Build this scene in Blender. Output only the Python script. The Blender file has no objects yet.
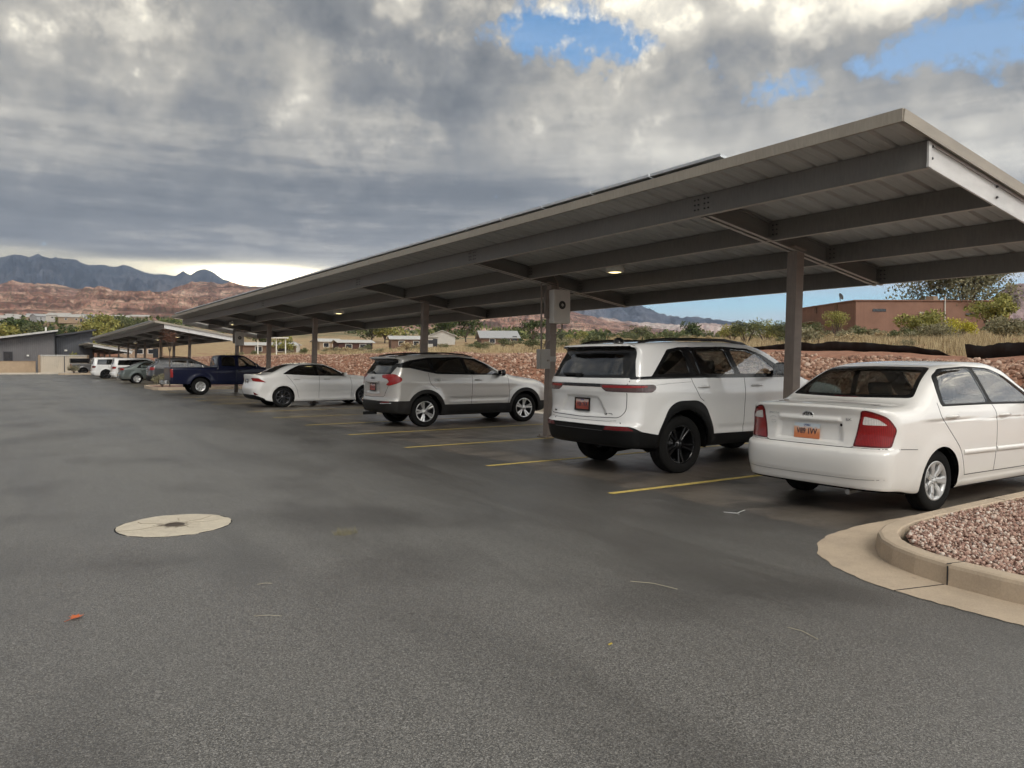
import bpy, bmesh, math, random
import numpy as np
from math import sin, cos, tan, atan, atan2, pi, radians, sqrt
from mathutils import Vector, Matrix
random.seed(7); RNG = np.random.default_rng(11)
S = bpy.context.scene
COL = S.collection

# ------------------------------------------------------------------ camera numbers
FPX = 770.0
TH = atan(497 / FPX); PT = atan(24 / FPX); CAMZ = 1.53
def az_of(u): return TH + atan((u - 512) / FPX)            # azimuth (from +Y towards +X) seen at column u

# ------------------------------------------------------------------ linking and tagging
def link(name, me, parent=None, mat=None):
    o = bpy.data.objects.new(name, me); COL.objects.link(o)
    if mat is not None and me is not None and not me.materials:
        me.materials.append(mat)
    if parent is not None: o.parent = parent
    return o
def tag(o, label=None, cat=None, group=None, kind=None):
    if label: o['label'] = label
    if cat: o['category'] = cat
    if group: o['group'] = group
    if kind: o['kind'] = kind
    return o
def thing(name, label, cat, loc=(0, 0, 0), rz=0.0, group=None):
    o = bpy.data.objects.new(name, None); COL.objects.link(o)
    o.empty_display_size = 0.2
    o.location = loc; o.rotation_euler = (0, 0, rz)
    return tag(o, label, cat, group)
def copy_tree(o, parent=None):
    c = o.copy(); COL.objects.link(c)
    if parent is not None: c.parent = parent
    for ch in list(o.children): copy_tree(ch, c)
    return c

def np_mesh(name, V, F, smooth=False, normals=None):
    """F: (n,3) or (n,4) int array"""
    V = np.asarray(V, np.float32); F = np.asarray(F, np.int32)
    me = bpy.data.meshes.new(name)
    k = F.shape[1]
    me.vertices.add(len(V)); me.vertices.foreach_set('co', V.ravel())
    me.loops.add(F.size); me.loops.foreach_set('vertex_index', F.ravel())
    me.polygons.add(len(F))
    me.polygons.foreach_set('loop_start', np.arange(0, F.size, k, dtype=np.int32))
    if smooth: me.polygons.foreach_set('use_smooth', np.ones(len(F), bool))
    me.update(calc_edges=True); me.validate()
    if normals is not None:
        me.normals_split_custom_set_from_vertices([tuple(n) for n in normals])
    return me

class MB:
    """collects simple shapes into one mesh"""
    def __init__(s): s.v = []; s.f = []; s.sm = []
    def add(s, vs, fs, smooth=False):
        b = len(s.v); s.v += [tuple(p) for p in vs]
        for f in fs: s.f.append(tuple(i + b for i in f)); s.sm.append(smooth)
    def box(s, c, d, rot=None, bev=0.0):
        hx, hy, hz = d[0] / 2, d[1] / 2, d[2] / 2
        if bev > 0:
            b = min(bev, hx * .9, hy * .9, hz * .9)
            bm = bmesh.new(); bmesh.ops.create_cube(bm, size=1)
            for v in bm.verts: v.co = Vector((v.co.x * 2 * hx, v.co.y * 2 * hy, v.co.z * 2 * hz))
            bmesh.ops.bevel(bm, geom=list(bm.edges), offset=b, segments=2, profile=.7, affect='EDGES')
            vs = [v.co.copy() for v in bm.verts]; bm.verts.index_update()
            fs = [tuple(v.index for v in f.verts) for f in bm.faces]; bm.free()
        else:
            vs = [Vector((x * hx, y * hy, z * hz)) for z in (-1, 1) for y in (-1, 1) for x in (-1, 1)]
            fs = [(0, 2, 3, 1), (4, 5, 7, 6), (0, 1, 5, 4), (2, 6, 7, 3), (0, 4, 6, 2), (1, 3, 7, 5)]
        if rot is not None: vs = [rot @ v for v in vs]
        c = Vector(c); s.add([v + c for v in vs], fs)
        return s
    def bar(s, a, b, w, h, up=(0, 0, 1), bev=0.0):
        a = Vector(a); b = Vector(b); d = b - a; L = d.length; x = d.normalized()
        up = Vector(up); y = up.cross(x)
        if y.length < 1e-5: y = Vector((0, 1, 0)).cross(x)
        y.normalize(); z = x.cross(y)
        s.box((a + b) / 2, (L, w, h), Matrix((x, y, z)).transposed(), bev); return s
    def tube(s, pts, r, n=8, cap=True, smooth=True):
        pts = [Vector(p) for p in pts]; rs = r if hasattr(r, '__len__') else [r] * len(pts)
        vs = []; fs = []; prev = None
        for i, p in enumerate(pts):
            d = (pts[min(i + 1, len(pts) - 1)] - pts[max(i - 1, 0)]).normalized()
            if prev is None:
                a = Vector((0, 0, 1)) if abs(d.z) < .9 else Vector((1, 0, 0))
                u = d.cross(a).normalized()
            else:
                u = (prev - d * prev.dot(d)).normalized()
            prev = u; w = d.cross(u)
            for k in range(n):
                t = 2 * pi * k / n; vs.append(p + (u * cos(t) + w * sin(t)) * rs[i])
        for i in range(len(pts) - 1):
            for k in range(n):
                k2 = (k + 1) % n; fs.append((i * n + k, i * n + k2, (i + 1) * n + k2, (i + 1) * n + k))
        s.add(vs, fs, smooth)
        if cap:
            m = len(pts) - 1
            s.add([vs[k] for k in range(n)][::-1], [tuple(range(n))]); s.add([vs[m * n + k] for k in range(n)], [tuple(range(n))])
        return s
    def lathe(s, prof, n=24, M=None, smooth=True, closed=False):
        """prof: (r, h) pairs turned about local Z"""
        M = M or Matrix.Identity(4); vs = []; fs = []
        for r, h in prof:
            for k in range(n):
                t = 2 * pi * k / n; vs.append(M @ Vector((r * cos(t), r * sin(t), h)))
        m = len(prof)
        for i in range(m - 1 if not closed else m):
            j = (i + 1) % m
            for k in range(n):
                k2 = (k + 1) % n; fs.append((i * n + k, i * n + k2, j * n + k2, j * n + k))
        s.add(vs, fs, smooth); return s
    def prism(s, poly, z0, z1, M=None):
        M = M or Matrix.Identity(4); n = len(poly)
        vs = [M @ Vector((p[0], p[1], z0)) for p in poly] + [M @ Vector((p[0], p[1], z1)) for p in poly]
        fs = [tuple(range(n - 1, -1, -1)), tuple(range(n, 2 * n))]
        fs += [(k, (k + 1) % n, n + (k + 1) % n, n + k) for k in range(n)]
        s.add(vs, fs); return s
    def mesh(s, name):
        me = bpy.data.meshes.new(name); me.from_pydata([tuple(v) for v in s.v], [], s.f)
        me.polygons.foreach_set('use_smooth', s.sm)
        me.update(); return me
    def build(s, name, mat, parent=None): return link(name, s.mesh(name), parent, mat)

# ------------------------------------------------------------------ numpy noise
def _hash(ix, iy, iz, seed):
    n = (ix * 374761393 + iy * 668265263 + iz * 2147483647 % 4294967291 + seed * 974634777) & 0xFFFFFFFF
    n = ((n ^ (n >> 13)) * 1274126177) & 0xFFFFFFFF
    n = ((n ^ (n >> 16)) * 2246822519) & 0xFFFFFFFF
    return ((n ^ (n >> 15)) & 0xFFFFFF) / float(0xFFFFFF)
def vnoise(x, y, seed=0):
    x = np.asarray(x, float); y = np.asarray(y, float)
    ix = np.floor(x).astype(np.int64); iy = np.floor(y).astype(np.int64)
    fx = x - ix; fy = y - iy; fx = fx * fx * (3 - 2 * fx); fy = fy * fy * (3 - 2 * fy)
    z = np.zeros_like(ix)
    a = _hash(ix, iy, z, seed); b = _hash(ix + 1, iy, z, seed); c = _hash(ix, iy + 1, z, seed); d = _hash(ix + 1, iy + 1, z, seed)
    return (a * (1 - fx) + b * fx) * (1 - fy) + (c * (1 - fx) + d * fx) * fy
def fbm(x, y, o=5, seed=0, g=.5):
    s = 0; a = 1; t = 0
    for k in range(o):
        s = s + a * vnoise(x, y, seed + k * 17); t += a; a *= g; x = x * 2.03 + 3.1; y = y * 2.03 + 1.7
    return s / t
def sstep(a, b, x):
    t = np.clip((np.asarray(x, float) - a) / (b - a), 0, 1); return t * t * (3 - 2 * t)

# ------------------------------------------------------------------ materials
MATS = {}
class NT:
    def __init__(s, name):
        s.m = bpy.data.materials.new(name); s.m.use_nodes = True; s.t = s.m.node_tree; s.n = s.t.nodes; s.l = s.t.links
        s.b = s.n['Principled BSDF']; s.out = s.n['Material Output']
    def node(s, ty, **kw):
        n = s.n.new(ty)
        for k, v in kw.items():
            if k.startswith('i_'):
                key = k[2:]; key = int(key) if key.isdigit() else key.replace('_', ' ')
                n.inputs[key].default_value = v
            else: setattr(n, k, v)
        return n
    def link(s, a, b): s.l.new(a, b)
    def coord(s, kind='Object', scale=None):
        c = s.node('ShaderNodeTexCoord').outputs[kind]
        if scale is not None:
            m = s.node('ShaderNodeMapping'); m.inputs['Scale'].default_value = scale; s.link(c, m.inputs['Vector']); c = m.outputs[0]
        return c
    def noise(s, vec, scale, detail=4, rough=.55, out='Fac', dist=0.0):
        n = s.node('ShaderNodeTexNoise'); n.inputs['Scale'].default_value = scale; n.inputs['Detail'].default_value = detail
        n.inputs['Roughness'].default_value = rough; n.inputs['Distortion'].default_value = dist
        s.link(vec, n.inputs['Vector']); return n.outputs[out]
    def ramp(s, fac, stops, interp='LINEAR'):
        r = s.node('ShaderNodeValToRGB'); r.color_ramp.interpolation = interp
        e = r.color_ramp.elements
        while len(e) < len(stops): e.new(.5)
        for q, (p, c) in zip(e, stops):
            q.position = p
            c = (c, c, c) if not hasattr(c, '__len__') else c
            q.color = (*c, 1)
        s.link(fac, r.inputs[0]); return r.outputs[0]
    def mix(s, f, a, b, mode='MIX'):
        m = s.node('ShaderNodeMix', data_type='RGBA', blend_type=mode)
        for i, v in ((0, f), (6, a), (7, b)):
            sock = m.inputs[i]
            if isinstance(v, (int, float)): sock.default_value = v if i == 0 else (v, v, v, 1)
            elif isinstance(v, tuple): sock.default_value = (*v, 1)
            else: s.link(v, sock)
        return m.outputs[2]
    def math(s, op, a, b=0.0, c=None, clamp=False):
        m = s.node('ShaderNodeMath', operation=op, use_clamp=clamp)
        for i, v in enumerate((a, b, c)):
            if v is None: continue
            if isinstance(v, (int, float)): m.inputs[i].default_value = v
            else: s.link(v, m.inputs[i])
        return m.outputs[0]
    def bump(s, h, strength=.3, dist=.01, nrm=None):
        b = s.node('ShaderNodeBump'); b.inputs['Strength'].default_value = strength; b.inputs['Distance'].default_value = dist
        s.link(h, b.inputs['Height'])
        if nrm is not None: s.link(nrm, b.inputs['Normal'])
        s.link(b.outputs[0], s.b.inputs['Normal']); return b.outputs[0]
    def col(s, c):
        if isinstance(c, tuple): s.b.inputs['Base Color'].default_value = (*c, 1)
        else: s.link(c, s.b.inputs['Base Color'])
    def set(s, **kw):
        for k, v in kw.items():
            k = k.replace('_', ' ')
            if isinstance(v, (int, float, tuple)): s.b.inputs[k].default_value = v
            else: s.link(v, s.b.inputs[k])

def simple(name, col, rough=.5, metal=0.0, var=.12, scale=6.0, coat=0.0, bump=0.0, spec=.5, bscale=60.0, coord='Object'):
    t = NT(name); v = t.coord(coord)
    n = t.noise(v, scale, 5, .6)
    lo = tuple(c * (1 - var) for c in col); hi = tuple(min(1, c * (1 + var)) for c in col)
    t.col(t.ramp(n, [(.3, lo), (.7, hi)]))
    t.set(Roughness=t.math('ADD', t.math('MULTIPLY', n, .16), rough - .08), Metallic=metal)
    t.b.inputs['Specular IOR Level'].default_value = spec
    if coat: t.set(Coat_Weight=coat, Coat_Roughness=.04)
    if bump: t.bump(t.noise(v, bscale, 4, .6), bump, .004)
    return t.m
def paint(name, col, metal=0.0, rough=.35, dirt=.15, dcol=(.32, .25, .19), coat=1.0):
    """car paint: clear coat, road dust low down on the body and faint water-spot grime"""
    t = NT(name); v = t.coord('Object'); n = t.noise(v, 9, 6, .65); n2 = t.noise(v, 2.2, 3, .5)
    z = t.node('ShaderNodeSeparateXYZ'); t.link(v, z.inputs[0])
    low = t.math('MULTIPLY', t.math('SUBTRACT', .62, z.outputs[2], clamp=True), 1.6, clamp=True)
    f = t.math('MULTIPLY', t.math('ADD', low, t.math('MULTIPLY', n2, .25)), t.math('MULTIPLY', n, dirt * 2), clamp=True)
    t.col(t.mix(f, col, dcol))
    t.set(Roughness=t.math('ADD', rough, t.math('MULTIPLY', f, .5)), Metallic=metal, Coat_Weight=coat, Coat_Roughness=t.math('ADD', .03, t.math('MULTIPLY', f, .5)))
    t.b.inputs['Specular IOR Level'].default_value = .5 * coat
    return t.m
def glass(name, tint=(.55, .6, .57), dark=.5):
    """thin car glass: fresnel reflection over a tinted see-through layer"""
    t = NT(name); t.n.remove(t.b)
    g = t.node('ShaderNodeBsdfGlossy'); g.inputs['Roughness'].default_value = .02; g.inputs['Color'].default_value = (1, 1, 1, 1)
    tr = t.node('ShaderNodeBsdfTransparent'); tr.inputs[0].default_value = (*[c * (1 - dark) for c in tint], 1)
    fr = t.node('ShaderNodeFresnel'); fr.inputs[0].default_value = 2.0
    mx = t.node('ShaderNodeMixShader')
    geo = t.node('ShaderNodeNewGeometry')
    fac = t.math('ADD', t.math('MULTIPLY', fr.outputs[0], .95), .03, clamp=True)
    fac = t.math('MULTIPLY', fac, t.math('SUBTRACT', 1.0, geo.outputs['Backfacing']))
    t.link(fac, mx.inputs[0]); t.link(tr.outputs[0], mx.inputs[1]); t.link(g.outputs[0], mx.inputs[2])
    t.link(mx.outputs[0], t.out.inputs[0]); return t.m
# =================================================================== implicit car bodies
def pchip(xs, ys):
    xs = np.array(xs, float); ys = np.array(ys, float); h = np.diff(xs); d = np.diff(ys) / h
    m = np.zeros_like(xs); m[0] = d[0]; m[-1] = d[-1]
    for i in range(1, len(xs) - 1):
        if d[i - 1] * d[i] > 0:
            w1 = 2 * h[i] + h[i - 1]; w2 = h[i] + 2 * h[i - 1]; m[i] = (w1 + w2) / (w1 / d[i - 1] + w2 / d[i])
    def f(x):
        x = np.clip(x, xs[0], xs[-1]); i = np.clip(np.searchsorted(xs, x) - 1, 0, len(h) - 1)
        t = (x - xs[i]) / h[i]; t2 = t * t; t3 = t2 * t
        return (2 * t3 - 3 * t2 + 1) * ys[i] + (t3 - 2 * t2 + t) * h[i] * m[i] + (-2 * t3 + 3 * t2) * ys[i + 1] + (t3 - t2) * h[i] * m[i + 1]
    return f
def curve(pts): return pchip([p[0] for p in pts], [p[1] for p in pts])
def smax(a, b, k):
    h = np.maximum(k - np.abs(a - b), 0) / k; return np.maximum(a, b) + h * h * k * .25
def roundpoly(P, r, n=4):
    P = [np.array(p, float) for p in P]; out = []
    for i in range(len(P)):
        a, b, c = P[i - 1], P[i], P[(i + 1) % len(P)]
        la = np.linalg.norm(a - b); lc = np.linalg.norm(c - b); q = min(r, la * .48, lc * .48)
        p0 = b + (a - b) / la * q; p2 = b + (c - b) / lc * q
        for k in range(n + 1):
            t = k / n; out.append((1 - t) ** 2 * p0 + 2 * t * (1 - t) * b + t * t * p2)
    return np.array(out)
def sdpoly(P, x, y):
    mg = .08; x0, y0 = P.min(0) - mg; x1, y1 = P.max(0) + mg
    near = (x > x0) & (x < x1) & (y > y0) & (y < y1); out = np.full(x.shape, mg)
    if near.any(): out[near] = _sdpoly(P, x[near], y[near])
    return out
def _sdpoly(P, x, y):
    d = np.full(x.shape, 1e9); ins = np.zeros(x.shape, bool); n = len(P)
    for i in range(n):
        ax, ay = P[i]; bx, by = P[(i + 1) % n]; ex, ey = bx - ax, by - ay
        wx = x - ax; wy = y - ay; t = np.clip((wx * ex + wy * ey) / (ex * ex + ey * ey + 1e-12), 0, 1)
        d = np.minimum(d, (wx - ex * t) ** 2 + (wy - ey * t) ** 2)
        c = (ay > y) != (by > y)
        xi = ax + (y - ay) * ex / (ey if abs(ey) > 1e-12 else 1e-12)
        ins ^= c & (x < xi)
    d = np.sqrt(d); return np.where(ins, -d, d)

def Sreg(P, r=.03, side=0, ymin=.3):
    """region given by its outline in the side view (x,z)"""
    Q = roundpoly(P, r)
    def f(v):
        s = sdpoly(Q, v[:, 0], v[:, 2]); s = np.maximum(s, ymin - np.abs(v[:, 1]))
        if side: s = np.maximum(s, -side * v[:, 1])
        return s
    return f
def Rreg(P, r=.03, sym=True, xmax=1e3, xmin=-1e3):
    """region given by its outline in the rear view (y,z); mirrored when sym"""
    Q = roundpoly(P, r)
    def f(v):
        y = np.abs(v[:, 1]) if sym else v[:, 1]
        s = sdpoly(Q, y, v[:, 2]); return np.maximum(np.maximum(s, v[:, 0] - xmax), xmin - v[:, 0])
    return f
def Circ(cx, cz, r, ymin=.3, flat=None):
    def f(v):
        s = np.hypot(v[:, 0] - cx, v[:, 2] - cz) - r
        if flat: s = np.maximum(s, v[:, 2] - flat)
        return np.maximum(s, ymin - np.abs(v[:, 1]))
    return f
def AND(*fs): return lambda v: np.max([f(v) for f in fs], axis=0)
def OR(*fs): return lambda v: np.min([f(v) for f in fs], axis=0)
def NOT(f): return lambda v: -f(v)
def Below(z): return lambda v: v[:, 2] - z
def BelowC(c): g = curve(c); return lambda v: v[:, 2] - g(v[:, 0])

class Body:
    def __init__(s, sp):
        s.sp = sp; s.L = sp['L']; s.W = sp['W'] / 2
        s.top = curve(sp['top']); s.rear = curve(sp['rear']); s.front = curve(sp['front']); s.belt = curve(sp['belt']); s.half = curve(sp['half'])
        s.low = curve(sp['low']); s.bot = curve(sp['bottom'])
        s.rb = sp.get('rbow', (.06, .16)); s.fb = sp.get('fbow', (.12, .2)); s.tum = sp['tumble']; s.xm = sp['xmid']
        s.kt = sp.get('ktop', .12); s.disp = sp.get('disp')
    def F(s, p):
        x, y, z = p[:, 0], p[:, 1], p[:, 2]; ay = np.sqrt(y * y + 1e-6); q = np.minimum(ay / s.W, 1.15)
        sb = s.sp.get('bow', .10) * np.tanh((x - s.xm) / .5)
        T = s.top(x + sb * y * y) - s.sp.get('crown', .05) * y * y
        ft = (z - T) * .9
        zb = s.belt(x); z0 = s.sp['z0']; t = (z - z0) / (zb - z0)
        ins = np.where(t < 1, s.low(np.clip(t, 0, 1)), s.low(np.array([1.0]))[0] + (z - zb) * s.tum + np.maximum(z - zb, 0) ** 2 * .10)
        W = s.half(x) - ins
        for (cx, cz, rr, amp) in s.sp.get('flare', ()):
            W = W + amp * np.exp(-((np.hypot(x - cx, z - cz) - rr) / .09) ** 2) * (z < zb + .1) + amp * .6 * np.exp(-(np.hypot(x - cx, z - cz) / (rr * .9)) ** 4)
        fs = ay - W
        if s.disp is not None:
            dd = s.disp(x, y, z)
            fs = fs + dd[0]; 
        fr = s.rear(z) + s.rb[0] * q ** 2 + s.rb[1] * q ** 7 - x
        if s.disp is not None: fr = fr + dd[1]; ft = ft + dd[2]
        ff = x - (s.front(z) - s.fb[0] * q ** 2 - s.fb[1] * q ** 6)
        fbm_ = s.bot(x) - z
        f = smax(ft, fs, s.kt)
        f = smax(f, fr, s.sp.get('kr', .07)); f = smax(f, ff, .12); f = smax(f, fbm_, .05)
        return f
    def grad(s, p, e=.004):
        g = np.empty_like(p)
        for i in range(3):
            d = np.zeros(3); d[i] = e; g[:, i] = (s.F(p + d) - s.F(p - d)) / (2 * e)
        return g
    def project(s, p, it=4):
        p = p.copy()
        for _ in range(it):
            g = s.grad(p); f = s.F(p); st = g * (f / np.maximum((g * g).sum(1), .05))[:, None]
            n = np.linalg.norm(st, axis=1, keepdims=True); st *= np.minimum(1, .02 / np.maximum(n, 1e-9)); p -= st
        return p
    def normal(s, p):
        g = s.grad(p); return g / np.maximum(np.linalg.norm(g, axis=1, keepdims=True), 1e-9)
    def nets(s, h):
        H = s.sp['H']
        xs = np.arange(-.15, s.L + .15, h); ny = int((s.W + .12) / h); ys = (np.arange(-ny, ny + 1)) * h + h * .0; zs = np.arange(.05, H + .15, h)
        X, Y, Z = np.meshgrid(xs, ys, zs, indexing='ij'); sh = X.shape
        v = s.F(np.stack([X.ravel(), Y.ravel(), Z.ravel()], 1)).reshape(sh)
        ins = v < 0; nx, nyy, nz = sh
        acc = np.zeros((nx - 1, nyy - 1, nz - 1, 3)); cnt = np.zeros((nx - 1, nyy - 1, nz - 1))
        for ax in range(3):
            sl0 = [slice(None)] * 3; sl1 = [slice(None)] * 3; sl0[ax] = slice(0, -1); sl1[ax] = slice(1, None)
            a = v[tuple(sl0)]; b = v[tuple(sl1)]; cr = (a < 0) != (b < 0)
            t = np.where(cr, a / np.where(cr, a - b, 1), 0)
            P = np.stack([X[tuple(sl0)], Y[tuple(sl0)], Z[tuple(sl0)]], -1).copy(); P[..., ax] += t * h
            P *= cr[..., None]; crf = cr.astype(float)
            o = [i for i in range(3) if i != ax]
            for i in (0, 1):
                for j in (0, 1):
                    q = [slice(None)] * 3
                    q[o[0]] = slice(i, sh[o[0]] - 1 + i); q[o[1]] = slice(j, sh[o[1]] - 1 + j)
                    acc += P[tuple(q)]; cnt += crf[tuple(q)]
        m = cnt > 0; idx = -np.ones(m.shape, np.int64); idx[m] = np.arange(m.sum()); V = acc[m] / cnt[m][:, None]
        Q = []
        for ax in range(3):
            o = [i for i in range(3) if i != ax]
            sl0 = [slice(None)] * 3; sl1 = [slice(None)] * 3; sl0[ax] = slice(0, -1); sl1[ax] = slice(1, None)
            a = ins[tuple(sl0)]; b = ins[tuple(sl1)]; c = a != b
            g = np.argwhere(c); g = g[(g[:, o[0]] > 0) & (g[:, o[1]] > 0) & (g[:, o[0]] < sh[o[0]] - 1) & (g[:, o[1]] < sh[o[1]] - 1)]
            fl = a[g[:, 0], g[:, 1], g[:, 2]]
            def cell(d0, d1):
                q = g.copy(); q[:, o[0]] -= d0; q[:, o[1]] -= d1; return idx[q[:, 0], q[:, 1], q[:, 2]]
            quad = np.stack([cell(1, 1), cell(0, 1), cell(0, 0), cell(1, 0)], 1)
            if ax == 1: fl = ~fl
            quad[~fl] = quad[~fl][:, ::-1]; Q.append(quad)
        Q = np.concatenate(Q)
        T = np.concatenate([Q[:, [0, 1, 2]], Q[:, [0, 2, 3]]])
        return V, T
    def make(s, h):
        V, T = s.nets(h); V = s.project(V, 3); return V, T
    def clip(s, V, T, field):
        sv = field(V); sv = np.where(np.abs(sv) < 1e-4, 1e-4, sv); ng = sv < 0
        k = ng[T].sum(1); mixed = (k > 0) & (k < 3)
        if not mixed.any(): return V, T
        M = T[mixed]; keep = T[~mixed]
        lone_neg = ng[M].sum(1) == 1
        lone = np.where(lone_neg[:, None], ng[M], ~ng[M]); li = lone.argmax(1); r = np.arange(len(M))
        a = M[r, li]; b = M[r, (li + 1) % 3]; c = M[r, (li + 2) % 3]
        E = np.concatenate([np.stack([a, b], 1), np.stack([a, c], 1)]); Es = np.sort(E, 1)
        U, inv = np.unique(Es, axis=0, return_inverse=True); inv = inv.ravel()
        p0 = V[U[:, 0]]; p1 = V[U[:, 1]]; s0 = sv[U[:, 0]]
        lo = np.zeros(len(U)); hi = np.ones(len(U))
        for _ in range(9):
            m = (lo + hi) / 2; sm = field(p0 + (p1 - p0) * m[:, None]); same = (sm < 0) == (s0 < 0)
            lo = np.where(same, m, lo); hi = np.where(same, hi, m)
        N = p0 + (p1 - p0) * ((lo + hi) / 2)[:, None]; N = s.project(N, 1)
        base = len(V); V = np.concatenate([V, N]); n = len(M); ab = base + inv[:n]; ac = base + inv[n:]
        T2 = np.concatenate([keep, np.stack([a, ab, ac], 1), np.stack([ab, b, c], 1), np.stack([ab, c, ac], 1)])
        return V, T2
    # surface look-ups
    def side_y(s, x, z, y0=1.15, y1=.2):
        x = np.asarray(x, float); z = np.asarray(z, float); lo = np.full(x.shape, y1); hi = np.full(x.shape, y0)
        ys = np.linspace(y0, y1, 60); found = np.zeros(x.shape, bool)
        for a, b in zip(ys[:-1], ys[1:]):
            f = s.F(np.stack([x, np.full(x.shape, b), z], 1)) < 0
            new = f & ~found; hi[new] = a; lo[new] = b; found |= f
        for _ in range(14):
            m = (lo + hi) / 2; f = s.F(np.stack([x, m, z], 1)) < 0; lo = np.where(f, m, lo); hi = np.where(f, hi, m)
        return (lo + hi) / 2
    def rear_x(s, y, z, front=False):
        y = np.asarray(y, float); z = np.asarray(z, float)
        xs = np.linspace(-.12, s.L * .42, 64) if not front else np.linspace(s.L + .2, s.L * .5, 64)
        lo = np.full(y.shape, xs[-1]); hi = np.full(y.shape, xs[0]); found = np.zeros(y.shape, bool)
        for a, b in zip(xs[:-1], xs[1:]):
            f = s.F(np.stack([np.full(y.shape, b), y, z], 1)) < 0; new = f & ~found; hi[new] = a; lo[new] = b; found |= f
        for _ in range(12):
            m = (lo + hi) / 2; f = s.F(np.stack([m, y, z], 1)) < 0; lo = np.where(f, m, lo); hi = np.where(f, hi, m)
        return (lo + hi) / 2
    def top_z(s, x, y):
        x = np.asarray(x, float); y = np.asarray(y, float); hi = np.full(x.shape, s.sp['H'] + .2); lo = np.full(x.shape, .6)
        for _ in range(18):
            m = (lo + hi) / 2; f = s.F(np.stack([x, y, m], 1)) < 0; lo = np.where(f, m, lo); hi = np.where(f, hi, m)
        return (lo + hi) / 2

def dens(P, step=.03, closed=False):
    P = [np.array(p, float) for p in P]; out = []
    n = len(P)
    for i in range(n if closed else n - 1):
        a, b = P[i], P[(i + 1) % n]; k = max(1, int(np.linalg.norm(b - a) / step))
        for j in range(k): out.append(a + (b - a) * j / k)
    if not closed: out.append(P[-1])
    return np.array(out)
def smoothpath(P, r=.06): 
    if len(P) < 3: return P
    Q = roundpoly(P, r); n = 5
    return [P[0]] + [tuple(q) for q in Q[n:-n]] + [P[-1]]

def ribbon(mb, body, P3, w, h, closed=False, side=None):
    """band of width w standing h proud of the surface along 3-D surface points"""
    N = body.normal(P3); n = len(P3)
    if closed: T = np.roll(P3, -1, 0) - np.roll(P3, 1, 0)
    else: T = np.gradient(P3, axis=0)
    T /= np.maximum(np.linalg.norm(T, axis=1, keepdims=True), 1e-9); B = np.cross(N, T)
    B /= np.maximum(np.linalg.norm(B, axis=1, keepdims=True), 1e-9)
    prof = [(-.5, -.003), (-.42, h * .8), (0, h), (.42, h * .8), (.5, -.003)]
    vs = []; fs = []
    for i in range(n):
        for a, b in prof: vs.append(tuple(P3[i] + B[i] * a * w + N[i] * b))
    k = len(prof)
    for i in range(n if closed else n - 1):
        j = (i + 1) % n
        for q in range(k - 1): fs.append((i * k + q, j * k + q, j * k + q + 1, i * k + q + 1))
    mb.add(vs, fs, True)
    if not closed: mb.add([vs[q] for q in range(k)], [tuple(range(k))]); mb.add([vs[(n - 1) * k + q] for q in range(k)][::-1], [tuple(range(k))])

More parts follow.
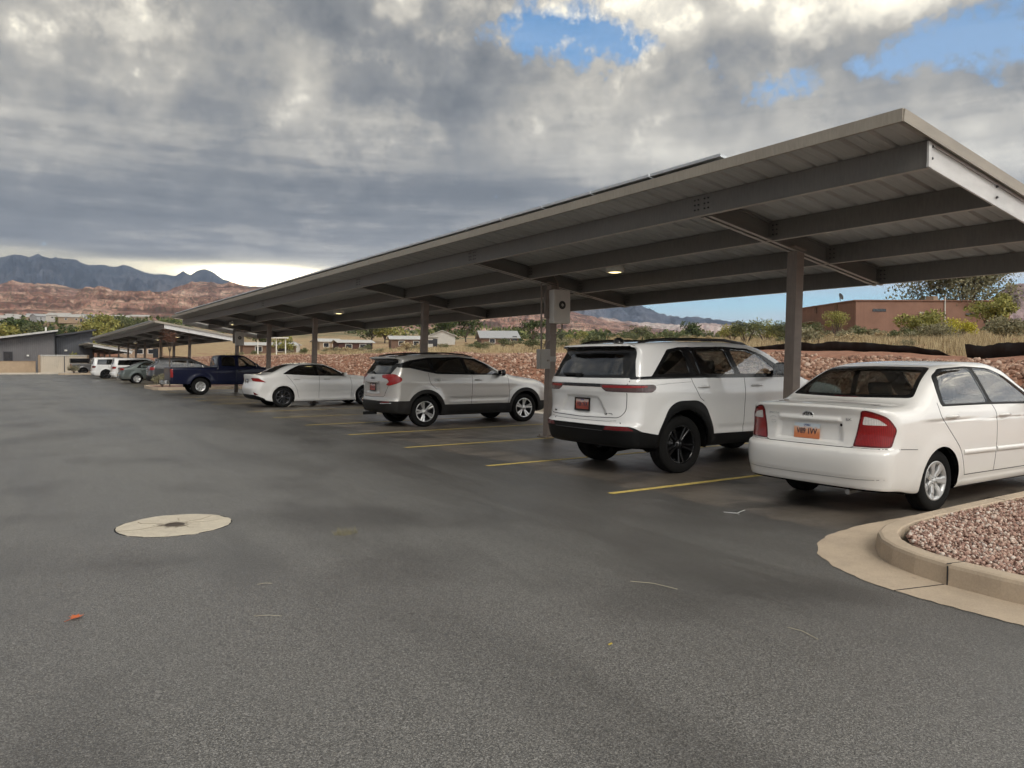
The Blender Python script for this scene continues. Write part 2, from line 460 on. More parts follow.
class Car:
    def __init__(s, name, label, cat, sp, mats, loc, yaw=0.0, h=.027, group=None):
        s.b = Body(sp); s.sp = sp; s.m = mats; s.root = thing(name, label, cat, loc, yaw, group); s.parts = {}
        s.V, s.T = s.b.make(h); s.regs = []
    def region(s, key, name, mat, field, off=0.0, parent=None, split=False, kill=False, interior=False, label=None):
        s.regs.append(dict(key=key, name=name, mat=mat, f=field, off=off, parent=parent, split=split, kill=kill, label=label))
    def finish(s, lining=True, under=None):
        V, T = s.V, s.T
        for r in s.regs: V, T = s.b.clip(V, T, r['f'])
        C = V[T].mean(1); lab = np.full(len(T), -1)
        for i, r in enumerate(s.regs):
            m = (lab < 0) & (r['f'](C) < 0); lab[m] = i
        NV = s.b.normal(V)
        def emit(name, mat, mask, off, parent, label=None):
            t = T[mask]
            if len(t) == 0: return None
            u, inv = np.unique(t, return_inverse=True); tt = inv.reshape(-1, 3); v = V[u] + NV[u] * off; n = NV[u]
            if off != 0:
                e = np.concatenate([tt[:, [0, 1]], tt[:, [1, 2]], tt[:, [2, 0]]]); es = np.sort(e, 1)
                ue, ix, ct = np.unique(es, axis=0, return_index=True, return_counts=True); be = e[ix[ct == 1]]
                bu, binv = np.unique(be, return_inverse=True); binv = binv.reshape(-1, 2); k = len(v)
                sk = V[u][bu] + (NV[u][bu] * (-.004) if off > 0 else 0)
                # second copy of rim verts for a crisp edge
                v = np.concatenate([v, v[bu], sk]); 
                n = np.concatenate([n, n[bu], n[bu]]); m = len(bu)
                q0 = k + binv[:, 0]; q1 = k + binv[:, 1]
                tt = np.concatenate([tt, np.stack([q1, q0, q0 + m], 1), np.stack([q1, q0 + m, q1 + m], 1)])
            me = np_mesh(name, v, tt, True, n)
            o = link(name, me, parent, mat)
            if label: o['label'] = label
            return o
        body = emit('body', s.m['paint'], lab == -1, 0, s.root); s.parts['body'] = body
        for i, r in enumerate(s.regs):
            if r['kill']: continue
            par = s.parts.get(r['parent'], s.root) if not r['split'] else None
            if r['split']:
                for sd, sg in (('R', -1), ('L', 1)):
                    mk = (lab == i) & (C[:, 1] * sg > 0)
                    p = s.parts.get(r['parent'] + sd, s.root) if r['parent'] else s.root
                    o = emit(r['name'], r['mat'], mk, r['off'], p, r['label'])
                    if o: s.parts[r['key'] + sd] = o
            else:
                o = emit(r['name'], r['mat'], lab == i, r['off'], par, r['label'])
                if o: s.parts[r['key']] = o
        if lining:
            keep = np.array([r['kill'] or 'window' == r['name'] or r['name'] in ('windshield', 'rear_window') for r in s.regs] + [False])[lab]
            t = T[~keep]; u, inv = np.unique(t, return_inverse=True)
            me = np_mesh('interior_lining', V[u] - NV[u] * .03, inv.reshape(-1, 3)[:, ::-1], True)
            link('interior_lining', me, s.root, MATS['lining'])
        # wheel wells
        for (cx, cz, rr) in s.sp['wells']:
            for sg in (-1, 1):
                mb = MB(); n = 28; vs = []; fs = []
                yo = s.b.W - .05; yi = .45
                for k in range(n + 1):
                    a = -.06 * pi + 1.12 * pi * k / n
                    for yy, r2 in ((yo, rr + .012), (yi, rr + .012), (yi, 0)):
                        vs.append((cx + r2 * cos(a), sg * yy, cz + r2 * sin(a)))
                for k in range(n):
                    for q in (0, 1): fs.append((k * 3 + q, k * 3 + q + 1, k * 3 + 3 + q + 1, k * 3 + 3 + q))
                mb.add(vs, fs, True)
                mb.build('wheel_well', MATS['rubber_dark'], s.root)
        return s
    def seams(s, name, paths, w=.008, h=.0012, mat=None, parent='body', closed=False, sides=(-1, 1)):
        """paths in the side view"""
        mb = MB()
        for P in paths:
            D = dens(P if closed else smoothpath(P), .035, closed); y = s.b.side_y(D[:, 0], D[:, 1])
            for sg in sides: ribbon(mb, s.b, np.stack([D[:, 0], y * sg, D[:, 1]], 1), w, h, closed)
        return mb.build(name, mat or MATS['seam'], s.parts.get(parent, s.root))
    def rseams(s, name, paths, w=.008, h=.0012, mat=None, parent='body', closed=False, mirror=True):
        mb = MB()
        for P in paths:
            D = dens(P if closed else smoothpath(P), .035, closed)
            for sg in ((1, -1) if mirror else (1,)):
                y = D[:, 0] * sg; x = s.b.rear_x(y, D[:, 1]); ribbon(mb, s.b, np.stack([x, y, D[:, 1]], 1), w, h, closed)
        return mb.build(name, mat or MATS['seam'], s.parts.get(parent, s.root))
    def handle(s, x, z, L=.19, sg=-1, key='', mat=None):
        y = float(s.b.side_y(np.array([x]), np.array([z]))[0]); mb = MB()
        pts = [(x - L / 2, sg * (y - .01), z), (x - L * .36, sg * (y + .032), z + .004), (x, sg * (y + .04), z + .006), (x + L * .36, sg * (y + .032), z + .004), (x + L / 2, sg * (y - .01), z)]
        mb.tube(pts, [.013, .016, .016, .016, .013], 8)
        return mb.build('handle', mat or s.m['paint'], s.parts.get(key + ('R' if sg < 0 else 'L'), s.root))
    def mirror(s, x, z, mat, w=.2, hh=.15, d=.13):
        for sg in (-1, 1):
            y = float(s.b.side_y(np.array([x]), np.array([z]))[0]); mb = MB()
            n = 14; m = 9; vs = []; fs = []
            for i in range(m + 1):
                t = pi * i / m - pi / 2
                for k in range(n):
                    a = 2 * pi * k / n
                    cx = np.sign(cos(t)) * abs(cos(t)) ** .5
                    px = np.sign(cos(a)) * abs(cos(a)) ** .6; pz = np.sign(sin(a)) * abs(sin(a)) ** .6
                    vs.append((x + d / 2 * cx * px, sg * (y + .05 + w / 2 + w / 2 * np.sign(sin(t)) * abs(sin(t)) ** .6), z + .03 + hh / 2 * cx * pz))
            for i in range(m):
                for k in range(n): k2 = (k + 1) % n; fs.append((i * n + k, i * n + k2, (i + 1) * n + k2, (i + 1) * n + k))
            mb.add(vs, fs, True)
            o = mb.build('side_mirror', mat, s.root)
            g = MB(); g.box((x - d / 2 + .004, sg * (y + .05 + w / 2), z + .03), (.012, w * .8, hh * .78), None, .005); g.build('mirror_glass', MATS['chrome'], o)
            a = MB(); a.box((x + .01, sg * (y + .03), z - .015), (.06, .1, .05), None, .012); a.build('mirror_arm', MATS['black_plastic'], o)
    def seats(s, xf, xr, zf=.42, wid=.5, hgt=.62, rear_hgt=.56, mat=None, head=True, top=None):
        mat = mat or MATS['seat']
        def seat(mb, x, y, w, hb, hr=True):
            mb.box((x + .22, y, zf + .06), (.5, w, .14), None, .05)
            R = Matrix.Rotation(radians(-14), 3, 'Y')
            mb.box((x - .08, y, zf + .1 + hb / 2), (.13, w, hb), R, .05)
            if hr: mb.box((x - .08 - .07 - hb * .12, y, zf + .13 + hb + .07), (.09, .27, .17), R, .04)
        for sg in (-1, 1):
            mb = MB(); seat(mb, xf, sg * .37, wid, hgt); mb.build('front_seat', mat, s.root)
        mb = MB(); mb.box((xr + .22, 0, zf + .05), (.5, 1.25, .14), None, .05)
        R = Matrix.Rotation(radians(-16), 3, 'Y'); mb.box((xr - .08, 0, zf + .1 + rear_hgt / 2), (.14, 1.25, rear_hgt), R, .05)
        for y in (-.38, .38): mb.box((xr - .22, y, zf + .12 + rear_hgt + .05), (.09, .26, .15), R, .04)
        mb.build('rear_seat', mat, s.root)
        mb = MB(); mb.box((s.sp['dash'], 0, s.sp['dashz']), (.42, 1.3, .22), None, .07)
        mb.build('dashboard', MATS['lining'], s.root)
        mb = MB(); c = Vector((s.sp['dash'] - .34, .37, s.sp['dashz'] + .02)); R = Matrix.Rotation(radians(-65), 4, 'Y'); n = 20
        mb.tube([c + (R @ Vector((.18 * cos(2 * pi * k / n), .18 * sin(2 * pi * k / n), 0))) for k in range(n + 1)], .014, 6, False)
        mb.bar(c + (R @ Vector((0, -.17, 0))), c + (R @ Vector((0, .17, 0))), .04, .02)
        mb.build('steering_wheel', MATS['lining'], s.root)
        mb = MB(); mb.box(((xr + s.sp['dash']) / 2, 0, zf - .04), (s.sp['dash'] - xr + .6, 1.4, .06)); mb.build('cabin_floor', MATS['lining'], s.root)
    def wheel(s, x, sg, r, w, kind, yo=None, steer=0.0):
        yo = yo if yo is not None else s.b.W - .045
        key = (kind, r, w)
        if key not in WHEELS: WHEELS[key] = wheel_meshes(r, w, kind)
        A = WHEELS[key]
        o = link('wheel', A['hub'][0], s.root, A['hub'][1]); o.location = (x, sg * (yo - w / 2), r - .006)
        o.rotation_euler = (0, random.random() * 6, 0) if sg < 0 else (0, random.random() * 6, pi)
        if sg > 0: o.rotation_euler = (0, 0, pi)
        for k in ('tyre', 'rim'):
            if k in A: link(k, A[k][0], o, A[k][1])

WHEELS = {}
def wheel_meshes(r, w, kind):
    """wheel in its own frame: axle along Y, outer face towards -Y"""
    M = Matrix.Rotation(radians(90), 4, 'X')      # local Z -> -Y
    ratio = {'suv_black': .66, 'suv_two': .66, 'cover7': .635, 'sport': .70, 'truck': .56, 'plain': .64, 'black5': .62}[kind]
    ri = r * ratio; hw = w / 2
    out = {}
    t = MB()
    prof = [(ri, hw * .82), (ri + .012, hw * .93), (ri + (r - ri) * .35, hw * 1.0), (ri + (r - ri) * .6, hw * .99), (r - .03, hw * .93), (r - .012, hw * .85), (r - .003, hw * .7)]
    n = 5
    for k in range(1, n):                                    # tread with circumferential grooves
        yy = hw * .7 - (hw * 1.4) * k / n
        prof += [(r - .001, yy + .006), (r - .009, yy + .004), (r - .009, yy - .004), (r - .001, yy - .006)]
    prof += [(r - .003, -hw * .7), (r - .012, -hw * .85), (r - .03, -hw * .93), (ri + (r - ri) * .6, -hw * .99), (ri + .012, -hw * .93), (ri, -hw * .82)]
    t.lathe(prof, 48, M); out['tyre'] = (t.mesh('tyre'), MATS['tyre'])
    hb = MB()
    hb.lathe([(ri + .004, hw * .84), (ri - .006, hw * .86), (ri - .014, hw * .80), (ri - .02, hw * .3), (ri - .05, -hw * .2), (ri - .04, -hw * .8), (ri, -hw * .84)], 40, M)
    hb.lathe([(ri - .03, -hw * .25), (.02, -hw * .25), (.0, -hw * .25)], 24, M)
    hb.lathe([(ri * .68, -.03), (ri * .68, .0), (ri * .3, .005), (ri * .3, .03), (0.0, .03)], 32, M)   # brake disc and hub
    dark = kind in ('suv_black', 'black5'); hm = MATS['gloss_black'] if dark else MATS['wheel_dark'] if kind in ('suv_two', 'sport') else MATS['silver']
    out['hub'] = (hb.mesh('wheel'), hm)
    rm = MB(); zf = hw * .66
    def spoke(a, w0, w1, r0, r1, z0, z1, th=.022):
        ca, sa = cos(a), sin(a)
        def P(rr, ww, zz): return M @ Vector((ca * rr - sa * ww, sa * rr + ca * ww, zz))
        st = 5; vs = []
        for i in range(st):
            f = i / (st - 1); rr = r0 + (r1 - r0) * f; ww = (w0 + (w1 - w0) * f) / 2; zz = z0 + (z1 - z0) * f ** 1.4
            vs += [P(rr, -ww, zz - th), P(rr, -ww, zz), P(rr, -ww * .55, zz + .007), P(rr, ww * .55, zz + .007), P(rr, ww, zz), P(rr, ww, zz - th)]
        fs = []
        for i in range(st - 1):
            for q in range(5): fs.append((i * 6 + q, (i + 1) * 6 + q, (i + 1) * 6 + q + 1, i * 6 + q + 1))
        rm.add(vs, fs, False)
    rc = ri * .20
    rm.lathe([(ri + .004, hw * .83), (ri + .004, hw * .88), (ri - .010, hw * .88), (ri - .018, hw * .80)], 44, M)
    rm.lathe([(rc * 1.5, zf - .05), (rc * 1.45, zf - .01), (rc * 1.2, zf + .0), (rc * .8, zf + .004), (rc * .75, zf + .012), (0.0, zf + .014)], 28, M)
    mat = {'suv_black': 'gloss_black', 'suv_two': 'silver', 'cover7': 'silver_cover', 'sport': 'gunmetal', 'truck': 'silver', 'plain': 'silver', 'black5': 'gloss_black'}[kind]
    if kind == 'suv_black':
        for k in range(5):
            for d in (-.16, .16): spoke(2 * pi * k / 5 + d, .03, .042, rc * 1.1, ri - .008, zf - .01, zf + .02)
    elif kind == 'suv_two':
        for k in range(5):
            for d in (-.13, .13): spoke(2 * pi * k / 5 + d * 1.25, .03, .052, rc * 1.1, ri - .008, zf - .012, zf + .022)
            spoke(2 * pi * k / 5, .05, .03, rc * 1.1, ri * .62, zf - .016, zf - .01)
    elif kind == 'cover7':
        for k in range(7): spoke(2 * pi * k / 7, .055, .062, rc * 1.0, ri * .66, zf - .004, zf + .012); spoke(2 * pi * k / 7, .062, .105, ri * .62, ri - .006, zf + .004, zf + .016)
        rm.lathe([(ri * .86, zf - .02), (ri * .86, zf + .01), (ri - .004, zf + .018)], 40, M)
    elif kind == 'sport':
        for k in range(10): spoke(2 * pi * k / 10, .02, .024, rc * 1.1, ri - .008, zf - .012, zf + .018)
        for k in range(5): spoke(2 * pi * k / 5 + .16, .02, .02, ri * .5, ri - .008, zf - .012, zf + .018)
    elif kind == 'truck':
        for k in range(8): spoke(2 * pi * k / 8, .04, .055, rc * 1.2, ri - .008, zf - .03, zf + .0)
        rm.lathe([(ri * .72, zf - .04), (ri * .74, zf - .01), (ri - .004, zf + .0)], 40, M)
    else:
        for k in range(5): spoke(2 * pi * k / 5, .065, .09, rc * 1.0, ri - .008, zf - .01, zf + .016)
    for k in range(5):
        a = 2 * pi * k / 5 + .6; p = M @ Vector((cos(a) * rc * 1.05, sin(a) * rc * 1.05, zf)); q = M @ Vector((cos(a) * rc * 1.05, sin(a) * rc * 1.05, zf + .018)); rm.tube([p, q], .009, 6)
    out['rim'] = (rm.mesh('rim'), MATS[mat])
    return out

# ---------------------------------------------------------------- lettering
def text_mesh(body, size, depth=.0008, font_sx=1.0, bold=0.0, align='CENTER'):
    c = bpy.data.curves.new('t', 'FONT'); c.body = body; c.size = size; c.extrude = depth; c.align_x = align; c.align_y = 'CENTER'; c.offset = bold; c.resolution_u = 2
    o = bpy.data.objects.new('t', c); COL.objects.link(o); dg = bpy.context.evaluated_depsgraph_get()
    me = bpy.data.meshes.new_from_object(o.evaluated_get(dg)); bpy.data.objects.remove(o)
    for v in me.vertices: v.co.x *= font_sx
    return me
def put_text(name, body, size, mat, loc, parent, tilt=0.0, yaw=0.0, sx=1.0, bold=0.0):
    """lettering that reads from behind the car (facing -X), tilted with the panel"""
    me = text_mesh(body, size, .0008, sx, bold); me.materials.clear()
    R = Matrix(((0, 0, -1), (-1, 0, 0), (0, 1, 0)))          # text x -> -Y, text y -> Z, normal -> -X
    R = Matrix.Rotation(yaw, 3, 'Z') @ Matrix.Rotation(tilt, 3, 'Y') @ R
    for v in me.vertices: v.co = R @ v.co
    o = link(name, me, parent, mat); o.location = loc; return o
def plate(car, x, y, z, tilt, text, style, parent, frame=None, w=.305, h=.152):
    M = Matrix.Rotation(tilt, 3, 'Y'); p = MB(); p.box((x, y, z), (.004, w, h), M, .0015)
    o = p.build('licence_plate', MATS[style], parent)
    N = M @ Vector((-1, 0, 0))
    put_text('plate_number', text, .082, MATS['plate_ink'], Vector((x, y, z)) + N * .0035 + M @ Vector((0, 0, -.006)), o, tilt, 0, .82, .0012)
    put_text('plate_state', 'UTAH', .026, MATS['plate_blue'], Vector((x, y, z)) + N * .0035 + M @ Vector((0, 0, h * .38)), o, tilt, 0, 1.1, .0006)
    if frame:
        f = MB()
        for dz in (-1, 1): f.box(Vector((x, y, z)) + N * .004 + M @ Vector((0, 0, dz * (h / 2 + .004))), (.012, w + .03, .022), M, .003)
        for dy in (-1, 1): f.box(Vector((x, y, z)) + N * .004 + Vector((0, dy * (w / 2 + .004), 0)), (.0115, .022, h + .01), M, .003)
        f.build('plate_frame', frame, o)
    return o
# =================================================================== shared car materials
def car_mats():
    M = MATS
    M['lining'] = simple('cabin_lining', (.010, .0095, .009), .9, spec=.1)
    M['seat'] = simple('seat_fabric', (.075, .07, .065), .85)
    M['seat_grey'] = simple('seat_fabric_grey', (.17, .16, .15), .85)
    M['crease_shade'] = simple('bumper_crease', (.30, .29, .27), .5); M['seam'] = simple('panel_gap', (.02, .02, .02), .8)
    M['rubber_dark'] = simple('well_liner', (.005, .005, .005), .95, spec=.05)
    M['underbody'] = simple('underbody', (.006, .006, .006), .95, spec=.05)
    M['tyre'] = simple('tyre_rubber', (.010, .0097, .0093), .9, spec=.15, bump=.25, bscale=160)
    M['black_plastic'] = simple('black_trim_plastic', (.006, .006, .006), .5, spec=.18, bump=.1, bscale=400)
    M['grey_plastic'] = simple('grey_cladding', (.018, .017, .016), .6, spec=.18, bump=.1, bscale=400)
    M['gloss_black'] = simple('gloss_black', (.006, .006, .0065), .22, coat=.25, spec=.3)
    M['chrome'] = simple('chrome', (.75, .75, .74), .12, 1.0)
    M['silver'] = simple('alloy_silver', (.55, .55, .54), .3, .85)
    M['silver_cover'] = simple('wheel_cover_silver', (.50, .50, .49), .35, .45)
    M['gunmetal'] = simple('gunmetal', (.10, .10, .105), .3, .8)
    M['wheel_dark'] = simple('wheel_pocket', (.04, .04, .04), .4, .4)
    M['glass_dark'] = glass('privacy_glass', dark=.93)
    M['glass_mid'] = glass('tinted_glass', dark=.62)
    M['glass_clear'] = glass('clear_glass', (.78, .85, .82), dark=.28)
    def lamp(name, col, glow=0.0):
        t = NT(name); v = t.coord('Object', (1, 1, 1)); w = t.node('ShaderNodeTexWave', bands_direction='Y'); w.inputs['Scale'].default_value = 24; t.link(v, w.inputs[0])
        n = t.noise(v, 26, 2); f = t.math('MULTIPLY', w.outputs['Fac'], n)
        t.col(t.ramp(f, [(.1, tuple(c * .62 for c in col)), (.55, col)])); t.set(Roughness=.25, Coat_Weight=.55, Coat_Roughness=.03); t.b.inputs['Specular IOR Level'].default_value = .3
        t.bump(w.outputs['Fac'], .25, .002); return t.m
    M['red_lens'] = lamp('red_lens', (.30, .008, .008)); M['dark_red_lens'] = lamp('dark_red_lens', (.14, .005, .007))
    M['clear_lens'] = lamp('clear_lens', (.78, .74, .70)); M['smoke_lens'] = lamp('smoke_lens', (.10, .06, .06)); M['amber_lens'] = lamp('amber_lens', (.5, .16, .02))
    # licence plates: pale blue sky fading to an orange rock foot
    for nm, lo, mid, hi in (('plate_arch', (.62, .20, .08), (.70, .34, .18), (.55, .62, .66)), ('plate_red', (.28, .05, .03), (.42, .10, .06), (.50, .40, .36)), ('plate_white', (.6, .58, .55), (.62, .6, .57), (.5, .55, .6))):
        t = NT(nm); c = t.coord('Generated'); s = t.node('ShaderNodeSeparateXYZ'); t.link(c, s.inputs[0])
        n = t.noise(c, 5, 3); f = t.math('ADD', s.outputs[2], t.math('MULTIPLY', t.math('SUBTRACT', n, .5), .5))
        t.col(t.ramp(f, [(.25, lo), (.62, mid), (.8, hi)])); t.set(Roughness=.4); M[nm] = t.m
    M['plate_ink'] = simple('plate_ink', (.03, .03, .05), .5); M['plate_blue'] = simple('plate_state_ink', (.04, .06, .22), .5)
    M['wh_sedan'] = paint('white_paint', (.73, .71, .67), rough=.38, dirt=.09)
    M['wh_suv'] = paint('pearl_white_paint', (.70, .69, .67), rough=.32, dirt=.08)
    M['silver_paint'] = paint('warm_silver_paint', (.42, .405, .38), metal=.45, rough=.38, dirt=.16)
    M['wh_sport'] = paint('bright_white_paint', (.66, .65, .625), rough=.3, dirt=.08)
    M['blue_paint'] = paint('dark_blue_paint', (.0022, .0042, .021), rough=.4, dirt=.008, coat=.35)
    M['darkgrey_paint'] = paint('dark_grey_paint', (.035, .036, .038), metal=.1, rough=.35, dirt=.04)
    M['green_paint'] = paint('green_grey_paint', (.085, .105, .098), metal=.4, rough=.35, dirt=.2)
    M['grey_paint'] = paint('grey_paint', (.07, .068, .068), metal=.1, rough=.4, dirt=.05)

def sbx(v, a, b, k): return sstep(a - k, a + k, v) * (1 - sstep(b - k, b + k, v))

# =================================================================== 1 white four-door sedan, nearest
def near_sedan(loc):
    M = MATS
    def disp(x, y, z):
        ay = np.abs(y)
        rear = .022 * sbx(ay, -1, .37 - (z - .8) * .1, .035) * sbx(z, .715, .905, .012) * (x < .5)
        rear = rear - .014 * sbx(ay, -1, .36, .02) * sbx(z, .915, .952, .008) * (x < .5)          # garnish bar over the plate
        side = .006 * sbx(z, .900 - (x - 2) * .012, .916 - (x - 2) * .012, .004) * sbx(x, .7, 4.0, .2)
        side = side - .007 * sbx(z, .20, .285, .012) * sbx(x, 1.35, 3.3, .03)
        return side, rear, 0
    sp = dict(L=4.50, W=1.735, H=1.525, z0=.2, xmid=2.2, tumble=.37, crown=.045, ktop=.13, kr=.05, bow=.10, dash=3.25, dashz=.98,
        top=[(-.3, 1.078), (.05, 1.080), (.12, 1.082), (.25, 1.092), (.55, 1.105), (.66, 1.125), (.80, 1.20), (1.05, 1.345), (1.30, 1.45), (1.6, 1.502), (2.0, 1.522), (2.4, 1.515), (2.7, 1.468), (3.0, 1.31), (3.35, 1.13), (3.5, 1.07), (3.7, 1.03), (4.1, .95), (4.4, .84), (4.8, .7)],
        rear=[(.1, .18), (.22, .10), (.27, .055), (.36, .030), (.42, .012), (.55, 0), (.625, .008), (.65, .03), (.668, .075), (.70, .088), (.85, .105), (.97, .105), (1.03, .088), (1.065, .068), (1.09, .075), (1.2, .12)],
        front=[(.1, 4.35), (.3, 4.46), (.5, 4.50), (.65, 4.48), (.8, 4.36), (.95, 4.1)],
        belt=[(-.2, 1.05), (.5, 1.055), (1.0, 1.055), (2, 1.03), (3, .985), (3.6, .95), (4.4, .80)],
        half=[(-.2, .84), (.4, .862), (1.2, .872), (2.5, .875), (3.6, .868), (4.2, .84), (4.6, .78)],
        low=[(0, .075), (.08, .045), (.22, .02), (.45, .004), (.62, 0), (.82, .006), (.93, .018), (1, .034)],
        bottom=[(-.2, .27), (.35, .24), (.7, .19), (4.0, .19), (4.6, .24)], rbow=(.05, .18), fbow=(.14, .2),
        flare=[(1.05, .31, .37, .012), (3.66, .31, .37, .012)], wells=[(1.05, .315, .345), (3.66, .315, .345)], disp=disp)
    c = Car('sedan', 'cream white four-door sedan with silver seven-spoke wheel covers parked nearest beside the gravel island', 'car', sp, dict(paint=M['wh_sedan']), loc, 0, .024)
    for w in sp['wells']: c.region('well', 'well', None, Circ(*w, ymin=.42), kill=True)
    c.region('under', 'underbody', M['underbody'], lambda v: v[:, 2] - (c.b.bot(v[:, 0]) + .022))
    DL = [(1.08, 1.06), (1.09, 1.22), (1.19, 1.36), (1.40, 1.440), (1.9, 1.462), (2.35, 1.440), (2.62, 1.36), (3.22, 1.035), (2.1, 1.055)]
    RP = [(1.145, 1.082), (1.175, 1.25), (1.265, 1.37), (1.44, 1.423), (1.94, 1.440), (2.05, 1.078)]
    FP = [(2.12, 1.076), (2.01, 1.441), (2.35, 1.420), (2.60, 1.345), (3.10, 1.058)]
    c.region('rwin', 'window', M['glass_mid'], Sreg(RP, .05), -.008, 'rdoor', True); c.region('fwin', 'window', M['glass_mid'], Sreg(FP, .04), -.008, 'fdoor', True)
    c.region('dlo', 'window_frame', M['black_plastic'], Sreg(DL, .06), -.002, None, True)
    bl = [(-.1, 1.135), (.66, 1.145), (.70, 1.155), (.575, 1.44), (.5, 1.455), (-.1, 1.462)]
    bi = [(-.1, 1.165), (.60, 1.172), (.645, 1.18), (.545, 1.41), (.49, 1.425), (-.1, 1.435)]
    c.region('bl', 'rear_window', M['glass_clear'], Rreg(bi, .04, xmax=1.6), -.004)
    c.region('blf', 'rear_window_band', M['gloss_black'], Rreg(bl, .05, xmax=1.6), -.002)
    c.region('ws', 'windshield', M['glass_clear'], Rreg([(-.1, 1.10), (.70, 1.08), (.56, 1.42), (-.1, 1.45)], .06, xmin=2.5), -.004)
    LR = [(.505, .685), (.575, 1.035), (.64, 1.045), (1.2, 1.0), (1.2, .685)]; LS = [(-.3, .685), (.25, .685), (.305, .86), (.24, .975), (.12, 1.05), (-.3, 1.05)]
    lamp = AND(Rreg(LR, .02, xmax=.8), Sreg(LS, .03, ymin=.2))
    c.region('lc', 'clear_lens', M['clear_lens'], AND(Rreg([(.585, .90), (.608, 1.012), (1.2, .99), (1.2, .90)], .015, xmax=.8), Sreg([(-.3, .90), (.235, .90), (.19, .955), (.10, 1.008), (-.3, 1.02)], .01, ymin=.2)), .006, 'lamp', True)
    c.region('lamp', 'tail_light', M['red_lens'], AND(Rreg([(.525, .70), (.59, 1.022), (.64, 1.03), (1.2, .985), (1.2, .70)], .015, xmax=.8), Sreg([(-.3, .70), (.24, .70), (.29, .86), (.225, .965), (.12, 1.035), (-.3, 1.035)], .03, ymin=.2)), .008, None, True)
    c.region('lampf', 'tail_light_surround', M['dark_red_lens'], lamp, .003, None, True)
    RD = [(1.02, 1.09), (1.13, 1.35), (1.30, 1.455), (2.02, 1.478), (2.16, 1.0), (2.14, .33), (1.52, .33), (1.40, .62), (1.22, .80), (1.05, .96)]
    FD = [(2.03, 1.478), (2.5, 1.43), (3.22, 1.055), (3.27, .9), (3.22, .45), (3.10, .33), (2.15, .33), (2.17, 1.0)]
    c.region('rdoor', 'door', M['wh_sedan'], Sreg(RD, .05), 0, None, True); c.region('fdoor', 'door', M['wh_sedan'], Sreg(FD, .05), 0, None, True)
    TL = [(-.1, .668), (.50, .668), (.53, .70), (.60, 1.06), (.62, 1.10), (-.1, 1.12)]
    c.region('boot', 'boot_lid', M['wh_sedan'], Rreg(TL, .02, xmax=.62), 0)
    c.region('bump', 'rear_bumper', M['wh_sedan'], AND(Rreg([(-.1, .1), (1.3, .1), (1.3, .668), (-.1, .668)], .005, xmax=.9), Sreg([(-.5, .1), (.72, .1), (.74, .3), (.62, .655), (-.5, .668)], .03, ymin=-1)), 0)
    c.region('fl', 'fuel_flap', M['wh_sedan'], Sreg([(.70, .80), (.70, .93), (.86, .93), (.86, .80)], .04, side=1), 0)
    c.finish()
    # seams follow the panel edges
    c.seams('panel_gap', [[(1.03, 1.10), (1.04, .97), (1.22, .79), (1.41, .61), (1.53, .335)], [(2.10, 1.06), (2.16, .98), (2.15, .80), (2.13, .335)], [(1.53, .335), (2.13, .335), (3.10, .335)], [(3.22, 1.02), (3.26, .9), (3.22, .45), (3.10, .335)]], .009)
    c.seams('panel_gap', [[(.10, .672), (.35, .672), (.62, .655)]], .007)
    c.rseams('panel_gap', [[(0, .672), (.49, .672), (.53, .70), (.605, 1.06)]], .009)
    c.rseams('panel_gap', [[(.38, .672), (.86, .676)]], .006); c.rseams('bumper_crease', [[(0, .372), (.62, .374), (.80, .385)]], .010, .0006, MATS['crease_shade'])  # grey ribbon paints the shade of the lower bumper fold
    c.seams('side_moulding', [[(1.47, .575), (1.8, .573), (2.115, .571)], [(2.15, .571), (2.6, .567), (3.2, .56)]], .055, .014, M['wh_sedan'])
    for o in c.root.children:
        if o.name.startswith('window_frame'): par = o
    c.seams('window_seal', [[(1.11, 1.068), (1.5, 1.070), (2.1, 1.062), (2.6, 1.052), (3.15, 1.035)]], .018, .006, M['black_plastic'])
    c.handle(1.235, .955, .2, -1, 'rdoor'); c.handle(2.31, .935, .2, -1, 'fdoor'); c.handle(1.235, .955, .2, 1, 'rdoor'); c.handle(2.31, .935, .2, 1, 'fdoor')
    c.mirror(3.02, 1.02, M['wh_sedan'])
    boot = c.parts['boot']
    xr = lambda y, z: float(c.b.rear_x(np.array([y]), np.array([z]))[0])
    plate(c, xr(.0, .80) - .012, .02, .80, radians(4), 'V89 1VV', 'plate_arch', boot)
    e = MB(); n = 26; x0 = xr(0, .965) - .004
    ring = [(x0, .062 * cos(2 * pi * k / n), .968 + .034 * sin(2 * pi * k / n)) for k in range(n + 1)]
    e.tube(ring, .0055, 6, False); o = e.build('emblem', M['chrome'], boot)
    e = MB(); e.add([(x0, .06 * cos(2 * pi * k / n), .968 + .032 * sin(2 * pi * k / n)) for k in range(n)][::-1], [tuple(range(n))]); e.build('emblem_disc', M['gloss_black'], o)
    put_text('emblem_lettering', 'KIA', .042, M['chrome'], (x0 - .003, 0, .968), o, 0, 0, 1.1, .001)
    put_text('badge', 'SPECTRA', .026, M['chrome'], (xr(.445, .965) - .002, .43, .965), boot, 0, -.08, 1.35, .0006)
    put_text('badge', 'EX', .032, M['chrome'], (xr(.43, .95) - .002, -.45, .945), boot, 0, .08, 1.5, .001)
    st = MB(); st.tube([(xr(.43, .9) - .001, .44 + .05 * cos(a), .90 + .028 * sin(a)) for a in np.linspace(.3, 2.9, 10)], .002, 4, False); st.tube([(xr(.43, .9) - .001, .44 + .03 * cos(a), .875 + .015 * sin(a)) for a in np.linspace(.3, 5.9, 14)], .002, 4, False)
    st.build('badge', M['chrome'], boot)
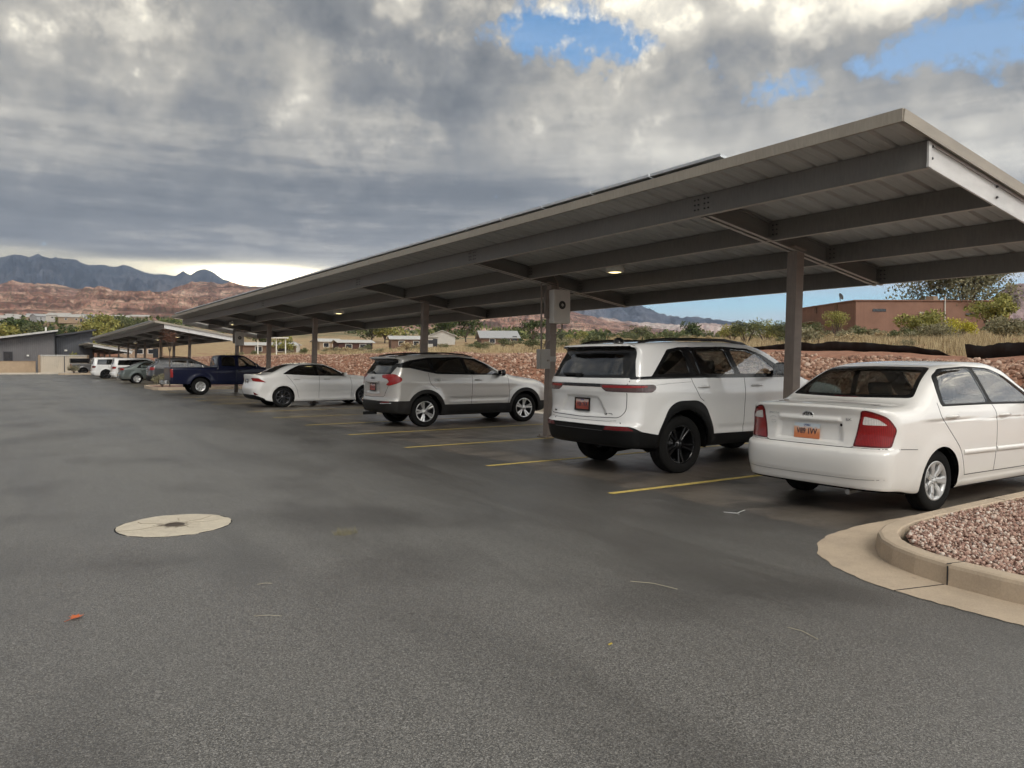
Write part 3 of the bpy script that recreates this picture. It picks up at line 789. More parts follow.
    k = MB(); k.lathe([(.0, .004), (.013, .004), (.015, 0)], 16, Matrix.Translation((xr(-.37, .885) - .002, -.37, .885)) @ Matrix.Rotation(radians(-90), 4, 'Y')); k.build('key_lock', M['gloss_black'], boot)
    ex = MB(); ex.tube([(.16, -.42, .22), (.45, -.42, .235), (.9, -.38, .25)], .026, 12); ex.build('exhaust_pipe', M['silver'], c.root)
    s = MB(); s.box((.62, 0, 1.07), (.5, 1.15, .03), Matrix.Rotation(0, 3, 'Y'), .01); s.build('parcel_shelf', MATS['lining'], c.root)
    s = MB(); s.box((.75, -.02, 1.13), (.09, .27, .035), None, .012); s.build('high_brake_light', MATS['dark_red_lens'], c.root)
    c.seats(2.2, 1.35, .36, .5, .62, .52, M['seat_grey'])
    for x, sg in ((1.05, -1), (1.05, 1), (3.66, -1), (3.66, 1)): c.wheel(x, sg, .312, .19, 'cover7')
    return c

# =================================================================== 2 white SUV
def white_suv(loc):
    M = MATS
    def disp(x, y, z):
        ay = np.abs(y)
        tr = sbx(ay, -1, .34 + np.clip((1.03 - z) * .75, 0, .3), .035)
        rear = .028 * tr * sbx(z, .80, 1.035, .02) * (x < .5)
        side = .010 * sbx(z, .55, .62, .03) * sbx(x, 1.7, 3.4, .06)
        side = side - .010 * np.exp(-((z - 1.06) / .10) ** 2) * sbx(x, .2, 4.5, .3)
        return side, rear, 0
    sp = dict(L=4.92, W=1.96, H=1.80, z0=.35, xmid=2.4, tumble=.33, crown=.035, ktop=.10, kr=.05, bow=.09, dash=3.5, dashz=1.18,
        top=[(-.3, 1.745), (.25, 1.752), (.6, 1.775), (1.3, 1.80), (2.0, 1.80), (2.6, 1.765), (2.9, 1.70), (3.3, 1.51), (3.75, 1.29), (3.95, 1.235), (4.3, 1.20), (4.7, 1.12), (4.9, 1.0), (5.2, .8)],
        rear=[(.2, .26), (.34, .16), (.40, .07), (.48, .03), (.55, .012), (.60, 0), (.66, .0), (.685, .02), (.70, .045), (.78, .06), (.9, .075), (1.05, .070), (1.12, .060), (1.22, .065), (1.27, .085), (1.30, .11), (1.5, .235), (1.66, .33), (1.685, .31), (1.71, .235), (1.74, .235), (1.80, .30)],
        front=[(.2, 4.7), (.4, 4.86), (.7, 4.92), (1.0, 4.90), (1.15, 4.8), (1.3, 4.5)],
        belt=[(-.2, 1.30), (1, 1.30), (3, 1.27), (3.8, 1.21), (4.9, 1.08)],
        half=[(-.2, .95), (.5, .975), (1.2, .985), (3.8, .985), (4.5, .95), (4.9, .90)],
        low=[(0, .07), (.07, .035), (.18, .012), (.35, .002), (.6, 0), (.78, .004), (.9, .014), (1, .03)],
        bottom=[(-.2, .38), (.5, .36), (.9, .34), (4.2, .33), (5, .36)], rbow=(.05, .22), fbow=(.1, .2),
        flare=[(1.06, .41, .50, .02), (4.02, .41, .50, .02)], wells=[(1.06, .41, .455), (4.02, .41, .455)], disp=disp)
    c = Car('suv', 'glossy white SUV with black wheels and black lower bumper parked left of the cream sedan', 'SUV', sp, dict(paint=M['wh_suv']), loc, 0, .025)
    for w in sp['wells']: c.region('well', 'well', None, Circ(*w, ymin=.45), kill=True)
    c.region('under', 'underbody', M['underbody'], lambda v: v[:, 2] - (c.b.bot(v[:, 0]) + .02))
    Q = [(.60, 1.345), (.92, 1.635), (1.15, 1.67), (1.20, 1.345)]
    R = [(1.42, 1.335), (1.36, 1.678), (1.98, 1.688), (2.10, 1.335)]
    F = [(2.20, 1.335), (2.10, 1.685), (2.45, 1.665), (2.70, 1.59), (3.08, 1.335)]
    QV = [(1.30, 1.335), (1.25, 1.645), (1.33, 1.65), (1.395, 1.335)]
    c.region('qwin', 'window', M['glass_dark'], Sreg(Q, .04), -.006, None, True)
    c.region('vwin', 'window', M['glass_dark'], Sreg(QV, .02), -.006, 'rdoor', True)
    c.region('rwin', 'window', M['glass_mid'], Sreg(R, .03), -.006, 'rdoor', True); c.region('fwin', 'window', M['glass_clear'], Sreg(F, .03), -.006, 'fdoor', True)
    DL = [(.20, 1.275), (.22, 1.312), (.50, 1.318), (.88, 1.672), (1.1, 1.705), (2.0, 1.722), (2.5, 1.694), (2.78, 1.61), (3.36, 1.295), (3.36, 1.275), (1.5, 1.285)]
    c.region('dlo', 'window_frame', M['gloss_black'], Sreg(DL, .02), .0, None, True)
    gl = [(-.1, 1.325), (.70, 1.335), (.725, 1.35), (.565, 1.615), (-.1, 1.63)]
    go = [(-.1, 1.285), (.90, 1.295), (.88, 1.33), (.735, 1.715), (-.1, 1.722)]
    c.region('gl', 'rear_window', M['glass_dark'], Rreg(gl, .02, xmax=.62), -.004, 'gate')
    c.region('gf', 'rear_window_band', M['gloss_black'], AND(Rreg(go, .02, xmax=.8), Sreg([(-.3, 1.2), (.24, 1.27), (.62, 1.725), (-.3, 1.725)], .02, ymin=-1)), .001, 'gate')
    c.region('ws', 'windshield', M['glass_clear'], Rreg([(-.1, 1.27), (.78, 1.27), (.62, 1.68), (-.1, 1.70)], .06, xmin=2.6), -.004)
    lr = [(.40, 1.190), (.46, 1.145), (.52, 1.115), (1.3, 1.100), (1.3, 1.205), (.40, 1.215)]
    ls = [(-.3, 1.09), (.46, 1.10), (.55, 1.15), (.55, 1.19), (.50, 1.212), (-.3, 1.22)]
    c.region('lr', 'red_lens', M['red_lens'], AND(Rreg([(.45, 1.172), (.50, 1.165), (1.3, 1.165), (1.3, 1.197), (.45, 1.200)], .006, xmax=.9), Sreg([(-.3, 1.16), (.40, 1.168), (.40, 1.195), (-.3, 1.2)], .01, ymin=.1)), .005, 'lamp', True)
    c.region('lamp', 'tail_light', M['smoke_lens'], AND(Rreg(lr, .012, xmax=.9), Sreg(ls, .03, ymin=.1)), .003, None, True)
    c.region('lbar', 'light_bar', M['gloss_black'], Rreg([(-.1, 1.170), (.46, 1.170), (.41, 1.215), (-.1, 1.215)], .005, xmax=.5), .002, 'gate')
    c.region('refl', 'reflector', M['dark_red_lens'], AND(Rreg([(.54, .612), (.58, .665), (1.3, .665), (1.3, .612)], .01, xmax=.6), Sreg([(-.3, .6), (.20, .61), (.13, .67), (-.3, .67)], .01, ymin=-1)), .004, None, True)
    c.region('arch', 'wheel_arch_trim', M['black_plastic'], Sreg([(.52, .30), (.565, .56), (.76, .90), (.92, .985), (1.30, .985), (1.46, .90), (1.60, .60), (1.64, .30)], .10), .010, None, True)
    c.region('arch2', 'wheel_arch_trim', M['black_plastic'], Sreg([(3.46, .30), (3.50, .60), (3.68, .90), (3.86, .985), (4.24, .985), (4.40, .90), (4.56, .60), (4.60, .3)], .10), .010, None, True)
    c.region('sill', 'sill_cladding', M['black_plastic'], Sreg([(1.5, .2), (1.5, .515), (3.6, .50), (3.6, .2)], .01), .006, None, True)
    c.region('bumpb', 'rear_bumper', M['black_plastic'], AND(Below(.668), OR(Sreg([(-.4, .1), (-.4, .669), (.16, .669), (.30, .60), (.60, .545), (.66, .1)], .04, ymin=-1), Sreg([(-.5, .2), (-.5, .55), (.8, .55), (.8, .2)], .01, ymin=-1))), .002)
    c.region('bumpf', 'front_bumper', M['black_plastic'], AND(Below(.55), lambda v: 4.45 - v[:, 0]), .002)
    RD = [(1.20, 1.30), (1.21, 1.25), (1.34, 1.03), (1.50, .9), (1.60, .62), (1.62, .42), (2.21, .42), (2.26, 1.285)]
    FD = [(2.27, 1.285), (2.22, .42), (3.35, .42), (3.44, .8), (3.42, 1.28)]
    up1 = [(1.21, 1.28), (1.20, 1.67), (2.02, 1.712), (2.27, 1.28)]
    c.region('rdoor', 'door', M['wh_suv'], OR(Sreg(RD, .02), Sreg(up1, .02)), 0, None, True); c.region('fdoor', 'door', M['wh_suv'], Sreg(FD, .02), 0, None, True)
    c.region('gate', 'tailgate', M['wh_suv'], Rreg([(-.1, .755), (.74, .775), (.80, .86), (.815, 1.29), (.8, 1.70), (-.1, 1.72)], .02, xmax=.55), 0)
    c.finish()
    c.seams('panel_gap', [[(1.20, 1.29), (1.22, 1.23), (1.34, 1.02), (1.42, .97)], [(2.265, 1.28), (2.25, .9), (2.22, .42)], [(3.42, 1.27), (3.44, .8), (3.36, .5)]], .009)
    c.seams('panel_gap', [[(.55, 1.20), (.8, 1.22), (1.2, 1.235)]], .004)
    c.rseams('panel_gap', [[(.862, 1.295), (.835, 1.21)], [(.83, 1.10), (.815, .86), (.74, .775), (0, .757)]], .010)
    c.rseams('bumper_crease', [[(0, .715), (.55, .722), (.7, .735)]], .006, .0008)
    c.rseams('bumper_grille', [[(0, .636), (.52, .636)]], .045, .002, M['rubber_dark'])
    c.rseams('chrome_strip', [[(.0, .60), (.52, .60)]], .008, .003, M['gunmetal'])
    for k, x in (('rdoor', 1.42), ('fdoor', 2.50)):
        for sg in (-1, 1): c.handle(x, 1.165, .21, sg, k)
    c.mirror(2.92, 1.37, M['gloss_black'], .28, .20, .16)
    # roof rails, antenna, wiper, spoiler
    for sg in (-1, 1):
        xs = np.array([.55, .72, 1.0, 1.6, 2.2, 2.6, 2.78]); zz = c.b.top_z(xs, np.full(7, .615)); up = [0.0, .022, .030, .030, .030, .02, 0.0]
        r = MB(); r.tube([(x, sg * .615, z + u + .004) for x, z, u in zip(xs, zz, up)], [.016, .02, .022, .022, .022, .02, .014], 8); r.build('roof_rail', M['gloss_black'], c.root)
    zt = float(c.b.top_z(np.array([.78]), np.array([0.0]))[0])
    a = MB(); a.lathe([(.085, -.01), (.075, .02), (.055, .05), (.02, .065), (0, .066)], 20, Matrix.Translation((.74, .0, zt))); a.build('roof_antenna', M['gloss_black'], c.root)
    xr = lambda y, z: float(c.b.rear_x(np.array([y]), np.array([z]))[0]); g = c.parts['gate']
    w = MB(); w.tube([(xr(.0, 1.30) - .02, .06, 1.31), (xr(.2, 1.34) - .022, .2, 1.335), (xr(.42, 1.35) - .018, .45, 1.34)], [.022, .016, .008], 8); w.box((xr(.2, 1.33) - .015, .25, 1.335), (.02, .42, .03), Matrix.Rotation(radians(30), 3, 'Y'), .006); w.build('rear_wiper', M['black_plastic'], g)
    plate(c, xr(0, .93) - .012, .0, .925, radians(2), 'F08 7KR', 'plate_red', g, M['gloss_black'])
    put_text('badge', '4xe', .036, M['gloss_black'], (xr(.62, .82) - .003, .62, .815), g, 0, -.1, 1.2, .0014)
    put_text('badge', 'LIMITED', .030, M['gloss_black'], (xr(.60, .82) - .004, -.56, .815), g, 0, .1, 1.3, .0014)
    for y in (-.38, .30): 
        s = MB(); s.lathe([(0, .003), (.012, .003), (.013, 0)], 12, Matrix.Translation((xr(y * 2, .71) - .001, y * 2, .705)) @ Matrix.Rotation(radians(-90), 4, 'Y')); s.build('parking_sensor', M['grey_plastic'], c.root)
    u = MB(); u.tube([(.35, -.3, .30), (.7, -.3, .32)], .035, 10); u.tube([(.8, -.55, .3), (1.06, -.1, .33), (1.06, .6, .33)], .045, 8); u.box((1.0, .0, .36), (.5, .5, .16), None, .04); u.build('axle_and_exhaust', M['underbody'], c.root)
    c.seats(2.35, 1.45, .58, .52, .66, .56)
    for x, sg in ((1.06, -1), (1.06, 1), (4.02, -1), (4.02, 1)): c.wheel(x, sg, .392, .26, 'suv_black')
    return c

# =================================================================== 3 silver crossover
def silver_suv(loc):
    M = MATS
    def disp(x, y, z):
        ay = np.abs(y)
        rear = .02 * sbx(ay, -1, .36, .03) * sbx(z, .80, 1.0, .02) * (x < .5)
        side = .008 * sbx(z, .58, .66, .03) * sbx(x, 1.6, 3.2, .08) - .008 * np.exp(-((z - (1.03 - .02 * x)) / .07) ** 2)
        return side, rear, 0
    sp = dict(L=4.60, W=1.84, H=1.68, z0=.28, xmid=2.1, tumble=.33, crown=.035, ktop=.12, kr=.05, bow=.09, dash=3.2, dashz=1.08,
        top=[(-.3, 1.60), (.2, 1.61), (.6, 1.645), (1.2, 1.672), (1.8, 1.668), (2.3, 1.62), (2.7, 1.48), (3.1, 1.29), (3.4, 1.18), (3.7, 1.13), (4.1, 1.07), (4.45, .96), (4.8, .8)],
        rear=[(.15, .28), (.28, .17), (.36, .06), (.45, .02), (.55, 0), (.60, .0), (.63, .03), (.7, .05), (.85, .055), (1.02, .05), (1.15, .075), (1.20, .11), (1.4, .26), (1.52, .34), (1.545, .28), (1.57, .18), (1.62, .18), (1.7, .25)],
        front=[(.15, 4.42), (.35, 4.54), (.6, 4.60), (.85, 4.57), (1.0, 4.45), (1.15, 4.1)],
        belt=[(-.2, 1.25), (.4, 1.25), (1.0, 1.20), (2, 1.165), (3.1, 1.14), (3.6, 1.06), (4.4, .93)],
        half=[(-.2, .88), (.5, .91), (1.2, .922), (3.5, .922), (4.2, .88), (4.6, .82)],
        low=[(0, .07), (.07, .04), (.2, .014), (.38, .003), (.6, 0), (.8, .006), (.92, .018), (1, .034)],
        bottom=[(-.2, .34), (.5, .29), (.8, .25), (3.8, .24), (4.7, .3)], rbow=(.06, .24), fbow=(.12, .22),
        flare=[(.98, .37, .45, .02), (3.705, .37, .45, .02)], wells=[(.98, .37, .40), (3.705, .37, .40)], disp=disp)
    c = Car('suv', 'warm silver crossover with grey lower cladding and red swept tail lamps in mid row', 'SUV', sp, dict(paint=M['silver_paint']), loc, 0, .027)
    for w in sp['wells']: c.region('well', 'well', None, Circ(*w, ymin=.45), kill=True)
    c.region('under', 'underbody', M['underbody'], lambda v: v[:, 2] - (c.b.bot(v[:, 0]) + .02))
    c.region('qwin', 'window', M['glass_dark'], Sreg([(.58, 1.395), (.70, 1.48), (1.08, 1.545), (1.12, 1.29)], .03), -.006, None, True)
    c.region('rwin', 'window', M['glass_dark'], Sreg([(1.22, 1.255), (1.17, 1.55), (1.94, 1.565), (2.04, 1.215)], .03), -.006, 'rdoor', True)
    c.region('fwin', 'window', M['glass_mid'], Sreg([(2.13, 1.215), (2.04, 1.562), (2.28, 1.53), (2.55, 1.42), (2.94, 1.195)], .03), -.006, 'fdoor', True)
    DL = [(.33, 1.36), (.33, 1.43), (.62, 1.52), (1.1, 1.585), (1.9, 1.602), (2.35, 1.56), (2.6, 1.455), (3.10, 1.165), (2.1, 1.185), (1.3, 1.205), (1.0, 1.26), (.62, 1.345)]
    c.region('dlo', 'window_frame', M['gloss_black'], Sreg(DL, .04), 0, None, True)
    c.region('gl', 'rear_window', M['glass_dark'], Rreg([(-.1, 1.235), (.62, 1.245), (.66, 1.27), (.52, 1.485), (-.1, 1.495)], .03, xmax=.7), -.004, 'gate')
    c.region('gf', 'rear_window_band', M['gloss_black'], AND(Rreg([(-.1, 1.20), (.72, 1.21), (.80, 1.25), (.66, 1.55), (-.1, 1.555)], .02, xmax=.75), Sreg([(-.4, 1.1), (.16, 1.17), (.50, 1.565), (-.4, 1.565)], .02, ymin=-1)), .001, 'gate')
    c.region('ws', 'windshield', M['glass_clear'], Rreg([(-.1, 1.19), (.72, 1.18), (.58, 1.56), (-.1, 1.60)], .06, xmin=2.2), -.004)
    lr = [(.42, 1.19), (.50, 1.13), (.68, 1.10), (.74, 1.04), (.66, .975), (.70, .955), (1.3, .98), (1.3, 1.22), (.8, 1.215), (.60, 1.20)]
    ls = [(-.3, .93), (.16, .955), (.36, 1.04), (.40, 1.10), (.28, 1.20), (.12, 1.235), (-.3, 1.235)]
    c.region('lamp', 'tail_light', M['red_lens'], AND(Rreg(lr, .02, xmax=.8), Sreg(ls, .04, ymin=.1)), .007, None, True)
    c.region('arch', 'wheel_arch_trim', M['grey_plastic'], Circ(.98, .37, .485, .4), .009, None, True)
    c.region('arch2', 'wheel_arch_trim', M['grey_plastic'], Circ(3.705, .37, .485, .4), .009, None, True)
    c.region('sill', 'sill_cladding', M['grey_plastic'], Sreg([(1.3, .2), (1.3, .50), (3.4, .49), (3.4, .2)], .01), .006, None, True)
    c.region('bump', 'rear_bumper', M['grey_plastic'], AND(Below(.605), lambda v: v[:, 0] - .62), .002)
    c.region('fb', 'front_bumper', M['grey_plastic'], AND(Below(.52), lambda v: 3.95 - v[:, 0]), .002)
    c.region('hl', 'headlight', M['clear_lens'], AND(Rreg([(.60, .86), (.60, .96), (1.2, 1.02), (1.2, .84)], .02, xmin=3.9), Sreg([(4.10, .93), (4.12, 1.01), (4.8, .94), (4.8, .84)], .02, ymin=.1)), .004, None, True)
    c.region('rdoor', 'door', M['silver_paint'], Sreg([(1.05, 1.25), (1.08, 1.0), (1.25, .85), (1.42, .6), (1.45, .35), (2.16, .35), (2.20, 1.2), (2.0, 1.61), (1.12, 1.6)], .02), 0, None, True)
    c.region('fdoor', 'door', M['silver_paint'], Sreg([(2.21, 1.2), (2.17, .35), (3.18, .35), (3.24, .7), (3.2, 1.15)], .02), 0, None, True)
    c.region('gate', 'tailgate', M['silver_paint'], Rreg([(-.1, .68), (.58, .70), (.70, .95), (.78, 1.22), (.7, 1.56), (-.1, 1.58)], .03, xmax=.55), 0)
    c.finish()
    c.seams('panel_gap', [[(1.05, 1.23), (1.08, 1.0), (1.25, .85)], [(2.20, 1.17), (2.19, .8), (2.16, .36)], [(3.2, 1.14), (3.24, .7), (3.18, .4)]], .010)
    c.rseams('panel_gap', [[(.72, .95), (.58, .70), (0, .682)], [(0, 1.02), (.40, 1.03)]], .010)
    c.seams('chrome_strip', [[(.345, 1.44), (.62, 1.53), (1.1, 1.592), (1.9, 1.61), (2.35, 1.567)]], .010, .004, M['chrome'])
    c.rseams('chrome_strip', [[(.50, .545), (.82, .56)]], .02, .006, M['chrome']); c.rseams('reflector', [[(.54, .575), (.78, .585)]], .035, .008, M['dark_red_lens'])
    c.rseams('chrome_strip', [[(0, 1.025), (.30, 1.025)]], .03, .012, M['silver_paint'])
    for k, x in (('rdoor', 1.28), ('fdoor', 2.37)):
        for sg in (-1, 1): c.handle(x, 1.06, .2, sg, k, M['silver'])
    c.mirror(2.96, 1.19, M['gloss_black'], .2, .15, .13)
    for sg in (-1, 1):
        xs = np.array([.45, .7, 1.2, 1.7, 2.15, 2.35]); zz = c.b.top_z(xs, np.full(6, .57)); up = [0, .022, .03, .03, .022, 0]
        r = MB(); r.tube([(x, sg * .57, z + u + .004) for x, z, u in zip(xs, zz, up)], .018, 8); r.build('roof_rail', M['grey_plastic'], c.root)
    xr = lambda y, z: float(c.b.rear_x(np.array([y]), np.array([z]))[0]); g = c.parts['gate']
    plate(c, xr(0, .9) - .012, .0, .91, radians(2), 'C41 6TP', 'plate_red', g, M['gloss_black'])
    put_text('badge', 'GMC', .075, M['gunmetal'], (xr(0, 1.10) - .004, .0, 1.115), g, .1, 0, 1.3, .003)
    put_text('badge', 'TERRAIN', .03, M['gunmetal'], (xr(.5, .75) - .004, .45, .76), g, .0, -.08, 1.2, .001)
    w = MB(); w.tube([(xr(.0, 1.24) - .02, .05, 1.25), (xr(.3, 1.27) - .02, .35, 1.27)], [.02, .008], 8); w.build('rear_wiper', M['black_plastic'], g)
    h = MB(); h.box((-.02, 0, .31), (.32, .07, .07), None, .01); h.build('tow_hitch', M['black_plastic'], c.root)
    c.seats(2.15, 1.25, .5, .5, .62, .54)
    for x, sg in ((.98, -1), (.98, 1), (3.705, -1), (3.705, 1)): c.wheel(x, sg, .355, .23, 'suv_two')
    return c

# =================================================================== 4 white sports sedan
def sport_sedan(loc):
    M = MATS
    sp = dict(L=4.66, W=1.81, H=1.435, z0=.18, xmid=2.2, tumble=.40, crown=.045, ktop=.12, kr=.05, bow=.10, dash=3.2, dashz=.92,
        top=[(-.3, 1.075), (.05, 1.075), (.3, 1.075), (.5, 1.09), (.75, 1.18), (1.1, 1.33), (1.5, 1.425), (1.9, 1.44), (2.3, 1.42), (2.7, 1.31), (3.1, 1.13), (3.35, 1.045), (3.6, 1.02), (4.1, .95), (4.4, .84), (4.8, .7)],
        rear=[(.1, .3), (.25, .16), (.34, .07), (.42, .03), (.6, 0), (.72, .03), (.85, .075), (1.0, .06), (1.06, .05), (1.1, .07)],
        front=[(.1, 4.5), (.3, 4.63), (.5, 4.66), (.7, 4.62), (.85, 4.45), (1.0, 4.0)],
        belt=[(-.2, 1.04), (1.0, 1.045), (2, 1.0), (3, .975), (3.6, .94), (4.4, .82)],
        half=[(-.2, .86), (.5, .89), (1.2, .905), (2.2, .89), (3.7, .905), (4.3, .86), (4.7, .8)],
        low=[(0, .05), (.08, .03), (.2, .035), (.35, .03), (.5, .012), (.65, 0), (.82, .006), (.93, .02), (1, .04)],
        bottom=[(-.2, .30), (.35, .24), (.7, .17), (4.1, .16), (4.7, .2)], rbow=(.07, .22), fbow=(.14, .2),
        flare=[(.99, .335, .40, .022), (3.79, .335, .40, .02)], wells=[(.99, .335, .365), (3.79, .335, .365)])
    c = Car('sedan', 'bright white sports sedan with dark wheels parked between silver crossover and blue pickup', 'car', sp, dict(paint=M['wh_sport']), loc, 0, .03)
    for w in sp['wells']: c.region('well', 'well', None, Circ(*w, ymin=.45), kill=True)
    c.region('under', 'underbody', M['underbody'], lambda v: v[:, 2] - (c.b.bot(v[:, 0]) + .02))
    c.region('rwin', 'window', M['glass_dark'], Sreg([(1.10, 1.085), (1.30, 1.22), (1.60, 1.34), (2.02, 1.36), (2.08, 1.035)], .03), -.006, 'rdoor', True)
    c.region('fwin', 'window', M['glass_mid'], Sreg([(2.17, 1.03), (2.12, 1.355), (2.4, 1.32), (2.65, 1.225), (3.0, 1.01)], .03), -.006, 'fdoor', True)
    c.region('dlo', 'window_frame', M['gloss_black'], Sreg([(.98, 1.075), (1.22, 1.22), (1.55, 1.362), (2.05, 1.388), (2.42, 1.35), (2.7, 1.245), (3.12, .995), (2.1, 1.01)], .04), 0, None, True)
    c.region('bl', 'rear_window', M['glass_dark'], Rreg([(-.1, 1.12), (.62, 1.13), (.50, 1.36), (-.1, 1.38)], .04, xmax=1.5), -.004)
    c.region('ws', 'windshield', M['glass_clear'], Rreg([(-.1, 1.06), (.70, 1.04), (.54, 1.36), (-.1, 1.39)], .06, xmin=2.3), -.004)
    c.region('lamp', 'tail_light', M['red_lens'], AND(Rreg([(.45, .93), (.55, .86), (1.3, .78), (1.3, 1.0), (.55, .97)], .02, xmax=.8), Sreg([(-.3, .78), (.20, .84), (.47, .80), (.22, .95), (-.3, .99)], .02, ymin=.1)), .006, None, True)
    c.region('refl', 'reflector', M['dark_red_lens'], AND(Rreg([(.70, .42), (.70, .54), (1.3, .50), (1.3, .42)], .02, xmax=.6), Sreg([(-.3, .40), (.24, .40), (.04, .54), (-.3, .54)], .02, ymin=-1)), .004, None, True)
    c.region('diff', 'rear_diffuser', M['black_plastic'], Sreg([(-.4, .1), (-.4, .44), (.10, .42), (.40, .30), (.5, .1)], .04, ymin=-1), .002)
    c.region('rdoor', 'door', M['wh_sport'], Sreg([(1.08, 1.06), (1.22, .9), (1.42, .62), (1.50, .28), (2.16, .27), (2.18, 1.0), (2.05, 1.4), (1.4, 1.33)], .03), 0, None, True)
    c.region('fdoor', 'door', M['wh_sport'], Sreg([(2.19, 1.0), (2.17, .27), (3.28, .27), (3.32, .7), (3.25, .98)], .03), 0, None, True)
    c.region('boot', 'boot_lid', M['wh_sport'], Rreg([(-.1, .68), (.48, .70), (.56, .93), (.62, 1.08), (-.1, 1.12)], .02, xmax=.5), 0)
    c.finish()
    c.seams('panel_gap', [[(1.08, 1.05), (1.22, .9), (1.42, .62), (1.50, .30)], [(2.185, .99), (2.17, .28)], [(3.25, .97), (3.31, .7), (3.28, .28)]], .010)
    for k, x in (('rdoor', 1.42), ('fdoor', 2.45)):
        for sg in (-1, 1): c.handle(x, .90, .2, sg, k)
    c.mirror(3.02, 1.02, M['wh_sport'], .2, .14, .13)
    xr = lambda y, z: float(c.b.rear_x(np.array([y]), np.array([z]))[0])
    plate(c, xr(0, .83) - .012, .0, .83, radians(2), 'D72 9LM', 'plate_white', c.parts['boot'], M['gloss_black'])
    c.seats(2.15, 1.3, .32, .5, .6, .5)
    for x, sg in ((.99, -1), (.99, 1), (3.79, -1), (3.79, 1)): c.wheel(x, sg, .335, .235, 'sport')
    return c

# =================================================================== pickups: cab and cargo bed
def pickup(loc, label, mat, name='pickup_truck', cap=False, scale=1.0, wheel='truck', H=1.76, bedz=1.22, L=5.15):
    M = MATS; r = .375
    xc0, xc1 = 2.05, 3.95
    sp = dict(L=L, W=1.78, H=H, z0=.42, xmid=2.6, tumble=.28, crown=.03, ktop=.10, kr=.05, bow=.08, dash=3.6, dashz=1.15,
        top=[(-.3, bedz), (1.0, bedz), (1.95, bedz + .005), (1.99, bedz + .02), (2.02, bedz + .25), (2.06, H - .12), (2.14, H - .03), (2.4, H), (3.0, H), (3.25, H - .04), (3.45, H - .14), (3.9, bedz + .08), (4.02, bedz + .01), (4.4, bedz - .03), (5.0, bedz - .12), (5.3, bedz - .3)],
        rear=[(.3, .12), (.46, .10), (.5, .09), (.8, .08), (1.1, .08), (1.3, .085)],
        front=[(.3, L - .1), (.6, L), (.95, L - .02), (1.1, L - .1)],
        belt=[(-.2, bedz - .04), (2, bedz - .04), (4, bedz - .04), (5.2, bedz - .16)],
        half=[(-.2, .86), (.4, .88), (4.5, .89), (5.2, .85)],
        low=[(0, .05), (.1, .02), (.3, .0), (.7, 0), (.9, .008), (1, .022)],
        bottom=[(-.2, .50), (.8, .46), (4.2, .42), (5.2, .42)], rbow=(.005, .05), fbow=(.08, .12),
        flare=[(1.32, .39, .47, .03), (4.30, .39, .47, .03)], wells=[(1.32, .39, .43), (4.30, .39, .43)])
    c = Car(name, label, 'pickup truck', sp, dict(paint=mat), loc, 0, .032)
    for w in sp['wells']: c.region('well', 'well', None, Circ(*w, ymin=.45), kill=True)
    c.region('under', 'underbody', M['underbody'], lambda v: v[:, 2] - (c.b.bot(v[:, 0]) + .02))
    c.region('bed', 'bed', None, lambda v: np.maximum.reduce([.16 - v[:, 0], v[:, 0] - 1.92, np.abs(v[:, 1]) - .76, .9 - v[:, 2]]), kill=True)
    wt = H - .09
    c.region('rwin', 'window', M['glass_dark'], Sreg([(2.22, bedz + .05), (2.22, wt), (2.78, wt), (2.80, bedz + .03)], .05), -.006, None, True)
    c.region('fwin', 'window', M['glass_clear'], Sreg([(2.95, bedz + .0), (2.93, wt), (3.22, wt - .01), (3.42, wt - .11), (3.72, bedz + .02)], .05), -.006, 'fdoor', True)
    c.region('bw', 'rear_window', M['glass_mid'], Rreg([(-.1, bedz + .09), (.62, bedz + .09), (.56, H - .10), (-.1, H - .10)], .06, xmax=2.3, xmin=1.9), -.004)
    c.region('ws', 'windshield', M['glass_clear'], Rreg([(-.1, bedz + .05), (.72, bedz + .05), (.60, H - .09), (-.1, H - .07)], .06, xmin=3.0), -.004)
    c.region('lamp', 'tail_light', M['red_lens'], AND(Rreg([(.76, .78), (.76, 1.14), (1.2, 1.14), (1.2, .78)], .02, xmax=.4), Sreg([(-.3, .78), (.20, .78), (.20, 1.14), (-.3, 1.14)], .01, ymin=.1)), .008, None, True)
    c.region('fdoor', 'door', mat, Sreg([(2.83, .52), (2.83, H - .06), (3.3, H - .06), (3.78, bedz), (3.9, .9), (3.86, .52)], .03), 0, None, True)
    c.region('gate', 'tailgate', mat, Rreg([(-.1, .68), (.74, .68), (.74, bedz - .02), (-.1, bedz - .02)], .02, xmax=.3), 0)
    c.finish(True)
    c.seams('panel_gap', [[(2.83, bedz), (2.83, .53)], [(3.8, bedz - .03), (3.9, .9), (3.86, .53)], [(2.0, bedz - .03), (2.0, .50)], [(2.83, .53), (3.86, .53)]], .012)
    c.rseams('panel_gap', [[(.75, 1.17), (.75, .68), (0, .675)]], .012)
    b = MB(); b.box((1.04, 0, .80), (1.76, 1.52, .03)); b.box((.175, 0, 1.0), (.03, 1.52, .40)); b.box((1.905, 0, 1.0), (.03, 1.52, .40))
    for sg in (-1, 1): b.box((1.04, sg * .745, 1.0), (1.76, .03, .40))
    b.build('cargo_bed', M['black_plastic'], c.root)
    rb = MB(); rb.box((-.02, 0, .57), (.16, 1.70, .17), None, .03); rb.build('rear_bumper', M['chrome'] if not cap else M['black_plastic'], c.root)
    xr = lambda y, z: float(c.b.rear_x(np.array([y]), np.array([z]))[0])
    plate(c, -.115, 0, .56, 0, 'Z53 0HW', 'plate_white', c.root)
    c.mirror(3.7, bedz + .03, mat if not cap else M['black_plastic'], .2, .16, .1)
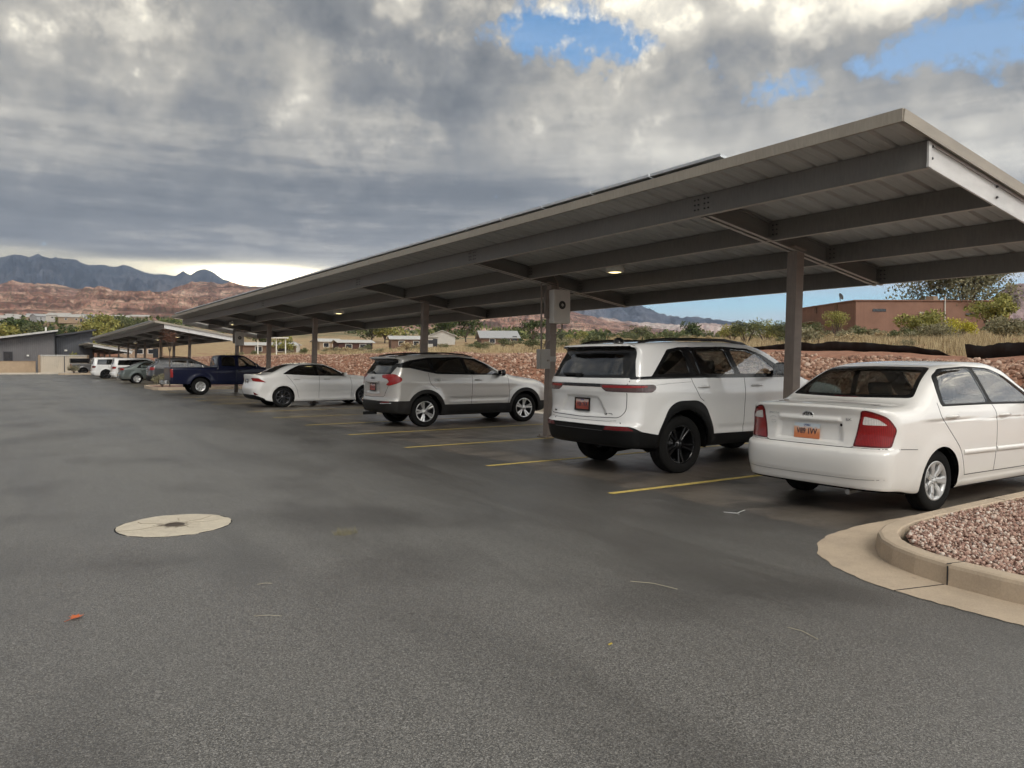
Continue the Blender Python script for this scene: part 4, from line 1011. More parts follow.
    for sg in (-1, 1): c.handle(3.0, 1.04, .17, sg, 'fdoor', M['black_plastic'])
    if cap:
        t = MB(); t.box((.98, 0, bedz + .27), (1.82, 1.62, .50), None, .08); t.build('bed_canopy', M['gloss_black'], c.root)
    c.seats(2.95, 2.35, .6, .5, .62, .45)
    for x, sg in ((1.32, -1), (1.32, 1), (4.30, -1), (4.30, 1)): c.wheel(x, sg, r, .25, wheel)
    return c

# =================================================================== simpler far cars (one recipe, own shapes)
def far_car(loc, name, cat, label, mat, kind, H, L=4.8, W=1.86, trim=None, lamp='red_lens', wheelk='plain', rails=False, wr=.35, clad=False):
    M = MATS
    if kind == 'boxy':
        top = [(-.3, H - .02), (.4, H - .01), (1.5, H), (2.4, H - .02), (2.7, H - .1), (3.3, H - .5), (3.5, H - .56), (4.4, H - .66), (L + .2, H - .85)]
        rear = [(.2, .25), (.4, .08), (.5, 0), (.66, 0), (.7, .05), (1.0, .06), (1.15, .08), (H - .15, .20), (H - .05, .20), (H, .26)]
        dl = [(.42, 1.20), (.50, H - .17), (2.3, H - .14), (2.65, H - .24), (3.2, 1.17)]; zb = 1.17; gx = .6
    elif kind == 'wagon':
        top = [(-.3, H - .10), (.3, H - .08), (1.0, H - .015), (1.7, H), (2.3, H - .04), (2.8, H - .22), (3.3, H - .46), (3.5, H - .52), (4.3, H - .64), (L + .2, H - .85)]
        rear = [(.2, .25), (.35, .06), (.5, 0), (.66, .01), (.8, .04), (1.05, .07), (1.15, .12), (H - .2, .50), (H - .12, .50), (H, .56)]
        dl = [(.62, 1.15), (.78, 1.30), (1.2, H - .16), (1.8, H - .13), (2.4, H - .19), (3.15, 1.10)]; zb = 1.10; gx = .9
    else:
        top = [(-.3, 1.04), (.1, 1.05), (.35, 1.06), (.6, 1.11), (1.0, 1.29), (1.4, H - .04), (1.8, H), (2.2, H - .02), (2.6, H - .14), (3.1, H - .36), (3.3, H - .42), (4.2, H - .56), (L + .2, H - .8)]
        rear = [(.2, .2), (.35, .05), (.5, 0), (.62, .01), (.7, .07), (.9, .09), (1.03, .06), (1.1, .08)]
        dl = [(1.05, 1.02), (1.2, 1.2), (1.5, H - .09), (2.1, H - .08), (2.5, H - .17), (3.1, .98)]; zb = 1.0; gx = 1.6
    wx0, wx1 = 1.06, 1.06 + L * .575
    sp = dict(L=L, W=W, H=H, z0=.28, xmid=2.2, tumble=.34, crown=.04, ktop=.12, kr=.06, bow=.09, dash=3.2, dashz=zb - .06, top=top, rear=rear,
        front=[(.2, L - .12), (.4, L - .02), (.65, L), (.9, L - .08), (1.1, L - .4)], belt=[(-.2, zb + .02), (2, zb), (3.4, zb - .04), (L, zb - .2)],
        half=[(-.2, W / 2 - .04), (.6, W / 2 - .01), (3.6, W / 2), (L, W / 2 - .07)], low=[(0, .07), (.1, .03), (.3, .004), (.6, 0), (.88, .012), (1, .034)],
        bottom=[(-.2, .32), (.6, .27), (L - .6, .25), (L, .3)], rbow=(.05, .2), fbow=(.1, .2),
        flare=[(wx0, wr, wr + .08, .015), (wx1, wr, wr + .08, .015)], wells=[(wx0, wr + .01, wr + .045), (wx1, wr + .01, wr + .045)])
    c = Car(name, label, cat, sp, dict(paint=mat), loc, 0, .036)
    for w in sp['wells']: c.region('well', 'well', None, Circ(*w, ymin=.45), kill=True)
    c.region('under', 'underbody', M['underbody'], lambda v: v[:, 2] - (c.b.bot(v[:, 0]) + .03))
    P = np.array(dl); ctr = P.mean(0)
    def pane(x0, x1):
        a = Sreg([tuple(ctr + (p - ctr) * np.array([.96, .84])) for p in P], .04); return lambda v: np.maximum(a(v), np.maximum(x0 - v[:, 0], v[:, 0] - x1))
    gm = M['glass_dark'] if kind != 'sedan' else M['glass_clear']
    if kind != 'sedan': c.region('qw', 'window', gm, pane(0, 1.22), -.006, None, True)
    c.region('rwin', 'window', gm if kind != 'wagon' else M['glass_mid'], pane(1.30, 2.10), -.006, 'rdoor', True); c.region('fwin', 'window', M['glass_clear'], pane(2.20, 3.3), -.006, 'fdoor', True)
    c.region('dlo', 'window_frame', trim or M['gloss_black'], Sreg(dl, .05), 0, None, True)
    c.region('bl', 'rear_window', M['glass_dark'], Rreg([(-.1, zb + .08), (W * .34, zb + .08), (W * .29, H - .12), (-.1, H - .11)], .04, xmax=gx), -.004)
    c.region('ws', 'windshield', M['glass_clear'], Rreg([(-.1, zb + .05), (W * .39, zb + .05), (W * .31, H - .09), (-.1, H - .06)], .05, xmin=2.3), -.004)
    lz = (.86, 1.02) if kind == 'sedan' else (.92, 1.12)
    c.region('lamp', 'tail_light', M[lamp], AND(Rreg([(W * .31, lz[0]), (W * .31, lz[1]), (1.3, lz[1]), (1.3, lz[0])], .02, xmax=.7), Sreg([(-.3, lz[0]), (.30, lz[0] + .02), (.34, lz[1] - .02), (-.3, lz[1])], .02, ymin=.1)), .006, None, True)
    if clad:
        c.region('bump', 'rear_bumper', M['grey_plastic'], AND(Below(.62), lambda v: v[:, 0] - .6), .002)
        c.region('arch', 'wheel_arch_trim', M['grey_plastic'], Circ(wx0, wr, wr + .12, .4), .008, None, True)
        c.region('arch2', 'wheel_arch_trim', M['grey_plastic'], Circ(wx1, wr, wr + .12, .4), .008, None, True)
    c.region('rdoor', 'door', mat, Sreg([(1.25, .95), (1.5, .4), (2.14, .4), (2.16, H), (1.25, H)], .03), 0, None, True)
    c.region('fdoor', 'door', mat, Sreg([(2.17, H), (2.15, .4), (3.2, .4), (3.3, .8), (3.2, zb)], .03), 0, None, True)
    c.finish(True)
    c.seams('panel_gap', [[(1.22, zb - .02), (1.3, .9), (1.5, .42)], [(2.165, zb), (2.15, .42)], [(3.2, zb - .02), (3.25, .7), (3.2, .42)]], .014)
    c.mirror(3.0, zb + .02, mat, .2, .15, .12)
    for k, x in (('rdoor', 1.40), ('fdoor', 2.40)): c.handle(x, zb - .13, .18, -1, k)
    if rails:
        for sg in (-1, 1):
            xs = np.array([.7, .9, 1.6, 2.2, 2.4]); zz = c.b.top_z(xs, np.full(5, .56)); up = [0, .05, .06, .05, 0]
            r = MB(); r.tube([(x, sg * .56, z + u + .004) for x, z, u in zip(xs, zz, up)], .02, 6); r.build('roof_rail', M['black_plastic'], c.root)
    xr = lambda y, z: float(c.b.rear_x(np.array([y]), np.array([z]))[0])
    plate(c, xr(0, .85) - .012, .0, .84, radians(2), 'K' + str(int(L * 10)) + ' 2NB', 'plate_white', c.root)
    c.seats(2.15, 1.3, .45, .5, .58, .5)
    for x, sg in ((wx0, -1), (wx0, 1), (wx1, -1), (wx1, 1)): c.wheel(x, sg, wr, .22, wheelk)
    return c
# =================================================================== carports
def roofz(x): return 3.57 - .18 * (x - 7.15)
XF, XB = 6.63, 11.25
PUR = (7.15, 8.37, 9.59, 10.81)
def carport_mats():
    M = MATS
    def steel(name, col, rough):
        t = NT(name); v = t.coord('Object'); n = t.noise(v, 1.6, 6, .65); w = t.noise(t.coord('Object', (.6, 14, 2.5)), 3, 4, .6)
        f = t.math('MULTIPLY', t.math('ADD', n, w), .5)
        t.col(t.ramp(f, [(.34, tuple(c * .82 for c in col)), (.52, col), (.66, tuple(min(1, c * 1.13) for c in col))])); t.set(Roughness=t.math('ADD', t.math('MULTIPLY', n, .2), rough)); return t.m
    M['steel'] = steel('brown_grey_steel', (.150, .141, .126), .40)
    M['steel_col'] = steel('column_steel', (.225, .182, .152), .5)
    M['deck'] = steel('roof_deck_sheet', (.40, .39, .365), .32)
    M['fascia'] = steel('roof_edge_trim', (.31, .275, .225), .45)
    M['flange'] = steel('bounce_lit_flange', (.46, .43, .38), .4)  # paler than the steel: ground-bounced light put into the underside colour
    M['galv'] = steel('end_channel_steel', (.60, .59, .57), .35)
    M['bolt'] = simple('bolt', (.05, .05, .05), .5, .5)
    M['pv'] = simple('solar_cell', (.012, .016, .03), .15, coat=.8); M['pv_frame'] = simple('solar_frame', (.55, .56, .57), .35, .7)
    M['enclosure'] = simple('enclosure_paint', (.56, .53, .48), .5, var=.05)
    M['enclosure_grey'] = simple('box_grey', (.33, .31, .28), .5, var=.05)
    M['fan_black'] = simple('fan_black', (.015, .015, .015), .5)
    M['fixture'] = simple('fixture_white', (.74, .72, .66), .5, var=.05)
    t = NT('lamp_glow'); t.b.inputs['Emission Color'].default_value = (1, .80, .36, 1); t.b.inputs['Emission Strength'].default_value = 3.5; t.col((.8, .7, .45)); M['glow'] = t.m
def channel(mb, a, b, h, fl, side, th=.008):
    """C section from a to b; web in the vertical plane, flanges reaching to `side`"""
    a = Vector(a); b = Vector(b); d = (b - a).normalized(); up = Vector((0, 0, 1)); s = Vector(side)
    up = (up - d * up.dot(d)).normalized(); m = (a + b) / 2
    mb.bar(a, b, th, h, up) if abs(s.cross(d).length) < 2 else None
    for q in (-1, 1):
        o = up * (q * (h / 2 - th / 2)) + s * (fl / 2 + th / 2 + .0005)
        mb.bar(a + o, b + o, fl, th, up)
    o = s * (fl + .0015)
    for q in (-1, 1):
        e = up * (q * (h / 2 - .016)) + o
        mb.bar(a + e, b + e, th * .9, .018, up)
def carport(Y0, Y1, cols, label, dz=0.0, joints=()):
    M = MATS; root = thing('carport', label, 'carport', (8.85, (Y0 + Y1) / 2, dz)); O = Vector((8.85, (Y0 + Y1) / 2, 0))
    def P(x, y, z): return Vector((x, y, z)) - O
    # corrugated deck
    ys = []; y = Y0 + .02
    while y < Y1 - .02:
        for q, up in ((0, 0), (.02, .032), (.045, .032), (.065, 0), (.16, 0), (.165, .004), (.175, .004), (.18, 0)): ys.append((y + q, up))
        y += .3048
    vs = []; fs = []
    for (y, up) in ys:
        for x in (XF + .03, XB): vs.append(P(x, y, roofz(x) + .003 + up))
    for i in range(len(ys) - 1): fs.append((2 * i, 2 * i + 1, 2 * i + 3, 2 * i + 2))
    d = MB(); d.add(vs, fs); d.build('roof_deck', M['deck'], root)
    # purlins
    for x in PUR:
        mb = MB(); z = roofz(x) - .128; ends = [Y0 + .06] + [c for c in cols if Y0 + 1 < c < Y1 - 1] + [Y1 - .06]
        channel(mb, P(x, ends[0], z), P(x, ends[-1], z), .25, .065, (1, 0, 0))
        pu = mb.build('purlin', M['steel'], root)
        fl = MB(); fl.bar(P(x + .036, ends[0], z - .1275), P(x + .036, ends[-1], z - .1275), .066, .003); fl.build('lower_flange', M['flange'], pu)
    bt = MB()
    for c in cols:
        g = MB()
        for s in (-1, 1): 
            a = P(PUR[0] + .085, c + s * .022, roofz(PUR[0]) - .135 - .015); b = P(PUR[3] + .1, c + s * .022, roofz(PUR[3] + .07) - .135)
            channel(g, a, b, .235, .055, (0, s, 0))
        gi = g.build('girder', M['steel'], root)
        for s in (-1, 1):
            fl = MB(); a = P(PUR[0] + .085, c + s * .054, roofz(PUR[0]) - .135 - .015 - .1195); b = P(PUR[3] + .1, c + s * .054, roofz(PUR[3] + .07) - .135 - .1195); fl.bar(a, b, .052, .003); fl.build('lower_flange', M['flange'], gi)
        xb, xt = 8.87, 8.97; zt = roofz(xt) - .262
        q = MB()
        bx = Vector((xt - xb, 0, zt)).normalized()
        q.bar(P(xb, c, 0), P(xt, c, zt + .05), .155, .155, (1, 0, 0), .010); q.box(P(8.9, c, zt + .055), (.26, .26, .015), Matrix.Rotation(radians(10.2), 3, 'Y'))
        q.build('column', M['steel_col'], root)
        if c < 30:
            bp = MB(); bp.box(P(8.87, c, .012), (.32, .32, .024), None, .004)
            for i in (-1, 1):
                for j in (-1, 1): bp.tube([P(8.87 + i * .12, c + j * .12, .02), P(8.87 + i * .12, c + j * .12, .055)], .014, 6)
            bp.build('base_plate', M['steel_col'], root)
            for x in PUR:
                for s in (-1, 1):
                    for dy in (.05, .11):
                        for k in range(3):
                            z = roofz(x) - .06 - k * .06; bt.tube([P(x - .004, c + s * dy + (.0 if x == PUR[0] else .05 * s), z), P(x - .016, c + s * dy + (.0 if x == PUR[0] else .05 * s), z)], .011, 6)
    for x in PUR:
        for k in (0, 1): bt.tube([P(x + .04, Y0 + .052, roofz(x) - .06 - .11 * k), P(x + .04, Y0 + .036, roofz(x) - .06 - .11 * k)], .013, 6)
    bt.build('bolt', M['bolt'], root)
    cd = MB(); xx = 9.75; cd.tube([P(xx, Y0 + 2.0, roofz(xx) - .03), P(xx, Y1 - 2.0, roofz(xx) - .03)], .016, 6); cd.build('conduit', M['galv'], root)
    # end channels (bright) and trim
    for ye, s in ((Y0 + .06, -1), (Y1 - .06, 1)):
        mb = MB(); channel(mb, P(PUR[0] - .004, ye, roofz(PUR[0]) - .135), P(PUR[3] + .1, ye, roofz(PUR[3] + .1) - .135), .235, .012, (0, s, 0)); mb.build('end_channel', M['galv'], root)
        e = MB(); e.box(P(PUR[0] - .0, ye + s * .012, roofz(PUR[0]) - .135), (.05, .02, .235)); e.build('end_clip', M['galv'], root)
    f = MB(); L = Y1 - Y0; n = max(1, int(L / 6.1)); seg = L / n
    for k in range(n):
        a, b = Y0 + k * seg + .003, Y0 + (k + 1) * seg - .003
        f.bar(P(XF, a, roofz(XF) + .035), P(XF, b, roofz(XF) + .035), .014, .115); f.bar(P(XF + .03, a, roofz(XF) + .085), P(XF + .03, b, roofz(XF) + .085), .045, .012); f.bar(P(XF + .018, a, roofz(XF) - .018), P(XF + .018, b, roofz(XF) - .018), .024, .008)
    f.build('fascia', M['fascia'], root)
    for ye in (Y0, Y1):
        g = MB()
        for xa, xb in ((XF + .01, XF + 2.35), (XF + 2.356, XB)):
            g.bar(P(xa, ye, roofz(xa) + .035), P(xb, ye, roofz(xb) + .035), .014, .115)
            s = 1 if ye == Y0 else -1
            g.bar(P(xa, ye + s * .03, roofz(xa) + .085), P(xb, ye + s * .03, roofz(xb) + .085), .045, .012)
        g.build('gable_trim', M['fascia'], root)
    # solar modules in two rows
    y = Y0 + 2.1; sl = .18; R = Matrix.Rotation(atan(.18), 3, 'Y'); me = None
    while y + 1.15 < Y1 - .3:
        for x0 in (XF - .02, XF + 1.82):
            xc = x0 + .88; c = P(xc, y + .57, roofz(xc) + .15)
            if me is None:
                p = MB(); p.box((0, 0, 0), (1.74, 1.13, .035), R); p.box((-.3, 0, -.04), (.04, 1.13, .04), R); p.box((.4, 0, -.04), (.04, 1.13, .04), R); me = p.mesh('solar_panel')
                ce = MB(); ce.box(R @ Vector((0, 0, .019)), (1.70, 1.09, .004), R); mc = ce.mesh('solar_cells')
            o = link('solar_panel', me, root, M['pv_frame']); o.location = c
            q = link('solar_cells', mc, o, M['pv'])
        y += 1.16
    return root
def ceiling_light(x, y, label, dz=0.0, hx=1):
    M = MATS; z = roofz(x) - .26 + dz
    t = thing('ceiling_light', label, 'light', (x, y, z), 0, 'canopy ceiling lights')
    b = MB(); b.lathe([(0, .0), (.15, 0), (.165, -.02), (.165, -.09), (.15, -.105), (.12, -.108), (.12, -.09), (0, -.09)], 24); b.box((0, 0, .03), (.1, .1, .06)); b.build('housing', M['fixture'], t)
    g = MB(); g.lathe([(0, -.112), (.07, -.109), (.112, -.1), (.118, -.092)][::-1], 24); g.build('lens', M['glow'], t); return t
def inverter(x, y, z, label, conduit=True):
    M = MATS; t = thing('inverter_box', label, 'electrical box', (x, y, z), 0, None)
    b = MB(); b.box((.05, -.13, 0), (.41, .17, .66), None, .045); b.build('cabinet', M['enclosure'], t)
    f = MB(); K = Matrix.Translation((.05, -.215, .03)) @ Matrix.Rotation(radians(90), 4, 'X')
    f.lathe([(.082, 0), (.08, .006), (.06, .004), (.045, .001), (.03, .006), (0, .008)], 24, K); o = f.build('fan', M['fan_black'], t)
    f = MB(); K = Matrix.Translation((.05, -.222, .03)) @ Matrix.Rotation(radians(90), 4, 'X'); f.lathe([(.03, 0), (.026, .006), (0, .007)], 16, K); f.build('fan_hub', M['enclosure_grey'], o)
    s = MB(); s.box((-.17, -.02, .02), (.12, .06, .5), None, .01); s.box((0, -.02, .30), (.4, .04, .06)); s.build('mounting_bracket', M['steel_col'], t)
    if conduit:
        c = MB(); c.tube([(.10, -.14, -.32), (.10, -.14, -.42), (.04, -.14, -.50), (-.1, -.14, -.58), (-.28, -.14, -.70), (-.34, -.14, -.80)], .014, 8); c.tube([(-.38, -.12, .45), (-.38, -.12, -.9)], .018, 8); c.tube([(.02, -.12, .35), (.03, -.08, .5), (.0, 0, .62)], .014, 8)
        c.build('conduit', M['steel_col'], t)
        j = MB(); j.box((-.36, -.16, -1.02), (.24, .13, .38), None, .01); j.box((-.36, -.228, -1.02), (.20, .008, .33)); j.box((-.16, -.08, -1.02), (.3, .03, .1)); jb = j.build('junction_box', M['enclosure_grey'], t)
        k = MB(); k.box((-.30, -.238, -1.05), (.05, .014, .03)); k.build('latch', M['steel_col'], jb)
    return t
# =================================================================== ground, embankment, vegetation, far land
def hgt(X, Y):
    X = np.asarray(X, float); Y = np.asarray(Y, float); r = np.hypot(X, Y); az = np.degrees(np.arctan2(X, Y))
    crest = 1.30 + .55 * sstep(12, 40, Y)
    e = sstep(13.45, 18.2, X) * crest + sstep(18, 24, X) * (1.58 + .24 * sstep(9, 17, Y) - crest)
    e = e + np.clip((X - 24) * .044, 0, 3.2) + (fbm(X * .35, Y * .35, 4, 3) - .5) * .35 * sstep(14, 19, X)
    c = np.interp(az, [-180, -40, 0, 5, 25, 35, 60, 120, 180], [.03, .05, .052, .050, .036, .026, .02, .02, .03])
    far = np.clip(r - 165, 0, 1500) * c
    und = (fbm(X * .012, Y * .012, 4, 9) - .5) * 5 * sstep(170, 400, r)
    lot = (X < 13.46) & (Y < 112) & (Y > -60) & (X > -70)
    z = e + far + und
    edge = sstep(0, 8, np.maximum.reduce([X - 13.46, Y - 112, -60 - Y, -70 - X]))
    z = np.where(X < 13.46, far * edge + .0, z)
    return np.where(lot, -.06, z)

def ground():
    az = np.concatenate([np.radians(np.arange(-30, 90, .25)), np.radians(np.arange(90, 330, 2.0))]); n = len(az)
    r = np.concatenate([[.5], np.geomspace(3, 13, 8), np.geomspace(13.4, 120, 150), np.geomspace(123, 9000, 90)]); m = len(r)
    A, R = np.meshgrid(az, r, indexing='ij'); X = np.sin(A) * R; Y = np.cos(A) * R
    # snap rows onto the lot edge so the toe of the slope is straight
    Z = hgt(X, Y); V = np.stack([X.ravel(), Y.ravel(), Z.ravel()], 1)
    i = np.arange(n); j = np.arange(m - 1); I, J = np.meshgrid(i, j, indexing='ij'); I2 = (I + 1) % n
    F = np.stack([I * m + J, I * m + J + 1, I2 * m + J + 1, I2 * m + J], -1).reshape(-1, 4)[:, ::-1]
    t = NT('desert_soil'); v = t.coord('Object'); n1 = t.noise(v, .25, 8, .65); n2 = t.noise(v, 3, 6, .7); s = t.node('ShaderNodeSeparateXYZ'); t.link(v, s.inputs[0])
    red = t.ramp(n2, [(.3, (.18, .078, .043)), (.55, (.30, .14, .082)), (.75, (.40, .225, .145))])
    dry = t.ramp(n2, [(.3, (.20, .135, .07)), (.55, (.40, .29, .15)), (.75, (.52, .40, .22))])
    x = t.math('ADD', s.outputs[0], t.math('MULTIPLY', t.math('SUBTRACT', n1, .5), 10))
    f = t.math('DIVIDE', t.math('SUBTRACT', x, 24.5), 3.0, clamp=True)
    # old red tracks and bare patches inside the grass
    f = t.math('MULTIPLY', f, t.ramp(n1, [(.38, .25), (.5, 1.0)]))
    c = t.mix(f, red, dry)
    grn = t.ramp(t.noise(v, .05, 6, .7), [(.45, 0.0), (.6, 1.0)]); rr = t.math('DIVIDE', t.math('SUBTRACT', t.math('ADD', s.outputs[0], s.outputs[1]), 260), 200, clamp=True)
    c = t.mix(t.math('MULTIPLY', grn, rr), c, (.085, .10, .04))
    t.col(c); t.set(Roughness=.95); t.bump(n2, .6, .05)
    o = link('ground', np_mesh('ground', V, F, True), None, t.m); tag(o, 'red desert soil rising behind the parking lot', None, None, 'structure'); return o

def sheet(name, poly, z, mat, label=None, kind='structure', parent=None):
    me = bpy.data.meshes.new(name); me.from_pydata([(x, y, z) for x, y in poly], [], [tuple(range(len(poly)))]); me.update()
    if me.polygons[0].normal.z < 0: me.flip_normals()
    o = link(name, me, parent, mat)
    if kind: o['kind'] = kind
    if label: o['label'] = label
    return o

def asphalt():
    t = NT('asphalt'); v = t.coord('Object'); s = t.node('ShaderNodeSeparateXYZ'); t.link(v, s.inputs[0]); X, Y = s.outputs[0], s.outputs[1]
    big = t.noise(v, .22, 5, .55, dist=.6); med = t.noise(v, 1.1, 5, .6); fine = t.noise(v, 85, 3, .8); fine2 = t.noise(v, 38, 3, .7); agg = t.node('ShaderNodeTexVoronoi'); agg.inputs['Scale'].default_value = 185; t.link(v, agg.inputs['Vector'])
    sepc = t.node('ShaderNodeSeparateColor'); t.link(agg.outputs['Color'], sepc.inputs[0]); cellr = t.math('ADD', t.math('MULTIPLY', sepc.outputs[0], .34), t.math('MULTIPLY', fine, .66)); base = t.ramp(cellr, [(.26, (.024, .0225, .0205)), (.42, (.086, .081, .073)), (.56, (.152, .144, .130)), (.72, (.33, .315, .285))])
    speck = t.ramp(agg.outputs['Distance'], [(.0, 1.0), (.22, 0.0)])
    base = t.mix(t.math('MULTIPLY', speck, .12), base, (.26, .25, .23))
    # damp blotches, soft edged
    blot = t.ramp(t.noise(t.coord('Object', (1.0, .8, 1)), .55, 4, .5, dist=.3), [(.50, 0.0), (.66, 1.0)])
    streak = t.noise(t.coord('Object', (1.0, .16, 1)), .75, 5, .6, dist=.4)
    base = t.mix(t.math('MULTIPLY', blot, .60), base, (.034, .029, .025))
    base = t.mix(t.ramp(streak, [(.50, 0.0), (.68, .50)]), base, (.036, .033, .030))
    pale = t.math('MULTIPLY', t.ramp(streak, [(.36, .42), (.50, 0.0)]), t.math('DIVIDE', t.math('SUBTRACT', 5.2, X), 3.0, clamp=True)); pale = t.math('MULTIPLY', pale, t.math('DIVIDE', t.math('SUBTRACT', Y, 7.0), 8.0, clamp=True)); base = t.mix(pale, base, (.21, .205, .19))  # pale streaks put the far-left sky sheen into the base colour
    base = t.mix(t.math('MULTIPLY', big, .3), base, t.mix(.4, base, (.06, .052, .045)))
    # the newer, darker seal coat runs along the stall ends; older brown paving inside the stalls
    edge = t.math('ADD', X, t.math('MULTIPLY', t.math('SUBTRACT', med, .5), .9))
    band = t.math('MULTIPLY', t.ramp(t.math('DIVIDE', t.math('SUBTRACT', edge, 2.6), 4.0, clamp=True), [(0, 0.0), (.85, 1.0)]), .72)
    base = t.mix(band, base, t.mix(.72, base, (.026, .0245, .023)))
    stall = t.math('DIVIDE', t.math('SUBTRACT', edge, 6.12), .12, clamp=True)
    gb = t.noise(v, 14, 5, .75)
    old = t.ramp(t.noise(t.coord('Object', (.35, 1, 1)), 1.3, 6, .62, dist=.5), [(.34, (.028, .024, .020)), (.46, (.085, .071, .057)), (.60, (.145, .122, .096)), (.74, (.22, .19, .155))])
    old = t.mix(.35, old, t.ramp(gb, [(.35, (.04, .035, .03)), (.65, (.21, .18, .15))]))
    oil = t.ramp(t.noise(t.coord('Object', (.7, 1, 1)), 1.05, 4, .55, dist=.8), [(.56, 0.0), (.63, .75)]); old = t.mix(oil, old, (.020, .018, .016))
    base = t.mix(stall, base, old)
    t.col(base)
    wet = t.ramp(streak, [(.36, .50), (.62, .28)])
    t.set(Roughness=t.math('ADD', wet, t.math('MULTIPLY', fine2, .10))); t.b.inputs['Specular IOR Level'].default_value = .9
    h = t.math('ADD', t.math('MULTIPLY', fine, .7), t.math('MULTIPLY', agg.outputs['Distance'], .5)); t.bump(t.math('ADD', t.math('MULTIPLY', cellr, .6), t.math('MULTIPLY', agg.outputs['Distance'], .5)), .45, .006)
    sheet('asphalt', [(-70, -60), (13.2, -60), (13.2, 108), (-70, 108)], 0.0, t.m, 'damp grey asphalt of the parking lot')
    MATS['asphalt'] = t.m

def curb_profile(path, w=.15, h=.15, closed=False, r=.03, inner=-1):
    """kerb swept along a path; the path is the outer face, the body lies to its right"""
    P = [Vector((x, y)) for x, y in path]; n = len(P); vs = []; fs = []
    prof = [(-.012, 0), (.0, h - r), (r * .3, h - r * .3), (r, h), (w - .01, h), (w, h - .01), (w, -.02)]
    for i in range(n):
        a = P[(i - 1) % n] if closed or i > 0 else P[i]; b = P[(i + 1) % n] if closed or i < n - 1 else P[i]
        d = (b - a).normalized(); nr = Vector((d.y, -d.x))
        for o, z in prof: q = P[i] + nr * o; vs.append((q.x, q.y, z))
    k = len(prof)
    for i in range(n if closed else n - 1):
        j = (i + 1) % n
        for q in range(k - 1): fs.append((i * k + q, i * k + q + 1, j * k + q + 1, j * k + q))
    return vs, fs
def site_paving():
    M = MATS
    def conc(name, col, sc=1.0):
        t = NT(name); v = t.coord('Object'); n = t.noise(v, 2.2 * sc, 6, .65); f = t.noise(v, 70, 4, .7)
        c = t.ramp(n, [(.3, tuple(x * .78 for x in col)), (.55, col), (.75, tuple(min(1, x * 1.12) for x in col))]); c = t.mix(.22, c, t.ramp(f, [(.35, tuple(x * .6 for x in col)), (.65, tuple(min(1, x * 1.25) for x in col))]))
        st = t.ramp(t.noise(v, 9, 4, .6), [(.66, 0.0), (.74, .5)]); c = t.mix(st, c, tuple(x * .45 for x in col))
        t.col(c); t.set(Roughness=.85); t.bump(f, .35, .003); return t.m
    M['concrete'] = conc('tan_concrete', (.46, .365, .265)); M['concrete_far'] = conc('pale_concrete', (.52, .46, .38))
    M['collar'] = conc('collar_concrete', (.58, .51, .40))
    # --- near island
    ko = [(5.28, -4), (5.26, 1.6), (5.27, 2.4), (5.30, 2.75), (5.37, 3.02), (5.48, 3.25), (5.63, 3.44), (5.84, 3.60), (6.10, 3.71), (6.45, 3.79), (7.0, 3.83), (8.2, 3.87), (10, 3.9), (13.2, 3.9)]
    def dense(P, st=.12):
        out = []
        for (a, b), (c, d) in zip(P[:-1], P[1:]):
            k = max(1, int(math.hypot(c - a, d - b) / st)); out += [(a + (c - a) * i / k, b + (d - b) * i / k) for i in range(k)]
        return out + [P[-1]]
    kd = dense(ko); vs, fs = curb_profile(kd); m = MB(); m.add(vs, fs, False); o = m.build('kerb', M['concrete'])
    tag(o, 'tan concrete kerb curving round the near gravel island', 'kerb')
    # joints cut across the kerb
    jm = MB()
    for q in ((5.300, 2.75, 12), (5.26, .2, 0), (8.2, 3.87, 92)):
        a = radians(q[2]); jm.box((q[0] + .07 * cos(a) + .0, q[1] - .07 * sin(a), .1495), (.165, .008, .004), Matrix.Rotation(-a, 3, 'Z')); jm.box((q[0] - .0105, q[1], .07), (.006, .009, .13))
    jm.build('joint', MATS['seam'], o)
    go = [(4.88, -4), (4.86, 1.6), (4.84, 2.3), (4.85, 2.75), (4.92, 3.13), (5.07, 3.46), (5.30, 3.76), (5.62, 4.0), (6.0, 4.13), (6.5, 4.19), (7.2, 4.19), (8.5, 4.15), (10, 4.1), (13.2, 4.1)]
    gd = dense(go, .06); rg = random.Random(4)
    gd = [(x + rg.uniform(-.010, .010), y + rg.uniform(-.010, .010)) for x, y in gd]
    inner = [(x + .02, y - .02) for x, y in kd][::-1]
    bmv = gd + inner
    me = bpy.data.meshes.new('gutter'); bm = bmesh.new(); vv = [bm.verts.new((x, y, .004)) for x, y in bmv]; f = bm.faces.new(vv); bmesh.ops.triangulate(bm, faces=[f]); bm.normal_update()
    for f in bm.faces:
        if f.normal.z < 0: f.normal_flip()
    bm.to_mesh(me); bm.free(); g = link('gutter', me, None, M['concrete']); tag(g, 'tan concrete gutter pan round the near island', None, None, 'structure')
    jm = MB(); jm.box((5.075, 2.82, .0065), (.43, .007, .002), Matrix.Rotation(radians(-14), 3, 'Z')); jo = jm.build('gutter_joint', MATS['seam']); tag(jo, None, None, None, 'structure')
    bed = [(x + .15, y - .15) for x, y in kd[:-1]] + [(13.2, 3.75), (13.2, -4)]
    # gravel bed and stones
    t = NT('gravel_bed'); v = t.coord('Object'); t.col(t.ramp(t.noise(v, 40, 4, .7), [(.3, (.09, .05, .035)), (.7, (.26, .15, .11))])); t.set(Roughness=.95); M['gravel_bed'] = t.m
    me = bpy.data.meshes.new('gravel_bed'); bm = bmesh.new(); vv = [bm.verts.new((x, y, .118)) for x, y in bed]; f = bm.faces.new(vv); bmesh.ops.triangulate(bm, faces=[f])
    bm.normal_update()
    for f in bm.faces:
        if f.normal.z < 0: f.normal_flip()
